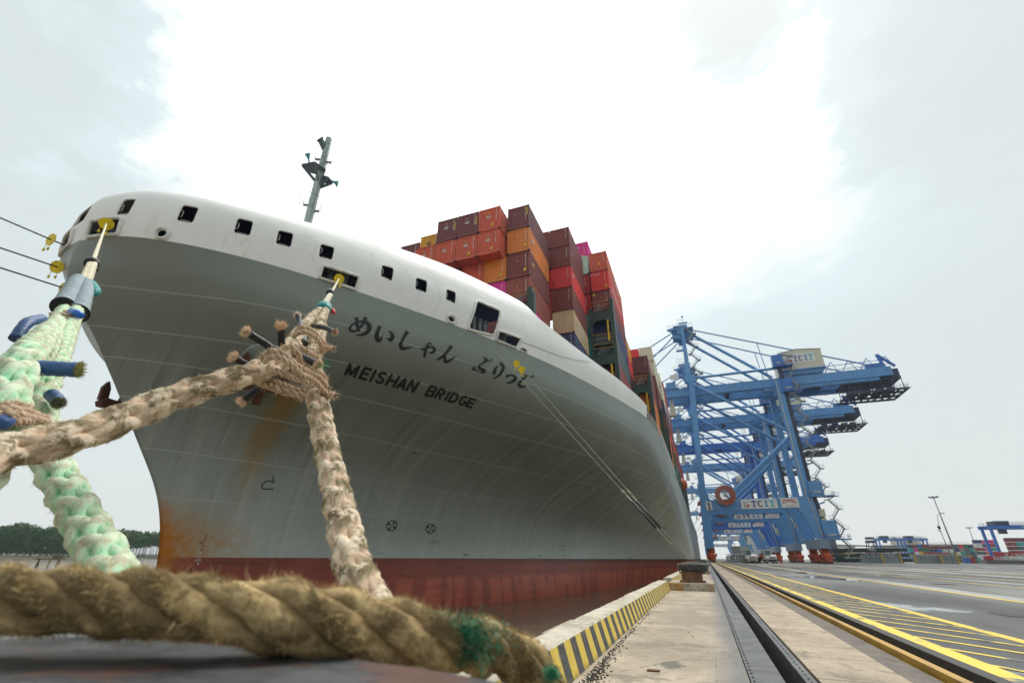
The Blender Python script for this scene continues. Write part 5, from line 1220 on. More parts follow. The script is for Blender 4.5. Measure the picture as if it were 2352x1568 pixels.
    Bm('stair_bracket', 'crane', lambda b: [b.beam((31.6 + (2 if z < 15 else 0), .1, z - 1.0), (34.5 + (1.4 if z < 15 else 0), .1, z), .25, .4) for z in (11.7, 16.9, 23.7, 28.9, 34.1, 39.3, 44.5, 49.7, 54.9)])
    Bm('mast_stair', 'steel', lambda b: stairs(b, 4.2, 1.2, 60.5, 82, 2.75))
    def apex(b):
        b.box(-1.4, 6.6, 2.4, 15.1, 83.0, 83.5); b.box(-.6, 4.6, 3, 14.5, 84.0, 85.0); b.box(.6, 3.4, 2.6, 4.2, 81.2, 83); b.box(.6, 3.4, 13.4, 15, 81.2, 83)
        b.prism([(-3.2, 83.9), (1, 84.6), (1, 82.8), (-1.8, 83)], 3, 4.4); b.prism([(-2.0, 80.4), (1.6, 81.3), (1.6, 79.4)], 3, 4.2)
        b.box(1.6, 5, 5, 6, 86.8, 87.1); b.tube([(3.4, 5, 85), (3.4, 5, 89.6)], .1, 4); b.box(3.0, 3.8, 4.8, 5.2, 89.4, 89.9)
    Bm('apex_head', 'crane', apex); Bm('mast_platform', 'crane', lambda b: b.box(-.9, 2.2, 2, 3, 73.6, 74.1)); Bm('mast_platform', 'crane', lambda b: b.box(-1, 1.4, .2, 1.4, 67, 67.4))
    Bm('apex_rail', 'steel', lambda b: (rail(b, (-3, 2.4, 84.1), (6.6, 2.4, 84.1), 1.2, 9, .05), rail(b, (-.9, 2, 74.1), (2.2, 2, 74.1), 1.1, 3, .05), rail(b, (-1.4, .2, 67.4), (1.4, .2, 67.4), 2.2, 3, .05), rail(b, (1, 3, 85), (3.4, 3, 85), 2.6, 3, .05)))
    Bm('boom_hinge_gear', 'crane', lambda b: (b.box(-12, -2, 2.3, 4.6, 58.7, 59.3), b.box(-10.5, -8.8, 2.2, 4, 59.3, 61), b.box(-6.5, -3, 2.4, 4, 59.3, 61.4), b.box(-14, -12, 2.6, 4, 58.7, 60), [b.beam((-1 - 3 * k, 2.4, 58.7), (-3 - 3 * k, 2.4, 60.6), .15) for k in range(4)]))
    Bm('floodlight', 'white', lambda b: (b.box(-8.6, -7.3, 1.9, 2.3, 59.4, 60.6), b.box(-4.6, -1.6, 2.0, 2.6, 62.4, 64.2)))
    Bm('operator_cab', 'beige', lambda b: (b.box(-6.6, -4.4, 5.5, 8.0, 49.8, 52.2), b.box(-6.3, -4.7, 6, 7.6, 52.2, 55.5), b.box(-6.8, -4.2, 5.3, 8.2, 49.4, 49.8)))
    def fest(b):
        for k in range(11):
            x0 = -6 + k * 5.2; dd = 4.2 if k > 5 else 2.6
            b.tube([(x0 + 5.2 * u, 1.5, 54.6 - dd * (1 - (2 * u - 1) ** 2)) for u in [i / 8 for i in range(9)]], .05, 3)
    Bm('festoon_cable', 'crane_dark', fest)
    Bm('beam_lamp', 'black', lambda b: [b.box(x, x + .45, 16.5, 17.2, 14.6, 15.2) for x in (4, 9, 14, 19, 24)])
    return rt
GC = 'blue ship-to-shore cranes along the quay'
c1 = crane(170.5, '1'); tag(c1, 'nearest blue quay crane, marked with the number 1', 'crane', GC)
for k, (Y, l) in enumerate(((216, 'second blue quay crane from the camera'), (272, 'royal blue quay crane, third from the camera'), (338, 'fourth blue quay crane, partly hidden behind the nearer three'), (462, 'far hazy blue quay crane, fifth in the row'), (720, 'farthest hazy blue quay crane, sixth in the row'))):
    c = copy_tree(c1); c.location = (2.0, Y, 0); tag(c, l, 'crane', GC)
    def walk(o):
        for ch in list(o.children):
            if ch.name.startswith('number') and (ch.type == 'MESH') and not ch.name.startswith('number_board'): bpy.data.objects.remove(ch); continue
            if k == 1 and ch.type == 'MESH' and ch.data.materials and ch.data.materials[0] == M['crane']: ch.material_slots[0].link = 'OBJECT'; ch.material_slots[0].material = M['crane_royal']
            walk(ch)
    walk(c)
    o = flat_text(str(k + 2), 3.1, M['black'], next(ch for ch in c.children if ch.name.startswith('number_board')), 'number', .01, bold=.05); o.rotation_euler = (R(90), 0, 0); o.location = (1.45, -.95, 16.55)
# ================================================================ YARD
H1, H2, C5 = Q(3280, 2080, 5.6), Q(3675, 2050, 5.6), Q(2680, 2120, 5.227)
def xz(px, py, Y): p = atY(px, py, Y); return p.x, p.z
# hatch cover stack
M['hatch'] = mat('hatch_cover_green', (.018, .045, .040), .55, scale=.6, dirt=(.10, .08, .05), dirtamt=.4)
GH = 'green hatch covers stacked on the quay'
for k, (x0, x1, y0, y1, Y, txt, l) in enumerate([(380, 2060, 858, 955, 238, None, 'longest dark green hatch cover at the bottom of the stack'), (820, 1985, 740, 830, 240, '4ASC', 'dark green hatch cover with white letters in the middle of the stack'), (480, 815, 745, 850, 236, None, 'dark green hatch cover with a yellow edge, left of the stack'),
                                                (760, 1935, 622, 705, 241, '4ASC', 'topmost dark green hatch cover with white letters'), (300, 750, 630, 735, 243, None, 'upper left dark hatch cover beside the crane wheels'), (170, 470, 750, 840, 244, 'SA', 'small part of a dark hatch cover just behind the orange crane wheels')]):
    xa, za = xz(*H1(x0, y1), Y); xb, zb = xz(*H1(x1, y0), Y); za = max(za, 0.02); h = max(.9, zb - za)
    rt = empty('hatch_cover', ((xa + xb) / 2, Y, za), 0, l, 'hatch cover', GH); w = (xb - xa) / 2
    b = MB(); b.box(-w, w, 0, 11, .25 * h, h); n = int(w * 2 / 1.6)
    for i in range(n): xx = -w + (i + .5) * 2 * w / n; b.box(xx - .08, xx + .08, -.18, 0, .28 * h, .97 * h)
    b.box(-w, w, -.28, -.003, .9 * h, h + .003); b.build('cover_panel', M['hatch'], rt)
    b = MB(); [b.box(-w + i * 3.1, -w + i * 3.1 + 1, .4, 10.5, 0, .25 * h) for i in range(int(2 * w / 3.1))]; b.build('support_pad', M['black'], rt)
    if k == 2: b = MB(); b.box(-w, w, -.34, -.29, .95 * h, 1.05 * h); b.build('edge_strip', M['yellow'], rt)
    if txt: o = flat_text(txt, h * .75, M['num'], rt, 'marking', .01, bold=.03); o.rotation_euler = (R(90), 0, 0); o.location = (-w * .3 if k == 3 else w * .35, -.33, h * .6)
# steel racks with striped posts
M['rack'] = mat('galvanised_rack', (.30, .33, .34), .6, dirt=(.1, .08, .06), dirtamt=.4)
M['hazy'] = mat('yellow_black_post', (.5, .35, .04), .6, dirt=(.03, .03, .03), dirtamt=.9, scale=4)
GRK = 'grey steel racks on the yard edge'
def rack(x0, x1, y, h, label, posts=True, m='rack'):
    rt = empty('steel_rack', ((x0 + x1) / 2, y, 0), 0, label, 'rack', GRK); w = (x1 - x0) / 2
    b = MB(); b.box(-w, w, 0, 2.2, .05, h * .36); n = max(3, int(2 * w / .7))
    for i in range(n + 1): xx = -w + 2 * w * i / n; b.box(xx - .05, xx + .05, -.12, -.003, .1, h * .36)
    b.build('base_box', M[m], rt)
    b = MB(); [b.box(-w + 2 * w * (i + .1) / n, -w + 2 * w * (i + .9) / n, .2 + .1 * (i % 2), 1.9, h * .37, h * (.82 + .06 * (i % 3))) for i in range(n)]; b.build('panel_stack', M[m], rt)
    b = MB(); b.tube([(-w, 0, h), (w, 0, h)], .08, 4); b.tube([(-w * .8, 0, h), (-.1, 0, h * .4)], .09, 4); b.tube([(w * .8, 0, h), (.1, 0, h * .4)], .09, 4); b.build('brace', M['steel'], rt)
    if posts:
        for s in (-1, 1): b = MB(); b.box(s * w - .22, s * w + .22, -.25, .1, .02, h + .1); b.build('post', M['hazy'], rt)
for x0, x1, Y, h, l in ((975, 1430, 200, 3.0, 'grey steel rack of panels in front of the green hatch covers'), (1440, 1850, 197, 3.0, 'grey rack with V braces and two striped posts, before the hatch covers')):
    rack(xz(*H1(x0, 980), Y)[0], xz(*H1(x1, 980), Y)[0], Y, h, l, x0 > 1400)
for x0, x1, Y, h, l in ((-40, 520, 205, 2.7, 'long grey rack with a yellow post left of the tall lamp mast'), (540, 900, 203, 2.9, 'grey rack with a yellow post at the foot of the tall lamp mast')):
    rack(xz(*H2(x0, 1130), Y)[0], xz(*H2(x1, 1130), Y)[0], Y, h, l)
rack(4.9, 9.3, 141, 2.0, 'pale grey rack beside the white tractors on the quay', False)
# yard containers (long sides towards the camera)
GY = 'containers stacked in the yard'
tierw = ['bottom', 'second', 'third', 'fourth', 'fifth', 'sixth', 'seventh']; place = ['leftmost', 'second', 'third', 'fourth', 'fifth', 'sixth', 'seventh', 'eighth', 'ninth', 'tenth']
def yardblock(q, x0, x1, ytop, Y, rows, name, marks={}):
    xa, zt = xz(*q(x0, ytop), Y); xb, _ = xz(*q(x1, ytop), Y); n = len(rows); th = zt / n
    for r_, cs in enumerate(rows):
        wd = (xb - xa) / len(cs)
        for c_, c in enumerate(cs):
            if not c: continue
            tr_ = n - 1 - r_
            container(xa + wd * c_, Y, tr_ * th + .02, wd - .25, 2.44, th - .1, c, f"{nice(c)} yard container, {tierw[tr_]} tier, {place[c_]} in the {name}", GY, rz=R(-90), simple=True,
                      marks=[('side', marks[(r_, c_)], th * .5, (wd - .25) / 2, th / 2)] if (r_, c_) in marks else None)
pal = ['maroon', 'slate', 'teal', 'red', 'navy', 'grey', 'brick', 'crimson', 'magenta', 'white', 'green', 'orange', 'blue', 'maroon', 'plum', 'slate']
ry = random.Random(21)
def rnd(n): return [ry.choice(pal) for _ in range(n)]
yardblock(H1, 1945, 2352, 540, 372, [['navy', 'maroon', 'blue', 'brick'], ['teal', 'magenta', 'green', 'green'], ['slate', 'white', 'amber', 'brick'], rnd(4), rnd(4)], 'block right of the hatch covers')
yardblock(H2, 0, 205, 705, 374, [['navy', 'maroon'], ['teal', 'green'], ['amber', 'brick'], ['orange', 'slate'], ['slate', 'maroon']], 'block left of the tall lamp mast')
yardblock(H2, 215, 740, 735, 380, [['plum', 'maroon', 'maroon', 'maroon'], ['navy', 'blue', 'white', 'white'], ['brick', 'brick', 'crimson', 'grey'], ['maroon', 'magenta', 'magenta', 'maroon'], ['slate', 'grey', 'red', 'crimson']], 'block behind the tall lamp mast', {(1, 2): 'YANG'})
yardblock(H2, 745, 1190, 712, 390, [['slate', 'red', 'green', 'navy'], ['navy', 'grey', 'slate', 'teal'], ['cream', 'teal', 'slate', 'navy'], ['slate', 'grey', 'orange', 'navy'], ['crimson', 'slate', 'grey', 'slate']], 'block between the two lamp masts')
yardblock(H2, 1195, 1690, 600, 370, [['navy', 'magenta', 'magenta'], ['white', 'slate', 'brick'], ['brick', 'magenta', 'teal'], ['slate', 'orange', 'maroon'], ['white', 'grey', 'white'], ['red', 'slate', 'slate']], 'block left of the blue yard gantry', {(0, 1): 'ONE', (2, 1): 'ONE', (1, 0): 'UASC'})
yardblock(H2, 1900, 2700, 555, 350, [['maroon', 'plum', 'navy', 'navy'], ['brick', 'teal', 'teal', 'navy'], ['maroon', 'slate', 'white', 'maroon'], ['maroon', 'brick', 'slate', 'maroon'], rnd(4), rnd(4)], 'block under the blue yard gantry')
xa, _ = xz(*H2(1690, 900), 300); xb, zb = xz(*H2(2700, 860), 300); _, zc = xz(*H2(1690, 1010), 300)
container(xa, 300, max(.1, zc - .3), xb - xa, 2.44, zb - zc, 'crimson', 'very long crimson box with white K LINE lettering at the right edge of the picture', GY, rz=R(-90), simple=True, marks=[('side', 'K LINE', 2.6, (xb - xa) * .42, 1.4)])
for x0, x1, c in ((1040, 1140, 'blue'), (1140, 1265, 'crimson'), (1268, 1350, 'teal')):
    xa, _ = xz(*H2(x0, 1130), 260); xb, zt = xz(*H2(x1, 1035), 260); container(xa, 260, .02, xb - xa, 2.44, max(2.2, zt), c, f'small {c} container on the ground beside the grey barriers', GY, rz=R(-90), simple=True)
# low barriers and clutter on the far right
M['barr'] = mat('dirty_concrete_barrier', (.28, .27, .24), .8, dirt=(.12, .1, .07), dirtamt=.6)
for k in range(9):
    xa, _ = xz(*H2(1380 + k * 125, 1130), 235); rt = None
    b = MB(); b.prism([(-.35, 0), (.35, 0), (.2, .4), (.12, 1.3), (-.12, 1.3), (-.2, .4)], 0, 3.6, 'x'); o = b.build('concrete_barrier', M['barr']); o.location = (xa, 235, .0)
    tag(o, f'dirty concrete barrier, {place[k]}{"" if k == 0 else " from left"} in the low row below the long crimson box', 'barrier', 'concrete barriers at the far right')
for k, (px, c, l) in enumerate(((1480, 'crimson', 'red'), (1640, 'white', 'white'), (1800, 'white', 'white'), (2010, 'white', 'pale'))):
    xa, _ = xz(*H2(px, 1000), 262); container(xa, 262, .02, 5.2, 2.3, 2.9, c, f'{l} low cabin box {["first", "second", "third", "fourth"][k]} from left behind the concrete barriers', GY, rz=R(-90), simple=True)
# bush
M['leaf'] = mat('bush_leaves', (.06, .11, .03), .7, var=.5, scale=2)
def bush(x, y, w, h, label, n=900):
    b = MB(); r_ = random.Random(int(x * 10))
    for _ in range(n):
        p = Vector((x + r_.gauss(0, w * .3), y + r_.gauss(0, w * .3), abs(r_.gauss(0, h * .45)))); s = .22; d = Vector((r_.gauss(0, 1), r_.gauss(0, 1), r_.gauss(0, 1))).normalized(); e_ = d.orthogonal().normalized()
        b.add([p, p + d * s + e_ * s * .4, p + d * s * 2, p + d * s - e_ * s * .4], [(0, 1, 2, 3)])
    o = b.build('bush', M['leaf'], fix=False); tag(o, label, 'bush', 'green bushes in the yard')
bush(*[xz(*H2(1040, 1000), 268)[0], 268], 7, 4.2, 'green bush between orange and navy yard containers'); bush(xz(*H2(2250, 1060), 240)[0], 240, 7, 2.6, 'low green bush at the right edge of the picture')
# RTG yard gantries
def rtg(q, xl, xr, ytop, Y, label):
    xa, zt = xz(*q(xl, ytop), Y); xb, _ = xz(*q(xr, ytop), Y); w = (xb - xa) / 2; rt = empty('yard_gantry_crane', ((xa + xb) / 2, Y, 0), 0, label, 'crane', 'blue rubber tyred yard gantries')
    for y in (0, 9):
        for s in (-1, 1):
            b = MB(); b.beam((s * w, y, 1.8), (s * (w - .3), y, zt - .8), 1.1, 1.0); b.build('leg', M['crane_royal'], rt)
        b = MB(); b.box(-w - 1, w + 1, y - .6, y + .6, zt - 1.7, zt); b.build('girder', M['crane_royal'], rt)
        b = MB(); rail(b, (-w, y, zt), (w, y, zt), 1.6, 14, .09); b.build('walkway_rail', M['crane_dark'], rt)
    b = MB(); b.box(-w - .5, -w + .6, -1, 10, 1.2, 2.4); b.box(w - .6, w + .5, -1, 10, 1.2, 2.4); b.build('sill_beam', M['crane_royal'], rt)
    b = MB(); b.box(-w + 3, -w + 9, .6, 8.4, zt, zt + 2.2); b.box(-w + 4, -w + 7, 1, 3, zt - 4, zt - 1.8); b.build('trolley', M['crane_dark'], rt)
    for s in (-1, 1):
        for y in (0, 2, 7, 9): b = MB(); b.disc((s * w, y, .75), (1, 0, 0), .75, .5, 16); b.build('tyre', M['black'], rt)
    o = flat_text('TCIT', 1.5, M['num'], rt, 'marking', .01, bold=.04); o.rotation_euler = (R(90), 0, 0); o.location = (w * .2, -.65, zt - .85)
    return rt
rtg(H2, 1560, 2900, 280, 330, 'large blue yard gantry at the right edge of the picture')
rtg(H1, 1290, 1790, 400, 560, 'smaller blue yard gantry above the hatch covers, left one of the pair'); rtg(H1, 1850, 2370, 400, 575, 'smaller blue yard gantry above the hatch covers, right one of the pair')
# background sheds
M['shed'] = mat('shed_roof_grey', (.30, .29, .27), .7); M['shedw'] = mat('shed_wall', (.40, .37, .31), .7)
def shed(q, x0, x1, y0, y1, Y, label, dpt=40, m='shedw'):
    xa, z1_ = xz(*q(x0, y0), Y); xb, _ = xz(*q(x1, y0), Y); rt = empty('warehouse', ((xa + xb) / 2, Y, 0), 0, label, 'warehouse'); w = (xb - xa) / 2; h = z1_
    b = MB(); b.box(-w, w, 0, dpt, 0, h * .86); b.build('wall', M[m], rt); b = MB(); b.prism([(-.5, h * .86), (dpt / 2, h), (dpt + .5, h * .86), (dpt + .5, h * .84), (-.5, h * .84)], -w - .5, w + .5, 'x'); b.build('roof', M['shed'], rt)
    b = MB(); [b.box(-w + 2 + i * 8, -w + 5 + i * 8, -.06, -.003, h * .35, h * .5) for i in range(int(2 * w / 8))]; b.build('window', M['glass'], rt)
shed(H2, 130, 1215, 640, 740, 760, 'long grey roofed warehouse behind the yard containers'); shed(H1, 1760, 2300, 350, 560, 800, 'beige gabled warehouse behind the right gantry of the pair'); shed(H1, 515, 760, 525, 640, 700, 'small beige hall left of the conveyor tower'); shed(H1, 1300, 1790, 520, 590, 820, 'low grey roof seen under the left gantry of the pair'); shed(H1, 150, 1000, 632, 680, 690, 'long low shed behind the hatch covers')
xa, zt = xz(*H1(1120, 370), 640); rt = empty('conveyor_tower', (xa, 640, 0), 0, 'lattice conveyor tower above the hatch covers', 'tower')
b = MB(); w = 5
for s in (-1, 1):
    for y in (0, 8): b.beam((s * w * 1.6, y, 0), (s * w * .5, y, zt * .8), .7)
    for z in (.2, .4, .6, .8): b.beam((-w, 0, zt * z), (w, 0, zt * z), .5)
b.box(-4, 4, 0, 8, zt * .75, zt * .86); b.box(-3.5, 3.5, .5, 7, zt * .9, zt); b.build('frame', M['crane_dark'], rt)
b = MB(); b.beam((-2, 4, zt * .62), (-36, 4, zt * .66), 1.6, 1.2); b.beam((2, 4, zt * .62), (40, 4, zt * .62), 1.6, 1.2); b.box(-41, -33, 0, 8, zt * .5, zt * .9); b.build('conveyor_belt', M['crane_dark'], rt)
b = MB(); b.prism([(-14, zt * .22), (14, zt * .22), (3, zt * .48), (-3, zt * .48)], 1, 7); b.build('hopper', mat('hopper_red', (.30, .05, .05), .6), rt)
xa, zt = xz(*C5(1700, 90), 780); rt = empty('storage_building', (xa, 780, 0), 0, 'tall pale building seen through the crane portals', 'building')
b = MB(); b.box(-17, 22, 0, 30, 0, zt); b.build('wall', M['white'], rt); b = MB(); [b.box(-17, 22, -.3, -.003, z, z + .5) for z in [zt * i / 7 for i in range(1, 7)]]; [b.box(x, x + .4, -.34, -.31, 0, zt) for x in range(-15, 22, 6)]; b.build('cladding_strip', M['grey'], rt)
# lamp masts and street lamps
M['pole'] = mat('galvanised_pole', (.22, .23, .24), .5)
def lampmast(px, py, ptx, pty, Y, label, rr_=.45, heads=6):
    x, _ = xz(px, py, Y); x2, zt = xz(ptx, pty, Y); rt = empty('lamp_mast', (x, Y, 0), 0, label, 'lamp mast', 'lighting masts in the yard')
    b = MB(); b.tube([(0, 0, 0), (x2 - x, 0, zt)], [rr_, rr_ * .45], 10); b.build('pole', M['pole'], rt, smooth=True)
    b = MB(); b.disc((x2 - x, 0, zt), (0, 0, 1), 1.2, .3, 12)
    for k in range(heads): a = 2 * math.pi * k / heads; b.beam((x2 - x + 1.2 * math.cos(a), 1.2 * math.sin(a), zt), (x2 - x + 2.3 * math.cos(a), 2.3 * math.sin(a), zt + .3), .8, .5)
    b.build('lamp_head', M['dark'], rt)
lampmast(2203, 1291, 2144, 1142, 330, 'tallest floodlight mast in the yard'); lampmast(*H2(1235, 700), *H2(1120, 335), 520, 'smaller distant floodlight mast behind the containers'); 
xl, _ = xz(2190, 1291, 200); x2, zt = xz(*H2(410, 75), 200); rt = empty('street_lamp', (xl, 200, 0), 0, 'slim curved street lamp with a camera box, beside the tallest mast', 'street lamp')
xs, zs = xz(*H2(455, 330), 200); xe, ze = xz(*H2(520, 10), 200)
b = MB(); b.tube([(0, 0, 0), (xs - xl, 0, zs), (x2 - xl - .15, 0, zt - 1), (x2 - xl, 0, zt), (xe - xl - 1.2, 0, ze - .3), (xe - xl, 0, ze)], [.14, .10, .07, .07, .06, .06], 8); b.build('pole', M['pole'], rt, smooth=True)
b = MB(); b.box(xe - xl - .5, xe - xl + .6, -.2, .2, ze - .1, ze + .12); b.build('lamp_head', M['dark'], rt); b = MB(); b.box(xs - xl - .35, xs - xl + .25, -.3, .3, zs - .4, zs + .5); b.tube([(xs - xl - .2, 0, zs - 1.1), (xs - xl - .2, 0, zs - .8)], .25, 8); b.build('camera_box', M['dark'], rt)
# tractors
M['tyre'] = mat('tyre_rubber', (.02, .02, .02), .8)
def tractor(x, y, label, stripes):
    rt = empty('terminal_tractor', (x, y, 0), R(180 + 4), label, 'tractor', 'white terminal tractors on the quay')
    b = MB(); b.box(-1.25, 1.25, 1.6, 2.6, .95, 1.65); b.prism([(1.6, 1.65), (2.55, 1.6), (2.2, 1.95), (1.6, 2.0)], -1.25, .1, 'x'); b.box(-1.2, 1.2, -2.4, 1.6, .8, 1.1); b.build('hood', M['white'], rt, angle=30)
    cb = MB(); cb.prism([(-.1, 1.2), (1.75, 1.2), (1.6, 2.0), (1.35, 3.1), (-.1, 3.1)], -1.3, .25, 'x') if False else cb.prism([(-.1, 1.1), (1.95, 1.1), (1.9, 1.75), (1.6, 3.05), (-.1, 3.05)], -.35, 1.25, 'x'); cb.box(-.45, 1.35, -.2, 1.75, 3.05, 3.15); cb.build('cab', M['white'], rt, angle=30)
    b = MB(); b.prism([(1.935, 1.85), (1.955, 1.85), (1.68, 2.95), (1.66, 2.95)], -.22, 1.12, 'x'); b.box(1.25, 1.262, .2, 1.5, 1.9, 2.9); b.box(-.362, -.35, .2, 1.5, 1.9, 2.9); b.build('windshield', M['glass'], rt)
    b = MB(); b.box(-1.28, 1.28, 2.6, 2.75, .35, .95); o = b.build('bumper', M['black'], rt)
    if stripes: b = MB(); [b.add([(-1.2 + k * .36, 2.757, .5), (-1.06 + k * .36, 2.757, .5), (-1.16 + k * .36, 2.757, .9), (-1.3 + k * .36, 2.757, .9)], [(0, 1, 2, 3)]) for k in range(7)]; b.build('hazard_stripe', M['white'], o, fix=False)
    b = MB(); b.box(-.9, .5, 2.602, 2.62, 1.1, 1.3); b.box(-.5, .3, 2.603, 2.62, 1.4, 1.52); b.build('grille', M['dark'], rt)
    b = MB(); b.box(-1.1, -.7, 2.602, 2.62, 1.42, 1.56); b.build('badge', M['red'], rt)
    for s in (-1, 1):
        b = MB(); b.disc((s * 1.0, 2.762, .55), (0, 1, 0), .12, .03, 12); b.build('headlight', M['white'], rt)
        for yy in (1.9, -1.6): b = MB(); b.disc((s * 1.02, yy, .5), (1, 0, 0), .5, .32, 18); w_ = b.build('wheel', M['tyre'], rt); b = MB(); b.disc((s * 1.19, yy, .5), (1, 0, 0), .24, .03, 12); b.build('rim', M['white'], w_)
    b = MB(); b.tube([(1.15, -.3, 1.1), (1.15, -.3, 3.2)], .07, 8); b.build('exhaust_stack', M['cream'], rt)
    return rt
tractor(10.5, 141, 'white terminal tractor with a black and white striped bumper, left of the pair', True); tractor(15.2, 144, 'white terminal tractor with a plain black bumper, right of the pair', False)
def trailer(x, y, rz, label):
    rt = empty('trailer', (x, y, 0), rz, label, 'trailer', 'trailers behind the terminal tractors'); b = MB(); b.box(-1.2, 1.2, 0, 12, 1.15, 1.4); b.box(-.5, .5, 0, 12, .85, 1.15); b.build('chassis', M['dark'], rt)
    for s in (-1, 1):
        for yy in (8.5, 10): b = MB(); b.disc((s * .95, yy, .5), (1, 0, 0), .5, .4, 16); b.build('wheel', M['tyre'], rt)
trailer(10.3, 144.5, R(-2), 'dark trailer carrying the grey container behind the left tractor'); trailer(15.0, 147.5, R(14), 'empty dark trailer behind the right tractor')
container(8.1, 150.5, 1.41, 6.1, 2.44, 2.75, 'grey', 'grey container on the trailer behind the left white tractor', 'containers on trailers', rz=R(-28), simple=True)
b = MB(); b.prism([(-.25, 0), (.25, 0), (.1, 1.1), (-.1, 1.1)], -.2, .2); o = b.build('safety_cone', M['orange']); o.location = (17.6, 143, 0); tag(o, 'orange safety marker right of the right tractor', 'cone')
# person in orange standing by the right tractor is too small to separate from the marker in the photo
# ================================================================ FAR BANK
def bank(px, d, z=-3): r_ = ray(px, 1270); h = Vector((r_.x, r_.y, 0)).normalized() * d; return Vector((h.x, h.y, z))
b = MB(); N = 40; vs = []
for i in range(N + 1):
    p0, p1, p2 = bank(-700 + i * 36, 436 + 6 * noise.noise((i * .7, 0, 0))), bank(-700 + i * 36, 446), bank(-700 + i * 36, 900); vs += [p0, p1 + Vector((0, 0, 1.6)), p2 + Vector((0, 0, 2.2))]
b.add(vs, [(i * 3 + k, i * 3 + k + 1, i * 3 + k + 4, i * 3 + k + 3) for i in range(N) for k in range(2)])
tag(b.build('far_bank', mat('muddy_bank', (.07, .075, .05), .9, scale=.1), fix=True), kind='structure')
t = NT('mangrove_leaves'); oi = t.noise(.09, 5, .6); oi2 = t.noise(1.2, 3, .6)
M['mang'] = t.base(t.mix(t.ramp(oi2, [(.3, 0), (.7, 1)]), t.mix(t.ramp(oi, [(.35, 0), (.65, 1)]), (.015, .06, .02), (.04, .12, .035)), (.08, .17, .05)), .75)
fb, tb = MB(), MB(); rf = random.Random(3)
for row_ in range(4):
    for i in range(330):
        px = -560 + i * 3.55 + rf.uniform(-2, 2)
        if px > 640: break
        d = 450 + row_ * 9 + rf.uniform(-3, 3); base = bank(px, d, -1.5); th = 16.8 + 2.2 * noise.noise((px * .02, 0, 0)) + rf.uniform(-1.1, 1.1) + row_ * .7
        if px > 120: th -= (px - 120) * .011
        low = .10 if px < 200 else .10 + min(.42, (px - 200) / 170 * .5)
        if row_ < 2 and rf.random() < (.25 + (.75 if px > 190 else 0)): tb.tube([base, base + Vector((rf.uniform(-.6, .6), 0, th * .85))], [.20, .10], 4)
        for c in range(20):
            u = low + (1 - low) * rf.random(); rad = 1.9 * (1 - .55 * abs(u - .55) / .5); cc = base + Vector((rf.gauss(0, 1) * rad * .6, rf.gauss(0, 1) * rad * .6, th * u))
            for q in range(7):
                p = cc + Vector((rf.gauss(0, .55), rf.gauss(0, .55), rf.gauss(0, .5))); a = rf.uniform(.3, .6); dd = Vector((rf.gauss(0, 1), rf.gauss(0, 1), rf.gauss(0, .7))).normalized(); e2 = dd.orthogonal().normalized()
                fb.add([p - dd * a, p + e2 * a * .7, p + dd * a, p - e2 * a * .7], [(0, 1, 2, 3)])
fo = fb.build('mangrove_forest', M['mang'], fix=False); tag(fo, 'dark green mangrove forest along the far river bank at the left', 'forest', kind='stuff')
tk = tb.build('trunks', mat('pale_trunks', (.16, .15, .12), .8), fo, fix=False)
p = bank(120, 190, -3); rt = empty('fishing_platform', p, R(20), 'low brown wooden fishing platform on the water at the left', 'platform')
M['wood'] = mat('old_wood', (.10, .08, .055), .85)
b = MB(); b.box(-4.2, 4.0, -.6, .6, 2.2, 2.5); b.build('deck', M['wood'], rt); b = MB(); [b.beam((x, 0, -1), (x + s, 0, 2.3), .22) for x, s in ((-3.6, .8), (-2.4, -.6), (2.2, .5), (3.4, -.4), (0, .2))]; b.build('pile', M['wood'], rt); b = MB(); b.box(.8, 3.4, -.4, .4, 2.5, 3.3); b.build('crate_box', M['wood'], rt)
# ================================================================ ROPES
def ropemat(name, groove, body, crown, dirt, amt=.9, ds=14, cut=.5, cr=(.35, .8)):
    """fibre colour: grooves between the strands, strand body, and the rubbed dirty crowns"""
    t = NT(name); n = t.noise(60, 5, .7); at = t.node('ShaderNodeAttribute', attribute_name='crown'); f = at.outputs['Fac']
    f2 = t.math('ADD', f, t.math('MULTIPLY', t.math('SUBTRACT', t.noise(22, 5, .7), .5), .5))
    c = t.mix(t.ramp(f2, [(.05, 0), (.42, 1)]), groove, body); c = t.mix(t.ramp(f2, [(cr[0], 0), (cr[1], 1)]), c, crown)
    c = t.mix(t.math('MULTIPLY', n, .35), c, tuple(v * .75 for v in crown))
    dn = t.noise(ds, 7, .68); dd = t.math('MULTIPLY', t.ramp(dn, [(cut, 0), (cut + .10, 1)]), t.ramp(f2, [(.3, .12), (.72, 1)]))
    c = t.mix(t.math('MULTIPLY', dd, amt), c, dirt); sp = t.noise(300, 3, .7); c = t.mix(t.math('MULTIPLY', t.ramp(sp, [(.5, 0), (.7, 1)]), t.math('MULTIPLY', dd, .6)), c, tuple(v * .45 for v in dirt))
    w = t.noise(170, 4, .75); t.bump(w, .8, .004); return t.base(c, .88, 0, .15)
M['rpink'] = ropemat('pink_tan_rope_fibre', (.44, .25, .16), (.70, .50, .35), (.78, .66, .49), (.17, .13, .06), amt=.95, ds=17, cut=.44)
M['rgreen'] = ropemat('mint_rope_fibre', (.04, .40, .19), (.36, .70, .42), (.70, .78, .58), (.48, .42, .28), amt=.75, ds=20, cut=.47)
M['rbrown'] = ropemat('weathered_rope_fibre', (.05, .03, .012), (.24, .16, .07), (.66, .49, .25), (.075, .05, .018), amt=.85, ds=9, cut=.44, cr=(.45, .85))
M['rlash'] = ropemat('hemp_lashing', (.14, .07, .04), (.46, .31, .21), (.66, .50, .36), (.20, .13, .08), amt=.6, ds=30)
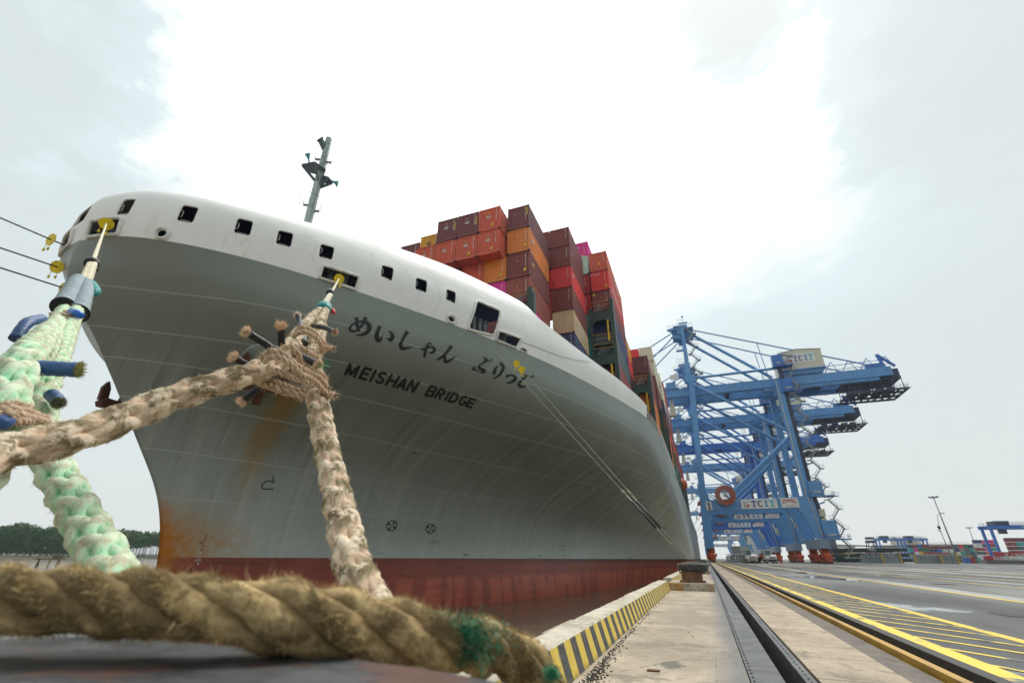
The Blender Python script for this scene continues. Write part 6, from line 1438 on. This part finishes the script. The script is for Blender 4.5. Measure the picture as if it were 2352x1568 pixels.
M['rline'] = ropemat('cream_line', (.42, .33, .20), (.66, .58, .42), (.76, .70, .54), (.3, .22, .14), amt=.5, ds=8, cut=.56)
M['wireline'] = mat('dark_mooring_wire', (.03, .025, .06), .6); M['paleline'] = mat('pale_mooring_line', (.27, .27, .20), .8)
M['fray'] = mat('frayed_fibre_tan', (.82, .60, .44), .85, var=.3, scale=30); M['frayg'] = mat('frayed_fibre_olive', (.36, .34, .12), .85, var=.3, scale=30); M['frayb'] = mat('frayed_fibre_brown', (.40, .29, .13), .85, var=.75, scale=14); M['frayp'] = mat('loose_fibre_pale', (.74, .60, .46), .85, var=.25, scale=30); M['fraym'] = mat('loose_fibre_mint', (.55, .72, .50), .85, var=.2, scale=30); M['frayp2'] = mat('straw_fibre', (.62, .47, .24), .85, var=.5, scale=14); M['greenf'] = mat('green_fibre', (.02, .20, .10), .7, var=.4, scale=20)
M['tapeb'] = mat('black_tape', (.012, .012, .014), .55, bump=.6, bscale=45); M['tapen'] = mat('blue_tape', (.02, .07, .20), .45, bump=.5, bscale=45, dirt=(.03, .05, .09), dirtamt=.5); M['canvas'] = mat('grey_canvas_sleeve', (.20, .25, .27), .7, bump=.9, bscale=22, var=.2, scale=8); M['tealc'] = mat('teal_cloth', (.01, .22, .20), .6, bump=.6, bscale=30)
rr = random.Random(9)
def ridged(mb, ctr_, rad, out_, n, rid, amp, tw, crown):
    """strand made of yarns: a tube whose section is lobed and turns along its length"""
    m = len(ctr_); d0 = (ctr_[1] - ctr_[0]).normalized(); a = d0.orthogonal().normalized(); vs = []
    for i, p in enumerate(ctr_):
        d = (ctr_[min(i + 1, m - 1)] - ctr_[max(i - 1, 0)]).normalized(); a = (a - a.dot(d) * d).normalized(); b = d.cross(a)
        for k in range(n):
            th = 2 * math.pi * k / n; lob = abs(math.sin(rid * .5 * (th + tw * i))); q = a * math.cos(th) + b * math.sin(th)
            r_ = rad[i] * (1 - amp + amp * lob); vs.append(p + q * r_); mb.a.append(max(0, min(1, .12 + .62 * max(0, q.dot(out_[i])) * crown[i] + .26 * lob)))
    mb.add(vs, [(i * n + k, i * n + (k + 1) % n, (i + 1) * n + (k + 1) % n, (i + 1) * n + k) for i in range(m - 1) for k in range(n)])
def plait(mb, path, dia, pitch=5.6, ns=8, seg=26, fibres=None, nf=0, flen=.018, fr=.0005, cs=15, jit=.02, laid=False):
    """square plaited rope (pairs of strands crossing in both directions), or a plain laid one"""
    pts = [Vector(p) for p in path]; st = dia * pitch / seg
    sp_ = resample(pts, st); n = len(sp_); fr_ = []; d0 = (sp_[1] - sp_[0]).normalized(); a = d0.cross(Vector((0, 0, 1))).normalized()
    for i in range(n):
        d = (sp_[min(i + 1, n - 1)] - sp_[max(i - 1, 0)]).normalized(); a = (a - a.dot(d) * d).normalized(); fr_.append((d, a, d.cross(a)))
    for k in range(ns):
        sgn = 1 if (k % 2 or laid) else -1; ph = 2 * math.pi * k / ns if laid else 2 * math.pi * (k // 2) / (ns / 2) + (math.pi / ns if sgn > 0 else 0); ctr_, rad, outs, cr_ = [], [], [], []
        for i, p in enumerate(sp_):
            d, a, c = fr_[i]; th = sgn * 2 * math.pi * i / seg + ph; wv = 0.6 if laid else math.cos(ns / 2 * th + (0 if sgn > 0 else math.pi)); nn = 1 + jit * 4 * noise.noise(p * 30)
            R_ = dia * ((.25 if laid else .262) + (0 if laid else .036) * wv) * nn; o_ = a * math.cos(th) + c * math.sin(th); ctr_.append(p + o_ * R_); rad.append(dia * (.265 if laid else .215) * (1 + .04 * wv) * nn); outs.append(o_); cr_.append(.55 + .45 * wv)
        ridged(mb, ctr_, rad, outs, cs, 7, .10, .16 * sgn, cr_)
        if fibres is not None:
            for _ in range(int(nf / ns)):
                i = rr.randrange(n - 1); q = ctr_[i]; out = outs[i]; d, a, c = fr_[i]; ang = rr.gauss(0, .7)
                side = d * math.cos(ang * 2) + out.cross(d) * math.sin(ang * 2)
                fib(fibres, q + (out + side * rr.uniform(-.8, .8)).normalized() * rad[i] * .97, (out * rr.uniform(.1, .9) + d * rr.gauss(0, .9) + side * rr.gauss(0, .5)).normalized(), flen * rr.uniform(.4, 1.6), fr * rr.uniform(.6, 1.5))
def fib(mb, p, d, l, w):
    e_ = d.cross(Vector((rr.gauss(0, 1), rr.gauss(0, 1), rr.gauss(0, 1)))).normalized(); m = p + d * l * .5 + e_ * l * .12; q = p + d * l + e_ * l * rr.uniform(-.1, .35); s = d.cross(e_).normalized() * w
    mb.add([p - s, p + s, m + s * .8, m - s * .8, q], [(0, 1, 2, 3), (3, 2, 4)])
def twist(mb, path, dia, pitch=3.2, ns=3, seg=12, cs=6):
    sp_ = resample([Vector(p) for p in path], dia * pitch / seg); n = len(sp_)
    if n < 3: return
    d0 = (sp_[1] - sp_[0]).normalized(); a = d0.orthogonal().normalized(); C_ = [[] for _ in range(ns)]
    for i in range(n):
        d = (sp_[min(i + 1, n - 1)] - sp_[max(i - 1, 0)]).normalized(); a = (a - a.dot(d) * d).normalized(); c = d.cross(a)
        for k in range(ns): th = 2 * math.pi * (i / seg + k / ns); C_[k].append(sp_[i] + (a * math.cos(th) + c * math.sin(th)) * dia * .25)
    for k, c in enumerate(C_): ridged(mb, c, [dia * .27] * n, [(c[i] - sp_[i]).normalized() for i in range(n)], 9, 4, .10, .3, [1] * n)
def tail(parent, p0, p1, p2, dia, tape, fray, name='taped_tail', bl=.05):
    """taped rope end bending from p0 through p1 to p2, with a frayed tuft"""
    pts = spline([p0, p1, p2], 8); b = MB(); b.tube(pts, [dia / 2 * (1 + .05 * rr.uniform(-1, 1)) for _ in pts], 14); t_ = b.build(name, tape, parent, smooth=True)
    d = (pts[-1] - pts[-2]).normalized(); f = MB(); e1 = d.orthogonal().normalized(); e2 = d.cross(e1)
    bl *= .72
    for _ in range(420):
        a_ = rr.uniform(0, 6.283); r_ = dia / 2 * math.sqrt(rr.random()); o_ = e1 * math.cos(a_) + e2 * math.sin(a_)
        fib(f, p2 + o_ * r_ - d * .004, (d + o_ * rr.uniform(.0, .75) * (r_ / dia * 2.0)).normalized(), bl * rr.uniform(.45, 1.2), .0010)
    f.build('frayed_tip', fray, t_, fix=False)
def PP(l, n=6): return spline([P(x, y, d) for x, y, d in l], n)
def straight(p, q, n=30): return [p.lerp(q, i / n) for i in range(n + 1)]
# ---- pale pink-tan plaited mooring rope
pr = empty('mooring_rope', P(700, 850, 2.1), 0, 'pink tan plaited mooring rope with black taped tails running up to the bow', 'rope', 'thick mooring ropes on the near bollard')
def inp(o, par): o.matrix_parent_inverse = Matrix.Translation(par.location).inverted(); return o
def rope_part(name, path, dia, m, par, fm=None, nf=0, flen=.016, **k):
    b, f = MB(), MB(); plait(b, path, dia, fibres=f, nf=nf, flen=flen, **k); o = b.build(name, m, par, smooth=True, fix=False); inp(o, par)
    if nf: f.build('loose_fibres', fm, o, fix=False)
    return o
legL = PP([(-170, 1120, .86), (-70, 1070, .98), (0, 1040, 1.08), (160, 1005, 1.22), (290, 958, 1.38), (400, 913, 1.52), (520, 875, 1.70), (600, 850, 1.84), (648, 826, 1.98), (668, 792, 2.15)])
legR = PP([(735, 742, 3.35), (733, 765, 2.95), (724, 795, 2.6), (716, 830, 2.3), (720, 862, 2.12), (729, 915, 1.95), (744, 1001, 1.72), (771, 1123, 1.46), (790, 1208, 1.30), (812, 1306, 1.13), (840, 1364, 1.02), (862, 1430, .93), (870, 1500, .87)])
legU = PP([(640, 838, 1.96), (668, 800, 2.2), (692, 762, 2.75), (714, 732, 3.9), (735, 713, 5.2)])
rope_part('rope_leg', legL, .10, M['rpink'], pr, M['frayp'], 6500, flen=.007); rope_part('rope_leg', legR, .096, M['rpink'], pr, M['frayp'], 6500, flen=.007); rope_part('rope_leg', legU, .092, M['rpink'], pr, M['frayp'], 1500, flen=.006)
rope_part('rope_leg', PP([(718, 812, 2.5), (726, 770, 2.9), (735, 740, 3.8), (748, 712, 5.3)]), .094, M['rpink'], pr)
F1 = W(*ab(*z2(1470, 1375)), .0); wr = P(743, 706, 5.4)
b = MB(); twist(b, straight(wr, F1 + (F1 - wr).normalized() * 1.2, 60), .060, 5); inp(b.build('fairlead_line', M['rline'], pr, smooth=True, fix=False), pr)
b = MB(); twist(b, straight(P(738, 712, 5.3), P(760, 675, 7.4)), .085, 5); inp(b.build('spliced_eye', M['rline'], pr, smooth=True, fix=False), pr)
b = MB(); ax = (P(752, 690, 6) - P(738, 714, 5.1)).normalized(); c = P(744, 709, 5.3)
for i, (s_, r_) in enumerate(((-.10, .085), (-.04, .12), (.03, .10), (.09, .11), (.15, .075))):
    pass
b.tube([c + ax * s_ for s_ in (-.12, -.07, 0, .07, .13)], [.06, .085, .075, .09, .06], 14); inp(b.build('cloth_wrap', M['tealc'], pr, smooth=True), pr)
b = MB(); f = MB(); 
b.tube([P(757, 706, 5.4), P(764, 714, 5.3), P(768, 720, 5.25)], [.02, .03, .012], 8); inp(b.build('cloth_end', M['red'], pr, smooth=True), pr)
bb = MB(); bb.tube([P(757, 674, 7.2), P(759, 669, 7.3)], .055, 10); inp(bb.build('line_clamp', M['tapeb'], pr, smooth=True), pr)
for a, b_, c, d_, bl in (((628, 838, 1.93), (592, 852, 1.88), (540, 822, 1.80), .030, .040), ((640, 812, 1.98), (610, 790, 1.95), (570, 765, 1.88), .032, .045), ((650, 800, 1.98), (646, 780, 1.97), (646, 752, 1.92), .031, .045),
                         ((700, 790, 2.3), (690, 748, 2.7), (684, 725, 2.8), .032, .04), ((716, 748, 2.8), (745, 752, 2.7), (768, 762, 2.6), .030, .035), ((672, 812, 2.0), (700, 822, 1.95), (728, 836, 1.90), .033, .035), ((636, 868, 1.96), (598, 890, 1.93), (560, 918, 1.9), .032, .045)):
    A, B_, C_ = P(*a), P(*b_), P(*c); n0 = len(bpy.data.objects); tail(pr, A, B_, C_, d_, M['tapeb'], M['fray'], bl=bl)
for o in pr.children:
    if o.name.startswith('taped_tail'): inp(o, pr)
# knotted hemp lashings round the joint
def lashcoil(par, pts, dia, name='lashing', m=None, fibre=True):
    b, f = MB(), MB(); pa = spline([P(*q) for q in pts], 8); twist(b, pa, dia)
    for _ in range(int(60 * len(pts))):
        i = rr.randrange(len(pa) - 1); d = Vector((rr.gauss(0, 1), rr.gauss(0, 1), rr.gauss(0, 1))).normalized(); fib(f, pa[i].lerp(pa[i + 1], rr.random()) + d * dia * .45, d, .018 * rr.uniform(.4, 1.4), .0006)
    o = inp(b.build(name, m or M['rlash'], par, smooth=True, fix=False), par); f.build('loose_fibres', M['fray'], o, fix=False)
L_ = [[(600, 822, 1.76), (622, 806, 1.72), (650, 812, 1.72), (672, 832, 1.76), (700, 850, 1.82), (735, 868, 1.92), (752, 890, 1.98)],
 [(606, 830, 1.74), (630, 818, 1.70), (662, 832, 1.71), (690, 858, 1.76), (718, 872, 1.84), (745, 900, 1.92), (752, 915, 1.98)],
 [(612, 838, 1.74), (640, 836, 1.70), (670, 850, 1.72), (700, 870, 1.78), (716, 885, 1.82), (740, 905, 1.90)],
 [(618, 845, 1.76), (640, 852, 1.72), (668, 866, 1.74), (705, 878, 1.80)],
 [(592, 876, 1.90), (620, 886, 1.86), (650, 898, 1.84), (680, 905, 1.86), (702, 914, 1.88)], [(610, 872, 1.9), (640, 878, 1.86), (672, 892, 1.86), (704, 900, 1.9)],
 [(676, 768, 2.2), (690, 752, 2.2), (712, 756, 2.24), (728, 770, 2.3), (742, 786, 2.36), (746, 800, 2.42), (738, 812, 2.48)], [(672, 775, 2.18), (692, 762, 2.16), (715, 768, 2.2), (735, 786, 2.28), (740, 806, 2.4)],
 [(664, 780, 2.1), (686, 786, 2.1), (705, 802, 2.12), (728, 812, 2.2)], [(668, 790, 2.08), (690, 798, 2.06), (708, 808, 2.1), (730, 822, 2.16)],
 [(646, 800, 1.84), (668, 796, 1.84), (684, 812, 1.86), (690, 832, 1.9)], [(655, 792, 1.9), (676, 800, 1.88), (692, 818, 1.9)],
 [(708, 842, 1.94), (722, 828, 1.98), (738, 832, 2.05), (744, 852, 2.1)], [(702, 860, 1.88), (722, 850, 1.92), (742, 862, 2.0), (748, 880, 2.06)],
 [(752, 912, 1.94), (762, 905, 1.9), (772, 910, 1.88)], [(742, 800, 2.3), (756, 798, 2.3), (768, 802, 2.28)]]
for i, l in enumerate(L_):
    if i not in (2, 8, 11, 12): lashcoil(pr, l, .023 if i not in (4,) else .032)
b, f = MB(), MB()
for k in range(14): p = P(724 + rr.uniform(-6, 20), 838 + rr.uniform(-3, 3), 1.9); fib(f, p, Vector((rr.uniform(.2, 1), 0, rr.uniform(-.7, .2))).normalized(), .06, .0015)
inp(f.build('green_thread', M['rgreen'], pr, fix=False), pr)
# ---- mint green plaited rope
gr = empty('mooring_rope', P(136, 808, 2.3), 0, 'mint green plaited mooring rope with a grey canvas sleeve at the left', 'rope', 'thick mooring ropes on the near bollard')
rope_part('rope_leg', PP([(178, 706, 4.15), (160, 752, 3.2), (138, 806, 2.42), (112, 862, 2.0), (98, 905, 1.82), (94, 955, 1.68), (102, 1015, 1.58), (124, 1078, 1.50), (165, 1150, 1.36), (206, 1226, 1.22), (240, 1285, 1.10), (262, 1345, 1.0), (276, 1400, .94), (284, 1450, .90)]), .105, M['rgreen'], gr, M['fraym'], 5200, flen=.010)
rope_part('rope_leg', PP([(152, 708, 4.1), (132, 738, 3.3), (104, 772, 2.3), (72, 808, 1.7), (42, 850, 1.45), (20, 900, 1.32), (4, 960, 1.22), (-30, 1050, 1.12), (-90, 1150, 1.0)]), .112, M['rgreen'], gr, M['fraym'], 4200, flen=.010)
rope_part('rope_leg', PP([(120, 770, 2.45), (96, 810, 1.95), (60, 850, 1.62), (20, 876, 1.5), (-30, 900, 1.4)]), .10, M['rgreen'], gr)
slv = MB()
for off in (-12, 12):
    pts = [P(197 + off * .75 * k_, 650 + off * .35 * k_ * 0 + yy, d) for (yy, d, k_) in ()]
A0, A1 = P(189, 648, 5.1), P(161, 712, 4.0); wdir = (P(205, 656, 5) - P(172, 640, 5)).normalized()
for s_ in (-1, 1):
    pa = []; ra = []
    for i in range(26): u = i / 25; pa.append(A0.lerp(A1, u) + wdir * s_ * (.060 + .010 * u)); ra.append((.070 + .010 * u) * (1 + .035 * math.sin(i * 2.4 + s_) + .02 * rr.uniform(-1, 1)))
    slv.tube(pa, ra, 20)
inp(slv.build('canvas_sleeve', M['canvas'], gr, smooth=True), gr)
b = MB(); dv = (A0 - A1).normalized(); b.tube([A0 - dv * .10 + wdir * -.07, A0 + dv * .03 - wdir * .05, A0 + dv * .07, A0 + dv * .02 + wdir * .09, A0 - dv * .16 + wdir * .16, A0 - dv * .34 + wdir * .15], [.05, .07, .055, .07, .06, .03], 12); inp(b.build('cloth_wrap', M['tealc'], gr, smooth=True), gr)
b = MB(); b.tube([A1 + dv * .01 - wdir * .15, A1 - dv * .01 + wdir * .15], .028, 8)
for s_ in (-1, 1): b.disc(A1 + wdir * s_ * .07 + dv * .004, dv, .088, .02, 20)
inp(b.build('sleeve_hem', M['tapeb'], gr), gr)
F2 = W(a_at(*z1(968, 540), .75), .75, .0); e0 = A0 + dv * .05
b = MB(); twist(b, straight(P(212, 604, 6.4), F2 + (F2 - e0).normalized() * 1.2, 60), .060, 5); twist(b, straight(P(208, 606, 6.3), P(189, 650, 5.1)), .085, 5); twist(b, straight(P(216, 606, 6.3), P(200, 652, 5.1)), .08, 5); inp(b.build('fairlead_line', M['rline'], gr, smooth=True, fix=False), gr)
b = MB(); b.tube([P(210, 607, 6.3), P(212, 603, 6.4)], .085, 10); b.tube([P(206, 600, 6.4), P(199, 597, 6.4)], .035, 8); b.tube([P(216, 608, 6.3), P(221, 622, 6.3)], .03, 8); inp(b.build('line_clamp', M['tapeb'], gr, smooth=True), gr)
for a, b_, c, d_, m_, bl in (((60, 842, 1.48), (120, 846, 1.50), (180, 849, 1.52), .050, 'tapen', .026), ((95, 732, 2.7), (62, 742, 2.5), (35, 778, 2.4), .056, 'tapen', .006), ((74, 868, 1.9), (62, 888, 1.85), (46, 914, 1.8), .062, 'tapen', .006), ((118, 905, 1.70), (128, 915, 1.68), (134, 925, 1.66), .045, 'tapen', .022)):
    tail(gr, P(*a), P(*b_), P(*c), d_, M[m_], M['frayg'], bl=bl)
for o in gr.children:
    if o.name.startswith('taped_tail'): inp(o, gr)
for pts in ([(116, 720, 3.45), (135, 722, 3.35), (160, 724, 3.35), (186, 730, 3.5)], [(116, 726, 3.45), (138, 729, 3.3), (165, 731, 3.35), (184, 738, 3.5)], [(148, 715, 3.45), (160, 716, 3.4), (172, 712, 3.45)],
            [(-20, 942, 1.15), (20, 940, 1.14), (60, 946, 1.2), (105, 962, 1.35)], [(-20, 952, 1.14), (25, 952, 1.12), (62, 958, 1.18), (110, 972, 1.35)], [(-10, 962, 1.14), (30, 964, 1.12), (70, 968, 1.2)], [(-20, 934, 1.2), (30, 930, 1.2), (70, 938, 1.26)]): lashcoil(gr, pts, .024)
b = MB(); b.tube([P(164, 716, 3.4), P(178, 720, 3.35), P(186, 726, 3.35)], .028, 8); inp(b.build('blue_tie', mat('blue_cord', (.01, .12, .50), .4), gr, smooth=True), gr)
b = MB(); b.tube([P(-10, 968, 1.1), P(8, 972, 1.1), P(16, 962, 1.1)], .018, 8); inp(b.build('blue_tie', M['tapen'], gr, smooth=True), gr)
# ---- thick brown rope across the foreground
br = empty('mooring_rope', P(500, 1390, .6), 0, 'thick brown frayed rope lying across the near bollard head in the foreground', 'rope', 'thick mooring ropes on the near bollard')
path = PP([(-260, 1370, .60), (-90, 1376, .58), (120, 1378, .575), (300, 1384, .575), (530, 1400, .58), (796, 1434, .61), (1000, 1468, .66), (1150, 1497, .76), (1225, 1545, .80), (1262, 1620, .80), (1275, 1720, .78)], 10)
rope_part('rope_body', path, .076, M['rbrown'], br, M['frayb'], 24000, flen=.009, fr=.0003, cs=20, seg=40, pitch=4.6, jit=.06, ns=4, laid=True)
f = MB()
for _ in range(1400):
    i = rr.randrange(len(path) - 1); o_ = Vector((rr.gauss(0, 1), rr.gauss(0, 1), rr.gauss(.35, 1))).normalized(); fib(f, path[i].lerp(path[i + 1], rr.random()) + o_ * .034, (o_ + Vector((rr.gauss(0, .8), rr.gauss(0, .8), rr.gauss(0, .5)))).normalized(), rr.uniform(.012, .034), .00035)
inp(f.build('long_wisps', M['frayp2'], br, fix=False), br)
f = MB()
for _ in range(1500):
    c = P(1060 + rr.gauss(0, 42), 1470 + rr.gauss(0, 26), .655); fib(f, c, Vector((rr.gauss(0, 1), rr.gauss(0, 1), rr.gauss(.2, 1))).normalized(), .016, .0006)
for _ in range(260): c = P(1268 + rr.gauss(0, 8), 1545 + rr.gauss(0, 8), .76); fib(f, c, Vector((rr.gauss(0, 1), rr.gauss(0, 1), rr.gauss(0, 1))).normalized(), .012, .0006)
inp(f.build('green_yarn', M['greenf'], br, fix=False), br)
# ---- rat guards and thin lines
def ratguard(p, d, r, label):
    d = Vector(d).normalized(); rt = empty('rat_guard', p, 0, label, 'rat guard', 'yellow rat guards on the mooring lines'); b = MB(); b.disc((0, 0, 0), d, r, .03, 28); b.build('disc', M['yguard'], rt)
    s = d.cross(Vector((0, 0, 1))).normalized()
    for k in (-1, 1):
        q = s * k * r * .45; b = MB(); b.tube([q - Vector((0, 0, r * .7)), q - Vector((0, 0, r * 1.6))], .012, 4); b.tube([q - Vector((0, 0, r * 1.6)), q - Vector((0, 0, r * 2.0))], .05, 8); b.build('counterweight', M['yguard'], rt)
M['yguard'] = mat('rat_guard_yellow', (.80, .62, .01), .45)
d = (wr - F1).normalized(); ratguard(F1 + d * .5, d, .27, 'yellow disc rat guard at the middle chock, above the pink tan rope')
d = (e0 - F2).normalized(); ratguard(F2 + d * .5, d, .29, 'yellow disc rat guard at the left front chock, above the mint green rope')
for (px, py, E_, dist, l, lw) in ((117, 550, (-15, -102, .9), .3, 'uppermost dark mooring line leaving the bow at the left', 'bent yellow rat guard on the uppermost left line'), (131, 613, (-8, -25, .9), .3, 'middle dark mooring line leaving the bow at the left', 'yellow rat guard on the middle left line'), (148, 662, (-15, -49, .9), .3, 'lowest dark mooring line leaving the bow at the left', 'lowest yellow rat guard, half hidden by the grey sleeve')):
    S = atX(px, py, -28.5); E_ = Vector(E_); dd = (E_ - S).normalized(); b = MB(); b.tube([S - dd * 2.2, S, E_], .035, 6); tag(b.build('mooring_line', M['wireline']), l, 'mooring line', 'dark lines from the bow'); ratguard(S, dd, .33, lw)
Bh = Vector((-.62, 20.05, .90)); S1 = W(*ab(*cr4(520, 870)), -.5); S2 = W(*ab(*cr4(785, 972)), -.5)
lines = []
for k, (S, off, l) in enumerate(((S1, -.06, 'pale thin mooring line from the big bow opening to the rusty bollard, left one'), (S2, .06, 'pale thin mooring line with two yellow discs to the rusty bollard, right one'))):
    E_ = Bh + Vector((off, 0, 0)); rt = empty('mooring_line', E_, 0, l, 'mooring line', 'pale lines to the rusty bollard'); b = MB(); b.tube([S, S.lerp(E_, .985)], .016, 6); inp(b.build('line', M['paleline'], rt), rt)
    a_, c_ = S.lerp(E_, .80), S.lerp(E_, .985); b = MB(); b.tube([a_, a_.lerp(c_, .05), a_.lerp(c_, .1)], [.02, .06, .035], 8); b.tube([a_.lerp(c_, .1), c_], .032, 8); inp(b.build('eye_splice', M['paleline'], rt, smooth=True), rt)
    b = MB(); b.tube([a_.lerp(c_, .2), a_.lerp(c_, .62)], .042, 10); inp(b.build('black_sleeve', M['tapeb'], rt, smooth=True), rt)
    b = MB(); b.tube([Bh + Vector((off * 2, 0, -.03)), Vector((-1.05, 20.2, .82)), Vector((-1.0, 20.3, .55)), Vector((-.58, 20.55, .5)), Vector((-.15, 20.3, .55)), Vector((.08, 20.1, .84)), Bh + Vector((off * 2, 0, -.01))], .035, 8); inp(b.build('eye_loop', M['paleline'], rt, smooth=True), rt); lines.append((S, E_))
S, E_ = lines[1]
def nearest(px, py): return min([S.lerp(E_, i / 400) for i in range(400)], key=lambda p: (proj(p)[0] - px) ** 2 + (proj(p)[1] - py) ** 2)
for (x, y, l) in ((1095, 1340, 'upper yellow disc on the right pale line below the bow opening'), (1185, 1430, 'lower yellow disc on the right pale line below the bow opening')):
    ratguard(nearest(*cr4(x, y)), (E_ - S) * 1.0 + Vector((8, -10, 0)), .23, l)
# ================================================================ HAZE
t = bpy.data.materials.new('air_haze'); t.use_nodes = True; nn = t.node_tree.nodes; nn.clear(); pv = nn.new('ShaderNodeVolumePrincipled'); out = nn.new('ShaderNodeOutputMaterial'); t.node_tree.links.new(pv.outputs[0], out.inputs['Volume'])
pv.inputs['Color'].default_value = (.85, .92, 1, 1); pv.inputs['Density'].default_value = .00013; pv.inputs['Anisotropy'].default_value = .2
HAZE = True
if HAZE:
    b = MB(); b.box(-1400, 1400, -160, 1400, -9.5, 140); tag(b.build('haze', t), 'thin pale haze over the river and the port', 'haze', kind='stuff')
bpy.context.view_layer.update()
